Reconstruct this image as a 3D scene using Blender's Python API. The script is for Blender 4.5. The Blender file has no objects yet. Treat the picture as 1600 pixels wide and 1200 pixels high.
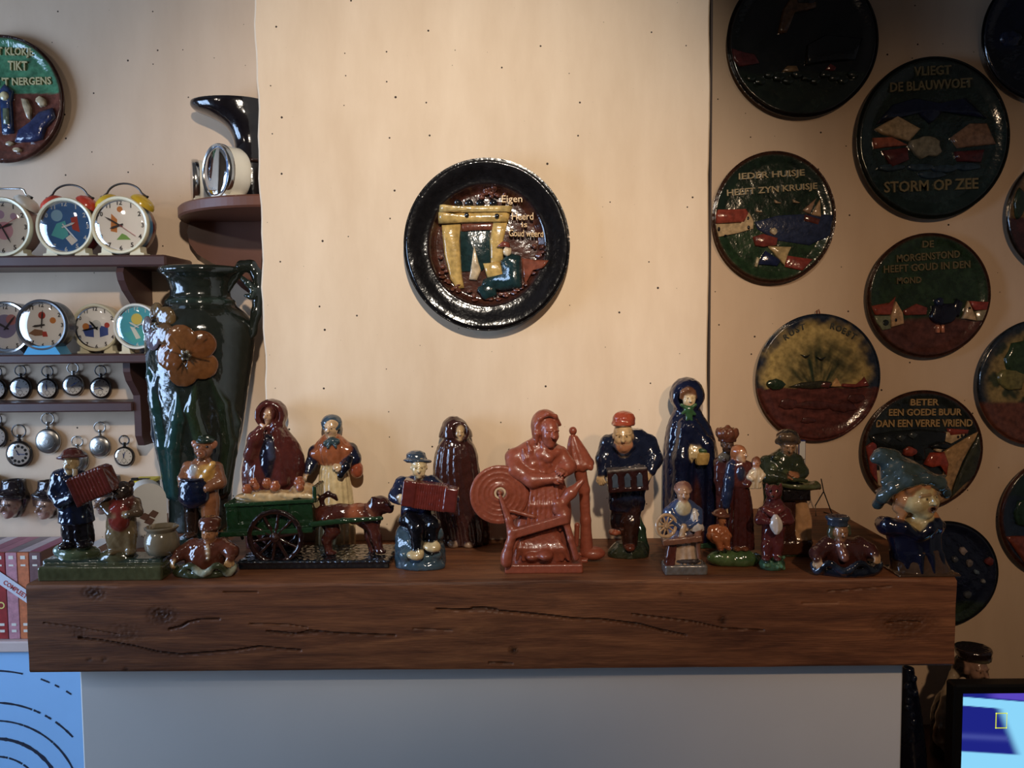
import bpy, math, random
import numpy as np
from mathutils import Vector, Matrix

# ------------------------------------------------------------------ camera
FPX = 1256.0                         # focal length in pixels of the 1600x1200 frame
CAM = np.array([0.0, 0.0, 1.5])
PITCH, ROLL = math.radians(3.6), math.radians(0.45)
_R0 = np.array([1.0, 0, 0]); _F = np.array([0, math.cos(PITCH), -math.sin(PITCH)])
_U0 = np.cross(_R0, _F)
_R = _R0 * math.cos(ROLL) - _U0 * math.sin(ROLL)
_U = _U0 * math.cos(ROLL) + _R0 * math.sin(ROLL)
sc = bpy.context.scene
COL = sc.collection
_cd = bpy.data.cameras.new('camera'); _cd.sensor_width = 36.0; _cd.lens = FPX / 1600 * 36
_cd.clip_start = 0.02
_co = bpy.data.objects.new('camera', _cd); COL.objects.link(_co)
_co.matrix_world = Matrix(((_R[0], _U[0], -_F[0], CAM[0]), (_R[1], _U[1], -_F[1], CAM[1]),
                           (_R[2], _U[2], -_F[2], CAM[2]), (0, 0, 0, 1)))
sc.camera = _co

# ------------------------------------------------------------------ world, lights, exposure
def C(r, g, b):
    def l(v):
        v /= 255.0
        return v / 12.92 if v <= 0.04045 else ((v + 0.055) / 1.055) ** 2.4
    return (l(r), l(g), l(b))

w = bpy.data.worlds.new('sky'); sc.world = w; w.use_nodes = True
w.node_tree.nodes['Background'].inputs[0].default_value = (*C(150, 180, 225), 1)
w.node_tree.nodes['Background'].inputs[1].default_value = 0.6

def light(name, kind, loc, target, energy, color, **kw):
    d = bpy.data.lights.new(name, kind); d.energy = energy; d.color = color
    for k, v in kw.items(): setattr(d, k, v)
    o = bpy.data.objects.new(name, d); COL.objects.link(o); o.location = loc
    dv = Vector(target) - Vector(loc)
    o.rotation_euler = dv.to_track_quat('-Z', 'Y').to_euler()
    return o
WARM = (1.0, 0.88, 0.73)
light('ceiling_spot_light', 'SPOT', (0.06, -0.30, 2.36), (-0.16, 1.68, 1.68), 146, WARM,
      spot_size=math.radians(52), spot_blend=1.0, shadow_soft_size=0.035)
light('side_spot_light', 'SPOT', (-1.55, 0.15, 2.25), (-0.80, 1.9, 1.45), 10, (1.0, 0.86, 0.72),
      spot_size=math.radians(78), spot_blend=1.0, shadow_soft_size=0.05)
light('right_spot_light', 'SPOT', (0.74, -0.25, 2.15), (0.86, 1.9, 1.12), 50, (1.0, 0.70, 0.45),
      spot_size=math.radians(58), spot_blend=1.0, shadow_soft_size=0.04)
light('window_daylight', 'AREA', (-2.72, 0.75, 1.45), (-1.0, 1.15, 1.2), 66, (0.47, 0.67, 1.0),
      shape='RECTANGLE', size=1.3, size_y=1.2)
vs = sc.view_settings
vs.view_transform = 'Standard'; vs.look = 'None'; vs.gamma = 1.0; vs.use_curve_mapping = False
vs.exposure = 0.0

# ------------------------------------------------------------------ pixel helpers
def ray(px, py):
    return _F + (px - 800) / FPX * _R - (py - 600) / FPX * _U
def at(px, py, Y):
    d = ray(px, py); return CAM + d * (Y / d[1])
def at_z(px, py, z):
    d = ray(px, py); return CAM + d * ((z - CAM[2]) / d[2])

# ------------------------------------------------------------------ materials
MATS = {}
def _new(name):
    m = bpy.data.materials.new(name); m.use_nodes = True
    nt = m.node_tree; return m, nt, nt.nodes['Principled BSDF']
def pmat(name, col, rough=0.5, metal=0.0, coat=0.0, noise=0.0, nscale=60.0, bump=0.0, emit=0.0, spec=0.5):
    """plain procedural colour with a little noise"""
    if name in MATS: return MATS[name]
    m, nt, b = _new(name)
    b.inputs['Roughness'].default_value = rough; b.inputs['Metallic'].default_value = metal
    b.inputs['Coat Weight'].default_value = coat; b.inputs['Coat Roughness'].default_value = 0.06
    b.inputs['Specular IOR Level'].default_value = spec
    b.inputs['Base Color'].default_value = (*col, 1)
    if noise or bump:
        tc = nt.nodes.new('ShaderNodeTexCoord'); n = nt.nodes.new('ShaderNodeTexNoise')
        n.inputs['Scale'].default_value = nscale; n.inputs['Detail'].default_value = 4
        nt.links.new(tc.outputs['Object'], n.inputs['Vector'])
        if noise:
            mx = nt.nodes.new('ShaderNodeMix'); mx.data_type = 'RGBA'
            mx.inputs[6].default_value = (*[c * (1 - noise) for c in col], 1)
            mx.inputs[7].default_value = (*[min(1, c * (1 + noise)) for c in col], 1)
            nt.links.new(n.outputs['Fac'], mx.inputs[0]); nt.links.new(mx.outputs[2], b.inputs['Base Color'])
        if bump:
            bp = nt.nodes.new('ShaderNodeBump'); bp.inputs['Strength'].default_value = bump
            bp.inputs['Distance'].default_value = 0.002
            nt.links.new(n.outputs['Fac'], bp.inputs['Height']); nt.links.new(bp.outputs[0], b.inputs['Normal'])
    if emit:
        b.inputs['Emission Color'].default_value = (*col, 1); b.inputs['Emission Strength'].default_value = emit
    MATS[name] = m; return m
def vmat(name, rough=0.14, coat=0.6, bump=0.22, nscale=70.0, var=0.22, spec=0.5):
    """glaze: colour comes from the painted attribute, broken up by noise"""
    if name in MATS: return MATS[name]
    m, nt, b = _new(name)
    a = nt.nodes.new('ShaderNodeAttribute'); a.attribute_name = 'Col'
    tc = nt.nodes.new('ShaderNodeTexCoord'); n = nt.nodes.new('ShaderNodeTexNoise')
    n.inputs['Scale'].default_value = nscale; n.inputs['Detail'].default_value = 5
    nt.links.new(tc.outputs['Object'], n.inputs['Vector'])
    mr = nt.nodes.new('ShaderNodeMapRange'); mr.inputs[1].default_value = 0.3; mr.inputs[2].default_value = 0.7
    mr.inputs[3].default_value = 1 - var; mr.inputs[4].default_value = 1 + var
    nt.links.new(n.outputs['Fac'], mr.inputs[0])
    mx = nt.nodes.new('ShaderNodeVectorMath'); mx.operation = 'SCALE'
    nt.links.new(a.outputs['Color'], mx.inputs[0]); nt.links.new(mr.outputs[0], mx.inputs['Scale'])
    nt.links.new(mx.outputs[0], b.inputs['Base Color'])
    b.inputs['Roughness'].default_value = rough; b.inputs['Coat Weight'].default_value = coat
    b.inputs['Coat Roughness'].default_value = 0.05; b.inputs['Specular IOR Level'].default_value = spec
    if bump:
        n2 = nt.nodes.new('ShaderNodeTexNoise'); n2.inputs['Scale'].default_value = nscale * 1.3
        n2.inputs['Detail'].default_value = 2
        nt.links.new(tc.outputs['Object'], n2.inputs['Vector'])
        bp = nt.nodes.new('ShaderNodeBump'); bp.inputs['Strength'].default_value = bump
        bp.inputs['Distance'].default_value = 0.002
        nt.links.new(n2.outputs['Fac'], bp.inputs['Height']); nt.links.new(bp.outputs[0], b.inputs['Normal'])
        nt.links.new(bp.outputs[0], b.inputs['Coat Normal'])
    MATS[name] = m; return m
def glassmat():
    if 'glass' in MATS: return MATS['glass']
    m = bpy.data.materials.new('clock_glass'); m.use_nodes = True; nt = m.node_tree
    nt.nodes.clear()
    o = nt.nodes.new('ShaderNodeOutputMaterial'); t = nt.nodes.new('ShaderNodeBsdfTransparent')
    g = nt.nodes.new('ShaderNodeBsdfGlossy'); g.inputs['Roughness'].default_value = 0.04
    f = nt.nodes.new('ShaderNodeFresnel'); f.inputs[0].default_value = 1.5
    mx = nt.nodes.new('ShaderNodeMixShader')
    nt.links.new(f.outputs[0], mx.inputs[0]); nt.links.new(t.outputs[0], mx.inputs[1])
    nt.links.new(g.outputs[0], mx.inputs[2]); nt.links.new(mx.outputs[0], o.inputs[0])
    MATS['glass'] = m; return m
GLAZE = vmat('glazed_ceramic')
SATIN = vmat('satin_terracotta', rough=0.34, coat=0.25, bump=0.3, nscale=120, var=0.12)
PLATEM = vmat('plate_glaze', rough=0.16, coat=0.5, bump=0.35, nscale=90, var=0.35)

# ------------------------------------------------------------------ objects
def tag(o, label=None, cat=None, group=None, kind=None):
    if label: o['label'] = label
    if cat: o['category'] = cat
    if group: o['group'] = group
    if kind: o['kind'] = kind
    return o
def thing(name, loc, label, cat, group=None):
    o = bpy.data.objects.new(name, None); COL.objects.link(o); o.location = Vector([float(v) for v in loc])
    o.empty_display_size = 0.02
    return tag(o, label, cat, group)
def wloc(o):
    p = np.zeros(3)
    while o is not None:
        p += np.array(o.location); o = o.parent
    return p
def make(name, V, F, mat, parent=None, loc=None, col=None, smooth=True):
    """mesh object from world-space vertices; origin at loc (or the parent's origin)"""
    V = np.asarray(V, dtype=np.float64)
    org = np.asarray(loc, dtype=np.float64) if loc is not None else (wloc(parent) if parent else np.zeros(3))
    me = bpy.data.meshes.new(name)
    if isinstance(F, np.ndarray):
        n, m = len(V), len(F); k = F.shape[1]
        me.vertices.add(n); me.loops.add(m * k); me.polygons.add(m)
        me.vertices.foreach_set('co', (V - org).astype(np.float32).ravel())
        me.loops.foreach_set('vertex_index', F.astype(np.int32).ravel())
        me.polygons.foreach_set('loop_start', np.arange(0, m * k, k, dtype=np.int32))
        me.update(calc_edges=True)
    else:
        me.from_pydata([tuple(v) for v in (V - org)], [], F)
    me.validate()
    me.polygons.foreach_set('use_smooth', np.full(len(me.polygons), smooth, dtype=bool))
    if col is not None:
        ca = me.color_attributes.new('Col', 'FLOAT_COLOR', 'POINT')
        c4 = np.ones((len(V), 4), np.float32); c4[:, :3] = col
        ca.data.foreach_set('color', c4.ravel())
    me.materials.append(mat)
    o = bpy.data.objects.new(name, me); COL.objects.link(o)
    if parent is not None:
        o.parent = parent; o.location = Vector([float(v) for v in org - wloc(parent)])
    else:
        o.location = Vector([float(v) for v in org])
    return o

class G:
    """collects simple shapes in a local frame"""
    def __init__(s): s.V = []; s.F = []
    def put(s, V, F):
        n = len(s.V); s.V += [tuple(v) for v in V]; s.F += [tuple(i + n for i in f) for f in F]; return s
    def box(s, c, h, bev=0.0, rot=None):
        x, y, z = h; b = min(bev, .49 * min(h) * 2)
        if b <= 0:
            V = [(sx * x, sy * y, sz * z) for sx in (-1, 1) for sy in (-1, 1) for sz in (-1, 1)]
            F = [(0, 1, 3, 2), (4, 6, 7, 5), (0, 4, 5, 1), (2, 3, 7, 6), (0, 2, 6, 4), (1, 5, 7, 3)]
        else:
            V = []; idx = {}
            for sx in (-1, 1):
                for sy in (-1, 1):
                    for sz in (-1, 1):
                        for a in range(3):
                            p = [sx * (x - b), sy * (y - b), sz * (z - b)]
                            p[a] = (sx * x, sy * y, sz * z)[a]
                            idx[(sx, sy, sz, a)] = len(V); V.append(p)
            F = []
            for a in range(3):
                o1, o2 = (a + 1) % 3, (a + 2) % 3
                for sg in (-1, 1):
                    q = []
                    for s1, s2 in ((-1, -1), (1, -1), (1, 1), (-1, 1)):
                        k = [0, 0, 0]; k[a] = sg; k[o1] = s1; k[o2] = s2; q.append(idx[(*k, a)])
                    F.append(tuple(q if sg > 0 else q[::-1]))
            for a in range(3):
                o1, o2 = (a + 1) % 3, (a + 2) % 3
                for s1 in (-1, 1):
                    for s2 in (-1, 1):
                        k0 = [0, 0, 0]; k0[a] = -1; k0[o1] = s1; k0[o2] = s2; k1 = list(k0); k1[a] = 1
                        q = [idx[(*k0, o1)], idx[(*k0, o2)], idx[(*k1, o2)], idx[(*k1, o1)]]
                        F.append(tuple(q if s1 * s2 < 0 else q[::-1]))
            for sx in (-1, 1):
                for sy in (-1, 1):
                    for sz in (-1, 1):
                        q = [idx[(sx, sy, sz, a)] for a in range(3)]
                        F.append(tuple(q if sx * sy * sz > 0 else q[::-1]))
        V = np.array(V, float)
        if rot is not None: V = V @ np.array(rot).T
        return s.put(V + np.array(c, float), F)
    def lathe(s, prof, n=32, c=(0, 0, 0), axis='z', cap=True):
        """profile [(r, h)] turned around an axis through c"""
        V = []; F = []
        for r, h in prof:
            for i in range(n):
                t = 2 * math.pi * i / n; a, b = r * math.cos(t), r * math.sin(t)
                V.append({'z': (a, b, h), 'y': (a, h, -b), 'x': (h, a, b)}[axis])
        for j in range(len(prof) - 1):
            for i in range(n):
                k = (i + 1) % n
                F.append((j * n + i, j * n + k, (j + 1) * n + k, (j + 1) * n + i))
        if cap:
            F.append(tuple(range(n))[::-1]); F.append(tuple((len(prof) - 1) * n + i for i in range(n)))
        return s.put(np.array(V) + np.array(c, float), F)
    def tube(s, pts, r, n=8, closed=False):
        pts = [np.array(p, float) for p in pts]; m = len(pts); V = []; F = []
        rr = r if hasattr(r, '__len__') else [r] * m
        up = np.array([0.13, 0.31, 0.94])
        for i, p in enumerate(pts):
            a = pts[(i - 1) % m] if (closed or i > 0) else p
            b = pts[(i + 1) % m] if (closed or i < m - 1) else p
            t = b - a; t /= (np.linalg.norm(t) + 1e-12)
            u = np.cross(t, up)
            if np.linalg.norm(u) < 1e-4: u = np.cross(t, [1, 0, 0])
            u /= np.linalg.norm(u); v = np.cross(t, u)
            for k in range(n):
                q = 2 * math.pi * k / n; V.append(p + rr[i] * (u * math.cos(q) + v * math.sin(q)))
        for i in range(m if closed else m - 1):
            j = (i + 1) % m
            for k in range(n):
                l = (k + 1) % n; F.append((i * n + k, j * n + k, j * n + l, i * n + l))
        if not closed: F += [tuple(range(n)), tuple((m - 1) * n + k for k in range(n))[::-1]]
        return s.put(V, F)
    def prism(s, pts, y0, y1, inset=0.0, plane='xz'):
        """polygon in x,z extruded from y0 (back) to y1 (front, smaller y)"""
        pts = np.array(pts, float); n = len(pts)
        ar = 0.5 * np.sum(pts[:, 0] * np.roll(pts[:, 1], -1) - np.roll(pts[:, 0], -1) * pts[:, 1])
        if ar < 0: pts = pts[::-1]
        c = pts.mean(0); V = [(x, y0, z) for x, z in pts]; 
        if inset > 0:
            ym = y0 + (y1 - y0) * 0.55
            V += [(x, ym, z) for x, z in pts] + [(c[0] + (x - c[0]) * (1 - inset), y1, c[1] + (z - c[1]) * (1 - inset)) for x, z in pts]
        else: V += [(x, y1, z) for x, z in pts]
        F = []; L = len(V) // n
        for j in range(L - 1):
            for i in range(n):
                k = (i + 1) % n; F.append((j * n + i, j * n + k, (j + 1) * n + k, (j + 1) * n + i))
        F.append(tuple(range(n))[::-1]); F.append(tuple((L - 1) * n + i for i in range(n)))
        return s.put(V, F)
    def obj(s, name, mat, parent=None, M=None, loc=None, col=None, smooth=False, auto=None):
        V = np.array(s.V, float)
        if M is not None:
            M = np.array(M); V = V @ M[:3, :3].T + M[:3, 3]
        o = make(name, V, s.F, mat, parent, loc, col, smooth or auto is not None)
        if auto is not None:
            me = o.data
            me.set_sharp_from_angle(angle=math.radians(auto))
        return o
def frame(loc, yaw=0, pitch=0, roll=0):
    """yaw > 0 turns the front (-y) toward image right"""
    return (Matrix.Translation(Vector([float(v) for v in loc])) @ Matrix.Rotation(math.radians(yaw), 4, 'Z') @
            Matrix.Rotation(math.radians(pitch), 4, 'X') @ Matrix.Rotation(math.radians(roll), 4, 'Y'))

_TX = {}
def text_mesh(s, depth=0.06, bold=0.02):
    """lettering as geometry in x,z facing -y, normalised to a unit box"""
    key = (s, depth, bold)
    if key in _TX: return _TX[key]
    cu = bpy.data.curves.new('t', 'FONT'); cu.body = s; cu.extrude = depth; cu.offset = bold; cu.resolution_u = 2
    ob = bpy.data.objects.new('t', cu); COL.objects.link(ob)
    dg = bpy.context.evaluated_depsgraph_get()
    me = bpy.data.meshes.new_from_object(ob.evaluated_get(dg))
    V = np.array([v.co[:] for v in me.vertices]); F = [tuple(p.vertices) for p in me.polygons]
    bpy.data.objects.remove(ob); bpy.data.curves.remove(cu); bpy.data.meshes.remove(me)
    lo, hi = V.min(0), V.max(0); asp = (hi[0] - lo[0]) / (hi[1] - lo[1])
    x = (V[:, 0] - lo[0]) / (hi[0] - lo[0]) - .5; z = (V[:, 1] - lo[1]) / (hi[1] - lo[1]) - .5
    y = -V[:, 2] / max(depth, 1e-6)          # -1 front .. +1 back
    _TX[key] = (np.stack([x, y, z], 1), F, asp); return _TX[key]
def text_into(g, s, c, wid, hei, dep=0.0006, ang=0.0, bold=0.02):
    V, F, asp = text_mesh(s, bold=bold)
    if wid is None: wid = hei * asp
    V = V * np.array([wid, dep, hei]); a = math.radians(ang); ca, sa = math.cos(a), math.sin(a)
    V = np.stack([V[:, 0] * ca - V[:, 2] * sa, V[:, 1], V[:, 0] * sa + V[:, 2] * ca], 1)
    return g.put(V + np.array(c, float), F)

# ================================================================== the setting
YB, YC, YW = 1.386, 1.672, 1.95          # beam front, chimney front, wall behind
ZM = float(at(768, 908, YB)[2])          # mantel top
ZMB = float(at(768, 1047, YB)[2])        # mantel underside

def wallmat(name, a, b, specks=True, rough=0.75):
    m, nt, p = _new(name)
    tc = nt.nodes.new('ShaderNodeTexCoord'); mp = nt.nodes.new('ShaderNodeMapping')
    mp.inputs['Scale'].default_value = (3.0, 3.0, 0.9)
    n = nt.nodes.new('ShaderNodeTexNoise'); n.inputs['Scale'].default_value = 2.2; n.inputs['Detail'].default_value = 7
    n.inputs['Roughness'].default_value = 0.62
    nt.links.new(tc.outputs['Object'], mp.inputs[0]); nt.links.new(mp.outputs[0], n.inputs['Vector'])
    r = nt.nodes.new('ShaderNodeValToRGB'); r.color_ramp.elements[0].position = 0.3; r.color_ramp.elements[1].position = 0.7
    r.color_ramp.elements[0].color = (*a, 1); r.color_ramp.elements[1].color = (*b, 1)
    nt.links.new(n.outputs['Fac'], r.inputs[0])
    fine = nt.nodes.new('ShaderNodeTexNoise'); fine.inputs['Scale'].default_value = 420; fine.inputs['Detail'].default_value = 3
    nt.links.new(tc.outputs['Object'], fine.inputs['Vector'])
    out = r.outputs[0]
    if specks:
        v = nt.nodes.new('ShaderNodeTexVoronoi'); v.inputs['Scale'].default_value = 13.0; v.inputs['Randomness'].default_value = 1
        v.voronoi_dimensions = '2D'; sx = nt.nodes.new('ShaderNodeSeparateXYZ'); cx = nt.nodes.new('ShaderNodeCombineXYZ')
        nt.links.new(tc.outputs['Object'], sx.inputs[0]); nt.links.new(sx.outputs[0], cx.inputs[0]); nt.links.new(sx.outputs[2], cx.inputs[1]); nt.links.new(cx.outputs[0], v.inputs['Vector'])
        sep = nt.nodes.new('ShaderNodeSeparateColor'); nt.links.new(v.outputs['Color'], sep.inputs[0])
        # the dot radius differs from cell to cell and most cells have none
        rad = nt.nodes.new('ShaderNodeMapRange'); rad.inputs[1].default_value = 0.35; rad.inputs[2].default_value = 1.0
        rad.inputs[3].default_value = 0.004; rad.inputs[4].default_value = 0.032
        rad.clamp = True
        nt.links.new(sep.outputs[0], rad.inputs[0])
        lt = nt.nodes.new('ShaderNodeMath'); lt.operation = 'LESS_THAN'
        nt.links.new(v.outputs['Distance'], lt.inputs[0]); nt.links.new(rad.outputs[0], lt.inputs[1])
        mx = nt.nodes.new('ShaderNodeMix'); mx.data_type = 'RGBA'; mx.inputs[7].default_value = (*C(58, 42, 34), 1)
        nt.links.new(lt.outputs[0], mx.inputs[0]); nt.links.new(out, mx.inputs[6]); out = mx.outputs[2]
    nt.links.new(out, p.inputs['Base Color']); p.inputs['Roughness'].default_value = rough
    p.inputs['Specular IOR Level'].default_value = 0.3
    bp = nt.nodes.new('ShaderNodeBump'); bp.inputs['Strength'].default_value = 0.12; bp.inputs['Distance'].default_value = 0.001
    nt.links.new(fine.outputs['Fac'], bp.inputs['Height']); nt.links.new(bp.outputs[0], p.inputs['Normal'])
    return m
M_CHIM = wallmat('chimney_plaster', C(214, 187, 156), C(233, 209, 180))
M_WALL = wallmat('wall_plaster', C(206, 178, 150), C(220, 193, 165))
M_DIM = pmat('far_wall_paint', C(150, 132, 116), 0.8, noise=0.05, nscale=3)

def struct(name, g, mat, loc, **kw):
    return tag(g.obj(name, mat, loc=loc, **kw), kind='structure')
xl = float(at(405, 300, YC)[0]); xr = float(at(1108, 300, YC)[0])
def bx(x0, x1, y0, y1, z0, z1, bev=0.0):
    return G().box(((x0 + x1) / 2, (y0 + y1) / 2, (z0 + z1) / 2), ((x1 - x0) / 2, (y1 - y0) / 2, (z1 - z0) / 2), bev)
ZC = 2.72
struct('floor', bx(-2.7, 2.7, -2.5, 2.1, -0.05, 0), pmat('floor_boards', C(96, 70, 50), 0.5, noise=0.2, nscale=6), (0, 0, 0))
struct('ceiling', bx(-2.7, 2.7, -2.5, 2.1, ZC, ZC + 0.05), pmat('ceiling_paint', C(120, 108, 96), 0.9, noise=0.03), (0, 0, ZC))
struct('wall_right', bx(0.0, 2.6, YW, YW + 0.1, 0, ZC), M_WALL, (0.9, YW, 0))
struct('wall_left', bx(-2.6, 0.0, YW, YW + 0.1, 0, ZC), M_WALL, (-0.9, YW, 0))
struct('wall_far_right', bx(2.6, 2.7, -2.5, YW, 0, ZC), M_DIM, (2.6, 0, 0))
struct('wall_behind', bx(-2.6, 2.6, -2.5, -2.4, 0, ZC), M_DIM, (0, -2.4, 0))
g = bx(-2.7, -2.6, -2.5, 0.0, 0, ZC); 
for a in ((1.5, YW, 0, ZC), (0.0, 1.5, 0, 0.8), (0.0, 1.5, 2.2, ZC)):
    b = bx(-2.7, -2.6, *a); g.put(b.V, b.F)
struct('wall_window_side', g, M_DIM, (-2.6, 0, 0))
g = G()
for a in ((0.0, 0.06, 0.8, 2.2), (1.44, 1.5, 0.8, 2.2), (0.73, 0.78, 0.8, 2.2)):
    g.put(*(lambda b: (b.V, b.F))(bx(-2.69, -2.61, *a)))
for a in ((0.06, 1.44, 0.8, 0.86), (0.06, 1.44, 2.14, 2.2)):
    g.put(*(lambda b: (b.V, b.F))(bx(-2.69, -2.61, *a)))
struct('window_1', g, pmat('window_frame_paint', C(225, 222, 215), 0.4), (-2.65, 0.75, 0.8))

# chimney breast, stands on the beam; its left arris is a little uneven
def chimney():
    n = 60; zs = np.linspace(ZM, ZC - 0.001, n); V = []; rnd = random.Random(3)
    for z in zs:
        e = 0.0018 * math.sin(z * 23) + 0.0012 * math.sin(z * 61 + 1) + rnd.uniform(-.0004, .0004)
        xL = xl + e; xR = xr + 0.0012 * math.sin(z * 19 + 2) + rnd.uniform(-.0004, .0004)
        V += [(xL, YW - 0.001, z), (xL, YC + 0.004, z), (xL + 0.004, YC, z), (xR - 0.003, YC, z), (xR, YC + 0.003, z), (xR, YW - 0.001, z)]
    F = []
    for i in range(n - 1):
        for k in range(6):
            l = (k + 1) % 6; F.append((i * 6 + k, i * 6 + l, (i + 1) * 6 + l, (i + 1) * 6 + k))
    F += [tuple(range(6))[::-1], tuple((n - 1) * 6 + k for k in range(6))]
    o = make('wall_chimney', V, F, M_CHIM, loc=(0, YC, ZM), smooth=False); tag(o, kind='structure')
chimney()
g = bx(xr + 0.001, xr + 0.0055, YC + 0.002, YC + 0.05, ZM, ZC - 0.002)  # thin dark brown strip standing in for the shadow gap at the chimney corner
struct('shadow_gap_strip_1', g, pmat('shadow_gap_brown', C(46, 30, 22), 0.7, noise=0.2), (xr, YC, ZM))
x0 = float(at(126, 1100, 1.432)[0]); x1 = float(at(1410, 1100, 1.432)[0])
struct('wall_fireplace', bx(x0, x1, 1.432, YW - 0.001, 0, ZMB - 0.0005, 0.003),
       pmat('fireplace_paint', C(218, 214, 208), 0.7, noise=0.04, nscale=8, bump=0.15), (0, 1.432, 0))

# ------------------------------------------------------------------ oak beam
def woodmat():
    m, nt, p = _new('oak_beam_wood')
    tc = nt.nodes.new('ShaderNodeTexCoord'); mp = nt.nodes.new('ShaderNodeMapping')
    mp.inputs['Scale'].default_value = (1.6, 16, 16)
    nt.links.new(tc.outputs['Object'], mp.inputs[0])
    n = nt.nodes.new('ShaderNodeTexNoise'); n.inputs['Scale'].default_value = 3.0; n.inputs['Detail'].default_value = 8
    n.inputs['Roughness'].default_value = 0.66; n.inputs['Distortion'].default_value = 0.6
    nt.links.new(mp.outputs[0], n.inputs['Vector'])
    mp2 = nt.nodes.new('ShaderNodeMapping'); mp2.inputs['Scale'].default_value = (5, 95, 95)
    nt.links.new(tc.outputs['Object'], mp2.inputs[0])
    n2 = nt.nodes.new('ShaderNodeTexNoise'); n2.inputs['Scale'].default_value = 5; n2.inputs['Detail'].default_value = 5
    nt.links.new(mp2.outputs[0], n2.inputs['Vector'])
    r = nt.nodes.new('ShaderNodeValToRGB'); e = r.color_ramp.elements
    e[0].position = 0.32; e[0].color = (*C(86, 51, 34), 1); e[1].position = 0.72; e[1].color = (*C(152, 98, 62), 1)
    x = e.new(0.52); x.color = (*C(121, 75, 48), 1)
    nt.links.new(n.outputs['Fac'], r.inputs[0])
    mr = nt.nodes.new('ShaderNodeMapRange'); mr.inputs[1].default_value = 0.3; mr.inputs[2].default_value = 0.75
    mr.inputs[3].default_value = 0.72; mr.inputs[4].default_value = 1.16
    nt.links.new(n2.outputs['Fac'], mr.inputs[0])
    sc1 = nt.nodes.new('ShaderNodeVectorMath'); sc1.operation = 'SCALE'
    nt.links.new(r.outputs[0], sc1.inputs[0]); nt.links.new(mr.outputs[0], sc1.inputs['Scale'])
    a = nt.nodes.new('ShaderNodeAttribute'); a.attribute_name = 'Col'
    mul = nt.nodes.new('ShaderNodeVectorMath'); mul.operation = 'MULTIPLY'
    nt.links.new(sc1.outputs[0], mul.inputs[0]); nt.links.new(a.outputs['Color'], mul.inputs[1])
    nt.links.new(mul.outputs[0], p.inputs['Base Color'])
    p.inputs['Roughness'].default_value = 0.5; p.inputs['Specular IOR Level'].default_value = 0.35
    bp = nt.nodes.new('ShaderNodeBump'); bp.inputs['Strength'].default_value = 0.35; bp.inputs['Distance'].default_value = 0.002
    nt.links.new(n2.outputs['Fac'], bp.inputs['Height']); nt.links.new(bp.outputs[0], p.inputs['Normal'])
    return m
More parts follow.
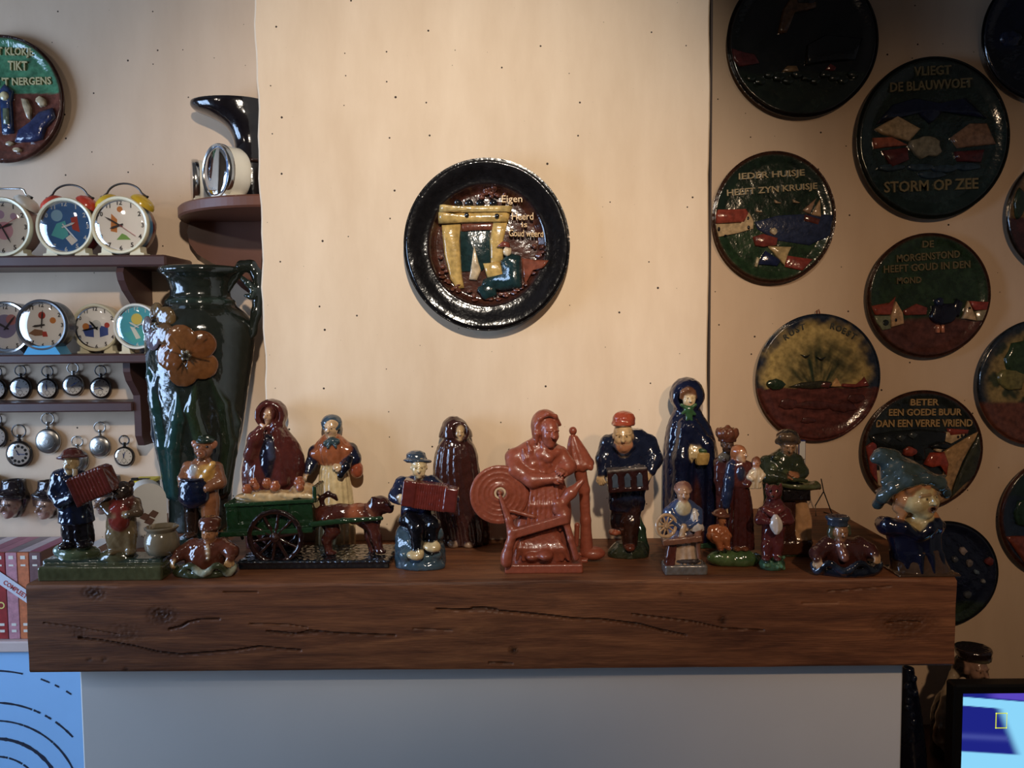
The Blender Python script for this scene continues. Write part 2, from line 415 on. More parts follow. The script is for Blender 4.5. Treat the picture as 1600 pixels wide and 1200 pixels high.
def beam():
    xa = float(at(43, 980, YB)[0]); xb = float(at(1492, 980, YB)[0])
    nx = 860; xs = np.linspace(xa, xb, nx)
    prof = []                                             # (y, z, ny, nz)
    b = 0.006
    for z in np.linspace(ZMB + b, ZM - b, 86): prof.append((YB, z, -1, 0))
    prof.append((YB + b * .3, ZM - b * .3, -.7, .7))
    for y in np.linspace(YB + b, YW - 0.002, 26): prof.append((y, ZM, 0, 0))
    prof += [(YW - 0.002, ZMB, 0, 0), (1.42, ZMB, 0, 0), (YB + b, ZMB, 0, 0), (YB + b * .3, ZMB + b * .3, -.7, -.7)]
    P = np.array(prof); m = len(P)
    X = np.repeat(xs[:, None], m, 1); Y = np.repeat(P[None, :, 0], nx, 0); Z = np.repeat(P[None, :, 1], nx, 0)
    s = YB / FPX
    px = 800 + X / s; pz = Z / s                           # pixel-sized coordinates on the front
    pyz = lambda py: float(at(768, py, YB)[2]) / s
    front = (np.arange(m) < 87)[None, :] * np.ones((nx, 1))
    wave = 0.0013 * np.sin(X * 5 + 1) + 0.0009 * np.sin(X * 13 + Z * 30) + 0.0006 * np.sin(X * 31 + Z * 77)
    dep = np.zeros_like(X); dark = np.ones_like(X)
    cracks = [([(50, 968), (94, 974), (169, 987)], 1.6, .5), ([(106, 992), (150, 998), (194, 1006), (231, 1015), (266, 1019), (312, 1016), (356, 1013), (394, 1007), (412, 1009), (459, 1013)], 2.4, .9),
              ([(250, 979), (269, 975), (281, 968), (300, 964), (331, 963)], 2.2, .8), ([(412, 983), (453, 988), (500, 985)], 2.0, .8),
              ([(407, 983), (449, 989), (475, 983), (512, 987), (569, 990), (610, 992)], 2.0, .8), ([(677, 951), (722, 953), (749, 951), (775, 955), (820, 959), (857, 963), (895, 968), (940, 970), (1000, 978), (1040, 989)], 2.4, 1.),
              ([(735, 951.5), (752, 951), (772, 954)], 4.2, 1.), ([(760, 1036), (797, 1038)], 2, .7), ([(950, 971), (1003, 980), (1075, 996)], 2.2, .8),
              ([(989, 962), (1085, 974), (1135, 985), (1199, 988)], 1.8, .7), ([(1395, 979), (1425, 976), (1450, 978)], 2.2, .8),
              ([(340, 922), (392, 922)], 2, .6), ([(640, 982), (700, 985)], 2, .5), ([(1260, 946), (1316, 946)], 1.6, .4), ([(380, 971), (440, 973), (470, 978)], 1.6, .6), ([(1300, 928), (1400, 921)], 1.4, .4)]
    for pl, wd, am in cracks:
        for (ax, ay), (bx_, by) in zip(pl[:-1], pl[1:]):
            az, bz = pyz(ay) , pyz(by)
            dx, dz = bx_ - ax, bz - az; L2 = dx * dx + dz * dz
            t = np.clip(((px - ax) * dx + (pz - az) * dz) / L2, 0, 1)
            d = np.hypot(px - ax - t * dx, pz - az - t * dz)
            k = np.clip(1 - d / wd, 0, 1) * am * front
            dep = np.maximum(dep, k * 0.006); dark = np.minimum(dark, 1 - 0.75 * np.clip(1 - d / (wd * 1.2), 0, 1) * am * front)
    for kx, ky, rx, ry, am in [(240, 957, 26, 18, .55), (240, 955, 13, 9, .5), (132, 922, 20, 13, .6), (179, 1043, 5, 6, .7), (121, 1025, 5, 4, .5), (145, 1025, 5, 4, .5), (799, 1017, 8, 7, .8),
                               (1133, 972, 8, 8, .7), (1425, 980, 52, 26, .45), (180, 985, 30, 22, .25), (105, 985, 14, 10, .3), (750, 990, 60, 24, .12), (1066, 931, 4, 4, .5)]:
        q = np.hypot((px - kx) / rx, (pz - pyz(ky)) / ry) + 0.12 * np.sin(px * .5) * np.sin(pz * .7)
        k = np.clip(1.25 - q, 0, 1) * am * front; dark = np.minimum(dark, 1 - k); dep += 0.0012 * k * (1 + np.sin(q * 16))
    top = (P[:, 2] == 0) & (P[:, 1] == ZM)
    Y2 = Y + (wave + dep) * (-P[None, :, 2]) ; Z2 = Z + np.where(front > 0, 0, 0) + (P[None, :, 3] * wave)
    V = np.stack([X, Y2, Z2], -1).reshape(-1, 3)
    I, J = np.meshgrid(np.arange(nx - 1), np.arange(m), indexing='ij'); J2 = (J + 1) % m
    F = np.stack([I * m + J, (I + 1) * m + J, (I + 1) * m + J2, I * m + J2], -1).reshape(-1, 4)
    Fl = [tuple(int(v) for v in f) for f in F]
    Fl += [tuple(range(m)), tuple((nx - 1) * m + k for k in range(m))[::-1]]
    o = make('mantel_beam', V, Fl, woodmat(), loc=((xa + xb) / 2, (YB + YW) / 2, ZMB), col=np.repeat(dark.reshape(-1, 1), 3, 1), smooth=True)
    o.data.set_sharp_from_angle(angle=math.radians(40))
    tag(o, 'thick rough oak beam mantel with cracks and knots, carrying the ceramic figurines', 'mantel')
beam()

# ================================================================== wall plates
def vn(x, y, s=0.0):
    """cheap smooth noise in about -1..1"""
    return (np.sin(x * 1.7 + y * 2.3 + s) + np.sin(x * 3.1 - y * 2.7 + s * 1.7 + 1.1) * .7 + np.sin(-x * 5.3 + y * 4.9 + s * 2.3) * .45
            + np.sin(x * 9.1 + y * 8.3 + s * 3.1) * .3) / 2.45
def mixc(a, b, t): return a * (1 - t[:, None]) + np.array(b)[None, :] * t[:, None]
def mute(c, k=.84, d=.86):
    c = np.asarray(c, float); l = (c @ np.array([.3, .55, .15]))[..., None]; return np.clip((l + (c - l) * k) * d, 0, 1)
def sstep(e0, e1, x):
    t = np.clip((x - e0) / (e1 - e0), 0, 1); return t * t * (3 - 2 * t)
class Plate:
    def __init__(s, name, px, py, rx, ry, wallY, label, paint, well=None, thick=0.16, ox=0, oy=0, k=1.0, letter=None):
        s.Y = wallY; s.px, s.py = px, py; s.ox, s.oy, s.k = ox, oy, k
        mid = wallY - 0.02; sc_ = mid / FPX; s.R = (rx + ry) / 2 * sc_; s.c = at(px, py, mid); s.c[1] = wallY
        s.sx = rx / ((rx + ry) / 2); s.sz = ry / ((rx + ry) / 2); s.rx, s.ry = rx, ry; s.thick = thick; s.well = well
        s.o = thing(name, s.c, label, 'plate', 'glazed picture plates')
        n, m = 168, 66; rr = np.concatenate([np.linspace(0.0, 1.0, m) ** 0.9])
        rr[0] = 0.004
        th = np.linspace(0, 2 * np.pi, n, endpoint=False)
        Rr, T = np.meshgrid(rr, th, indexing='ij'); u = (Rr * np.cos(T)).ravel(); v = (Rr * np.sin(T)).ravel()
        h = s.height(Rr.ravel()) + 0.006 * vn(u * 3, v * 3, px) * (Rr.ravel() < .97)
        col = mute(paint(s, u, v))
        V = np.stack([u * s.sx, -h, v * s.sz], 1)
        bp = [(1.012, thick * .93), (1.014, thick * .8), (.99, thick * .66), (.80, .05), (.62, 0.012), (.0, 0.012)]
        for r, hh in bp:
            V = np.concatenate([V, np.stack([r * np.cos(th) * s.sx, np.full(n, -hh), r * np.sin(th) * s.sz], 1)])
            col = np.concatenate([col, col[(m - 1) * n:m * n] * .8])
        V = V * s.R + s.c
        M = m + len(bp)
        I, J = np.meshgrid(np.arange(M - 1), np.arange(n), indexing='ij'); J2 = (J + 1) % n
        F = np.stack([I * n + J, (I + 1) * n + J, (I + 1) * n + J2, I * n + J2], -1).reshape(-1, 4)
        make('dish', V, F, PLATEM, s.o, col=col)
    def height(s, r):
        t = s.thick
        if s.well:
            w0 = s.well
            return np.where(r > w0, t * (.72 + .28 * sstep(w0, .98, r)) - .05 * sstep(.975, 1.0, r), t * (.72 - .5 * sstep(w0, w0 - .10, r)))
        return t * (.78 + .22 * sstep(.80, .96, r)) - .06 * sstep(.965, 1.0, r)
    def uv(s, cx, cy):
        return ((cx / s.k + s.ox - s.px) / s.rx, -(cy / s.k + s.oy - s.py) / s.ry)
    def pt(s, u, v, h):
        return s.c + s.R * np.array([u * s.sx, -h, v * s.sz])
    def poly(s, name, pts, col, lift=.035, inset=.18, var=.25):
        """one raised piece of the relief"""
        P = [s.uv(*p) for p in pts]; P = [(u, v) if math.hypot(u, v) < .96 else tuple(np.array((u, v)) * .96 / math.hypot(u, v)) for u, v in P]
        c = np.mean(P, 0); h = float(s.height(np.array([math.hypot(*c)]))[0])
        Q = []                                           # refine the outline so that it follows the dish
        for i in range(len(P)):
            a, b = np.array(P[i]), np.array(P[(i + 1) % len(P)]); nn = max(1, int(np.linalg.norm(b - a) / .12))
            for t in range(nn): Q.append(a + (b - a) * t / nn)
        Q = np.array(Q); n = len(Q); V = []; 
        hq = s.height(np.hypot(Q[:, 0], Q[:, 1]))
        for (f, dz) in ((1.0, -.05), (1.0, lift * .55), (1 - inset * .5, lift * .9), (1 - inset, lift)):
            for (u, v), hh in zip(c + (Q - c) * f, hq): V.append(s.pt(u, v, hh + dz))
        F = [(j * n + i, (j + 1) * n + i, (j + 1) * n + (i + 1) % n, j * n + (i + 1) % n) for j in range(3) for i in range(n)]
        V.append(s.pt(*c, h + lift * 1.05)); F += [(3 * n + i, 4 * n, 3 * n + (i + 1) % n) for i in range(n)]
        ar = sum(Q[i][0] * Q[(i + 1) % n][1] - Q[(i + 1) % n][0] * Q[i][1] for i in range(n))
        if ar < 0: F = [f[::-1] for f in F]
        cc = np.repeat(mute(np.array([col])), len(V), 0)
        make(name, V, F, PLATEM, s.o, col=cc)
    def blob(s, name, cx, cy, rx, ry, col, lift=.04, n=14, jit=.18, seed=0):
        r = random.Random(seed + cx); pts = []
        for i in range(n):
            t = 2 * math.pi * i / n; q = 1 + r.uniform(-jit, jit); pts.append((cx + rx * q * math.cos(t), cy + ry * q * math.sin(t)))
        s.poly(name, pts, col, lift)
    def text(s, lines, col, lift=.03, bold=.02, rough_=0):
        m = pmat('lettering_%d_%d_%d' % tuple(int(c * 999) for c in col), col, .35, coat=.3, noise=.35, nscale=300)
        for (t, cx, cy, wid, hei, ang) in lines:
            u, v = s.uv(cx, cy); h = float(s.height(np.array([math.hypot(u, v)]))[0]); g = G()
            px2m = s.R / ((s.rx + s.ry) / 2) / s.k
            text_into(g, t, s.pt(u, v, h + lift * .5), wid * px2m if wid else None, hei * px2m, dep=lift * .6 * s.R, ang=ang, bold=bold)
            g.obj('lettering', m, s.o)
def base2(top, bot, line, soft=.02, rim=None, var=.3, seed=1, wob=.03):
    """two glaze fields meeting at a wavy horizon"""
    def f(p, u, v):
        c = np.repeat(np.array([top]), len(u), 0)
        ln = line + wob * vn(u * 3, v * 0, seed)
        c = mixc(c, bot, sstep(ln + soft, ln - soft, v))
        c = c * (1 + var * vn(u * 4, v * 4, seed))[:, None]
        if rim is not None: c = mixc(c, rim, sstep(.93, .985, np.hypot(u, v)))
        return np.clip(c, 0, 1)
    return f
RW = YW
DG, MG, NV, MR, TN, CRM = C(38, 56, 40), C(52, 78, 50), C(28, 40, 78), C(98, 44, 34), C(178, 138, 92), C(214, 186, 142)
RD, BK = C(150, 52, 36), C(24, 24, 28)

# --- plate on the chimney breast
def paintC(p, u, v):
    r = np.hypot(u, v); c = np.repeat(np.array([C(20, 18, 20)]), len(u), 0)
    b = np.repeat(np.array([C(80, 42, 30)]), len(u), 0) * (1 + .35 * vn(u * 9, v * 9, 2))[:, None]
    t = sstep(.74, .66, r); c = c * (1 - t[:, None]) + b * t[:, None]
    return np.clip(c, 0, 1)
P = Plate('fireplace_plate', 761, 384, 126, 130, YC, 'large black-rimmed plate with a yellow fireplace relief, hung on the chimney breast', paintC, well=.73, thick=.24, ox=600, oy=230, k=3.872)
YL, TL = C(206, 164, 74), C(26, 52, 54)
P.poly('hearth_opening', [(460, 505), (640, 500), (642, 690), (590, 745), (465, 748)], TL, .02, .05)
P.poly('hearth_curtain', [(468, 458), (668, 455), (662, 500), (475, 508)], C(120, 62, 40), .045)
P.poly('hearth_column', [(352, 470), (465, 465), (458, 560), (470, 770), (482, 845), (440, 852), (400, 795), (365, 640)], YL, .07, .3)
P.poly('hearth_column', [(662, 455), (748, 450), (722, 560), (718, 700), (645, 700), (640, 560)], YL, .07, .3)
P.poly('hearth_beam', [(338, 402), (762, 398), (752, 455), (333, 462)], YL, .10, .16)
P.poly('hearth_ledge', [(348, 362), (776, 362), (772, 400), (342, 402)], C(214, 176, 92), .13, .16)
for i, x in enumerate((455, 520, 585, 665)): P.blob('jar', x, 345, 26, 22, BK, .12, 10, .08, i)
P.blob('knob', 505, 418, 16, 16, BK, .14, 9, .05); P.blob('knob', 685, 424, 16, 16, BK, .14, 9, .05)
P.poly('flame', [(545, 592), (570, 690), (585, 740), (560, 800), (512, 795), (528, 700)], CRM, .06, .35)
P.poly('log', [(598, 700), (700, 695), (728, 780), (622, 785)], YL, .08, .3)
P.poly('seated_figure', [(705, 680), (760, 640), (825, 655), (832, 850), (700, 865), (580, 850), (600, 795), (722, 790)], TL, .09, .3)
P.blob('figure_head', 745, 632, 28, 30, CRM, .12, 12, .1); P.poly('figure_cap', [(680, 605), (715, 570), (760, 580), (765, 615), (735, 608)], C(130, 58, 40), .14, .25)
P.poly('chair', [(830, 670), (990, 690), (960, 735), (900, 745), (850, 830), (835, 760)], C(134, 66, 40), .06, .25)
P.blob('footstool', 622, 865, 58, 50, TL, .08, 14, .15)
for i in range(46):
    rr = random.Random(i); a = rr.uniform(-2.95, .1) if i < 34 else rr.uniform(1.2, 1.9); q = rr.uniform(.58, .68)
    P.blob('pebble', 623 + a * 0 + 496 * q * math.cos(a) * .98, 596 - 503 * q * math.sin(a) * .98, rr.uniform(12, 22), rr.uniform(10, 16), C(104, 54, 38), .06, 8, .15, i)
P.text([('Eigen', 775, 328, 122, 54, 0), ('Heerd', 838, 425, 128, 42, 0), ('is', 848, 474, 34, 30, 0), ('Goud weerd', 858, 526, 205, 40, -2)], C(196, 152, 86), .09, bold=0.005)

# --- plates of the right wall
P = Plate('house_plate', 1209, 340, 94.5, 100, RW, 'dark green plate with white-walled house, sea and sailing boat, lettered IEDER HUISJE HEEFT ZYN KRUISJE', base2(C(28, 44, 30), C(36, 58, 32), -.05, rim=C(70, 40, 26)), ox=1100, oy=220, k=5.217)
P.poly('sea', [(415, 660), (600, 610), (800, 600), (1050, 610), (1035, 780), (860, 850), (600, 810), (440, 720)], C(40, 50, 80), .02, .1)
P.poly('house_wall', [(80, 680), (330, 665), (365, 580), (405, 650), (405, 715), (280, 750), (105, 785)], C(206, 172, 122), .04, .1)
P.poly('house_roof', [(80, 610), (110, 562), (340, 555), (365, 590), (330, 662), (78, 674)], C(150, 58, 38), .055, .15)
for x, y, a, b in ((120, 718, 12, 20), (223, 706, 12, 20), (362, 706, 12, 18), (357, 632, 10, 16), (174, 752, 14, 28)): P.blob('house_window', x, y, a, b, BK, .05, 10, .03)
P.poly('boat_hull', [(815, 605), (945, 645), (925, 690), (810, 655)], C(96, 44, 34), .05); P.poly('sail', [(800, 570), (905, 475), (855, 605)], C(150, 112, 82), .05); P.poly('sail', [(868, 605), (935, 485), (945, 625)], C(186, 146, 100), .05)
for x, y in ((450, 570), (600, 500), (748, 498)): P.poly('bird', [(x - 32, y - 18), (x - 2, y), (x + 30, y + 14), (x, y + 16), (x - 26, y + 12)], C(160, 130, 96), .04)
P.poly('figure_torso', [(400, 780), (480, 755), (600, 790), (592, 850), (480, 862), (420, 850)], C(130, 50, 38), .06); P.blob('figure_head', 562, 738, 28, 30, C(200, 176, 140), .07)
P.poly('figure_skirt', [(440, 1000), (500, 890), (630, 970), (600, 1015)], C(30, 38, 74), .05); P.poly('figure_apron', [(520, 855), (712, 862), (690, 905), (655, 1012), (600, 950)], C(196, 164, 104), .06)
P.poly('figure_stocking', [(415, 1015), (435, 940), (455, 950), (435, 1025)], C(190, 170, 130), .05); P.poly('red_field', [(680, 930), (885, 962), (800, 1055), (662, 1020)], C(140, 48, 34), .03)
P.text([('IEDER HUISJE', 545, 292, 530, 66, 3), ('HEEFT ZYN KRUISJE', 550, 410, 728, 66, 4)], C(150, 132, 96))

P = Plate('cockerel_plate', 1451, 462, 95, 95.5, RW, 'green cockerel plate lettered DE MORGENSTOND HEEFT GOUD IN DEN MOND', base2(C(38, 58, 34), C(92, 48, 36), -.38, rim=C(70, 40, 26), soft=.05), ox=1340, oy=350, k=5.219)
P.poly('house_wall', [(135, 745), (275, 742), (280, 850), (200, 862), (150, 800)], C(120, 124, 92), .03); P.poly('house_roof', [(108, 665), (265, 635), (310, 588), (272, 738), (140, 738)], C(150, 58, 36), .05)
P.poly('house_gable', [(268, 742), (310, 628), (365, 718), (378, 812), (275, 838)], C(206, 160, 108), .06, .12); P.blob('house_window', 306, 780, 10, 16, BK, .075, 8, .05); P.blob('house_window', 230, 800, 30, 28, C(34, 40, 34), .04, 8, .05)
P.poly('barn_roof', [(372, 705), (480, 648), (570, 680), (565, 738), (390, 742)], C(128, 52, 38), .04); P.blob('cockerel_body', 705, 730, 115, 88, C(26, 26, 40), .07, 18, .12); P.blob('cockerel_head', 660, 635, 32, 34, C(34, 40, 64), .08); P.poly('cockerel_tail', [(760, 700), (800, 610), (850, 640), (820, 760)], C(26, 26, 36), .07)
for x in (655, 692): P.poly('cockerel_leg', [(x - 10, 820), (x + 12, 820), (x + 14, 888), (x - 12, 886)], C(206, 120, 76), .06)
P.poly('house_gable', [(850, 772), (895, 628), (948, 738), (960, 792), (872, 774)], C(206, 170, 120), .06, .12); P.blob('house_window', 900, 688, 10, 12, BK, .075, 8, .05); P.poly('house_wall', [(955, 715), (1060, 705), (1030, 800), (962, 792)], C(150, 134, 96), .04); P.poly('house_roof', [(908, 630), (1068, 640), (1045, 705), (945, 706)], C(152, 52, 38), .055)
P.text([('DE', 560, 170, 92, 55, 2), ('MORGENSTOND', 565, 268, 510, 60, 4), ('HEEFT GOUD IN DEN', 556, 352, 700, 60, 3), ('MOND', 415, 460, 198, 52, 2)], C(98, 86, 56))

def paint5(p, u, v):
    r = np.hypot(u, v); c = np.repeat(np.array([C(196, 164, 84)]), len(u), 0)
    ang = np.arctan2(u, v + .32); fan = np.abs(vn(ang * 5, r * 1.5, 3.0))
    c = mixc(c, C(44, 58, 34), np.clip(sstep(.75, .1, np.hypot(u * .95, v - .12)) * (.25 + fan) * 1.1, 0, 1) * (v > -.3))
    for gx, gy, gr, ga in ((.30, .30, .34, .85), (-.2, .02, .42, .8), (.05, .42, .25, .5), (.55, .18, .3, .6)): c = mixc(c, C(38, 48, 34), ga * np.exp(-(((u - gx) / gr) ** 2 + ((v - gy) / (gr * .8)) ** 2)) * np.clip(.7 + .6 * vn(u * 7 + v * 3, v * 8, 5), 0, 1))
    c = mixc(c, C(36, 46, 64), sstep(.76, .98, r + .05 * u * (v < .4) + .08 * vn(u * 6, v * 6, 1)))
    ln = -.16 + .015 * vn(u * 8, v * 0, 4)
    b = np.repeat(np.array([C(96, 44, 34)]), len(u), 0) * (1 + .35 * vn(u * 3, v * 14, 2))[:, None]
    t = sstep(ln + .01, ln - .01, v); return np.clip(c * (1 - t[:, None]) + b * t[:, None], 0, 1)
P = Plate('sunset_plate', 1278, 590, 96, 98.5, RW, 'plate with ochre sky, blue rim and maroon ground, lettered RUST ROEST', paint5, ox=1160, oy=470, k=5.217)
P.blob('bush', 272, 678, 74, 46, C(40, 56, 36), .05, 16, .1); P.poly('hill', [(380, 700), (480, 665), (640, 650), (720, 660), (760, 705), (560, 720)], C(50, 46, 32), .04)
P.poly('house_gable', [(712, 700), (765, 628), (808, 700)], C(206, 150, 84), .05); P.poly('house_roof', [(800, 700), (815, 676), (950, 682), (990, 622), (1032, 695), (900, 712)], C(124, 46, 34), .06); P.poly('house_roof', [(630, 700), (650, 660), (720, 668), (700, 715)], C(92, 42, 34), .05)
for x, y in ((512, 442), (638, 462)): P.poly('bird', [(x - 42, y - 6), (x, y + 6), (x + 38, y - 8), (x + 8, y + 22), (x - 10, y + 20)], C(28, 32, 26), .05)
for i, (x, y, a, b) in enumerate(((600, 850, 190, 34), (830, 870, 110, 40), (380, 840, 80, 44), (540, 975, 60, 24), (930, 800, 70, 40))): P.blob('furrow', x, y, a, b, C(84, 40, 34), .03, 16, .15, i)
def arc_text(p, letters, col):
    g = G(); m = pmat('incised_lettering', col, .5); f = p.R / ((p.rx + p.ry) / 2) / p.k
    for ch, cx, cy, hh, ang in letters:
        u, v = p.uv(cx, cy); h = float(p.height(np.array([math.hypot(u, v)]))[0])
        text_into(g, ch, p.pt(u, v, h + .01), None, hh * f, dep=.01 * p.R, ang=ang)
    g.obj('lettering', m, p.o)
arc_text(P, [('R', 350, 290, 48, 32), ('U', 395, 258, 48, 26), ('S', 440, 232, 48, 20), ('T', 482, 212, 48, 14)], C(40, 42, 34))
arc_text(P, [('R', 730, 208, 48, -12), ('O', 778, 226, 48, -18), ('E', 822, 246, 48, -22), ('S', 858, 266, 48, -28), ('T', 900, 290, 48, -32)], C(40, 42, 34))
g = G(); g.tube([P.pt(-.02, 1.0, .1), P.pt(-.01, 1.06, .06), P.pt(.03, 1.08, .05), P.pt(.03, 1.0, .1)], .0012, 6); g.obj('hanging_loop', pmat('copper_wire', C(150, 70, 44), .4, .6), P.o)

P = Plate('neighbour_plate', 1441, 703, 94, 93, RW, 'plate of red-coated man, lettered BETER EEN GOEDE BUUR DAN EEN VERRE VRIEND', base2(C(38, 44, 42), C(150, 112, 70), -.55, rim=C(70, 40, 26), soft=.06), ox=1330, oy=590, k=3.87)
P.poly('path', [(560, 450), (780, 320), (745, 375), (680, 500), (600, 710), (520, 775), (450, 740), (560, 600)], C(186, 142, 84), .025, .06); P.poly('field', [(780, 335), (798, 440), (760, 600), (600, 735), (640, 620), (700, 480)], C(56, 58, 40), .04, .1)
P.poly('red_house', [(75, 410), (150, 375), (155, 640), (110, 570)], C(140, 46, 34), .04); P.poly('house_post', [(152, 560), (172, 560), (176, 660), (156, 650)], C(200, 170, 130), .04)
P.poly('tree', [(385, 500), (395, 420), (250, 440), (150, 420), (100, 350), (250, 320), (420, 310), (580, 330), (570, 400), (440, 430), (450, 500)], C(30, 34, 34), .05, .2)
for x, y in ((290, 360), (200, 370), (360, 345)): P.poly('leaf_slab', [(x - 34, y), (x - 4, y - 24), (x + 32, y - 8), (x + 4, y + 26)], C(60, 66, 68), .09)
P.poly('man_coat', [(440, 525), (478, 455), (560, 450), (588, 520), (578, 600), (548, 545), (520, 535), (480, 545)], C(170, 58, 32), .08, .3); P.blob('man_face', 520, 434, 20, 16, CRM, .09); P.poly('man_hat', [(462, 415), (520, 385), (604, 405), (560, 436), (500, 428)], C(26, 28, 30), .11, .25); P.blob('neighbour_coat', 350, 445, 40, 30, C(150, 56, 34), .07)
P.poly('cottage_wall', [(562, 385), (568, 328), (705, 335), (640, 378), (600, 400)], C(206, 172, 124), .04, .1); P.poly('cottage_roof', [(575, 306), (706, 314), (702, 338), (592, 348)], C(150, 52, 36), .055)
for x, y in ((640, 358), (662, 351), (686, 344)): P.blob('cottage_window', x, y, 7, 10, BK, .055, 8, .03)
P.text([('BETER', 435, 145, 172, 40, 0), ('EEN GOEDE BUUR', 440, 206, 442, 42, 0), ('DAN EEN VERRE VRIEND', 436, 273, 585, 45, 0)], C(170, 138, 92))

P = Plate('storm_plate', 1456, 217, 116, 121, RW, 'large dark green plate of a stormy sea, lettered VLIEGT DE BLAUWVOET STORM OP ZEE', base2(C(34, 46, 38), C(30, 46, 44), .2, rim=C(26, 30, 24)), ox=1320, oy=60, k=4.14)
P.poly('cloud_band', [(200, 560), (300, 440), (440, 400), (600, 430), (760, 400), (900, 530), (760, 480), (640, 470), (540, 560), (440, 470), (320, 470)], C(20, 28, 52), .04); P.poly('wing', [(190, 590), (330, 508), (480, 590), (410, 668), (240, 622)], C(166, 138, 96), .05); P.poly('wing', [(670, 650), (790, 560), (900, 560), (960, 690), (720, 712)], C(130, 92, 62), .05)
P.poly('sail', [(180, 645), (300, 640), (405, 692), (190, 712)], C(150, 74, 46), .04); P.poly('boat_hull', [(240, 725), (400, 705), (412, 785), (300, 832)], C(84, 30, 28), .05); P.poly('boat_hull', [(700, 735), (890, 722), (870, 805), (720, 795)], C(78, 28, 28), .05); P.blob('bird_body', 515, 700, 100, 72, C(120, 112, 88), .06)
for i, (x, y) in enumerate(((300, 830), (480, 830), (640, 840), (780, 830), (560, 880))): P.blob('wave', x, y, 90, 24, C(40, 58, 70), .04, 14, .15, i)
P.text([('VLIEGT', 545, 232, 235, 58, 2), ('DE BLAUWVOET', 540, 320, 520, 60, 3), ('STORM OP ZEE', 555, 945, 600, 70, 2)], C(104, 92, 62))

P = Plate('windmill_plate', 1253, 65, 114, 113, RW, 'very dark plate with a brown windmill sail, topmost beside the chimney', base2(C(26, 30, 28), C(34, 44, 34), -.4, rim=C(30, 22, 20)), ox=1100, oy=0, k=5.333)
P.poly('mill_sail', [(615, 285), (650, 100), (700, 20), (740, 20), (920, 40), (920, 85), (730, 130), (685, 280)], C(124, 84, 40), .05); P.poly('mill_body', [(740, -60), (920, -60), (900, 60), (760, 60)], C(30, 26, 26), .06); P.poly('meadow', [(220, 410), (430, 450), (470, 520), (300, 550), (245, 500)], C(88, 34, 34), .03)
P.poly('cottage', [(650, 590), (690, 545), (770, 545), (790, 590)], C(140, 106, 60), .04); P.poly('red_roof', [(1000, 580), (1040, 530), (1090, 560), (1080, 585)], C(130, 44, 34), .04); P.poly('tree', [(840, 540), (850, 380), (1000, 300), (1300, 330), (1250, 500), (1000, 520)], C(22, 26, 26), .05)
for i in range(12): P.blob('shrub', 400 + i * 75, 640 + 30 * math.sin(i * 2.1), 44, 28, C(34, 44, 32), .05, 10, .2, i)

def paint9(p, u, v):
    r = np.hypot(u, v); c = np.repeat(np.array([C(150, 124, 62)]), len(u), 0)
    c = mixc(c, C(34, 54, 32), sstep(-.1, .45, vn(u * 5, v * 5, 7)) * .9); c = mixc(c, C(40, 48, 58), sstep(.74, .97, r))
    t = sstep(-.28, -.34, v); return np.clip(mixc(c, C(110, 58, 38), t), 0, 1)
P = Plate('orchard_plate', 1622, 598, 95, 98, RW, 'plate with ochre and green foliage over brown ground, at the right edge', paint9)
P.ox, P.oy, P.k = 0, 0, 1
P.blob('tree_crown', 1600, 560, 34, 30, C(46, 66, 36), .06); P.blob('tree_crown', 1580, 592, 22, 18, C(120, 110, 50), .06); P.poly('tree_trunk', [(1604, 585), (1612, 585), (1614, 625), (1603, 625)], C(60, 40, 28), .06)
P = Plate('lake_plate', 1656, 808, 95, 97, RW, 'dark green and blue plate with red-brown foot, lowest at the right edge', base2(C(24, 44, 34), C(26, 40, 60), .35, rim=C(80, 44, 32)))
P.ox, P.oy, P.k = 0, 0, 1
P.poly('red_bank', [(1563, 840), (1600, 838), (1660, 850), (1660, 900), (1600, 880)], C(130, 56, 36), .05); P.blob('reeds', 1600, 800, 18, 22, C(34, 60, 44), .05)
P = Plate('dusk_plate', 1668, 335, 94, 94, RW, 'plate with tan sky and dark maroon field, a sliver at the right edge', base2(C(120, 90, 50), C(70, 34, 32), -.05, rim=C(40, 34, 30)))
P.ox, P.oy, P.k = 0, 0, 1
P.blob('tree', 1592, 318, 10, 24, C(40, 54, 34), .05)
P = Plate('night_plate', 1640, 55, 103, 100, RW, 'navy plate in the upper right corner, mostly out of view', base2(C(22, 26, 44), C(24, 28, 36), -.2, rim=C(22, 22, 26)))
P.ox, P.oy, P.k = 0, 0, 1
P.blob('cloud', 1580, 60, 16, 12, C(34, 40, 62), .04)
P = Plate('flower_plate', 1477, 897, 84, 84, RW, 'navy plate dotted with small pale flowers, half hidden behind the right end of the beam', base2(C(24, 30, 52), C(40, 54, 40), -.55, rim=C(30, 30, 34), soft=.08), ox=1340, oy=820, k=3.158)
for x, y, r, c in ((520, 128, 19, C(150, 134, 130)), (482, 170, 15, C(80, 84, 92)), (555, 190, 18, C(120, 110, 108)), (592, 235, 13, C(92, 112, 130)), (626, 283, 11, C(130, 130, 130)), (552, 350, 20, C(70, 74, 80)), (650, 180, 20, C(110, 44, 44))): P.blob('flower', x, y, r, r, c, .05, 9, .25)

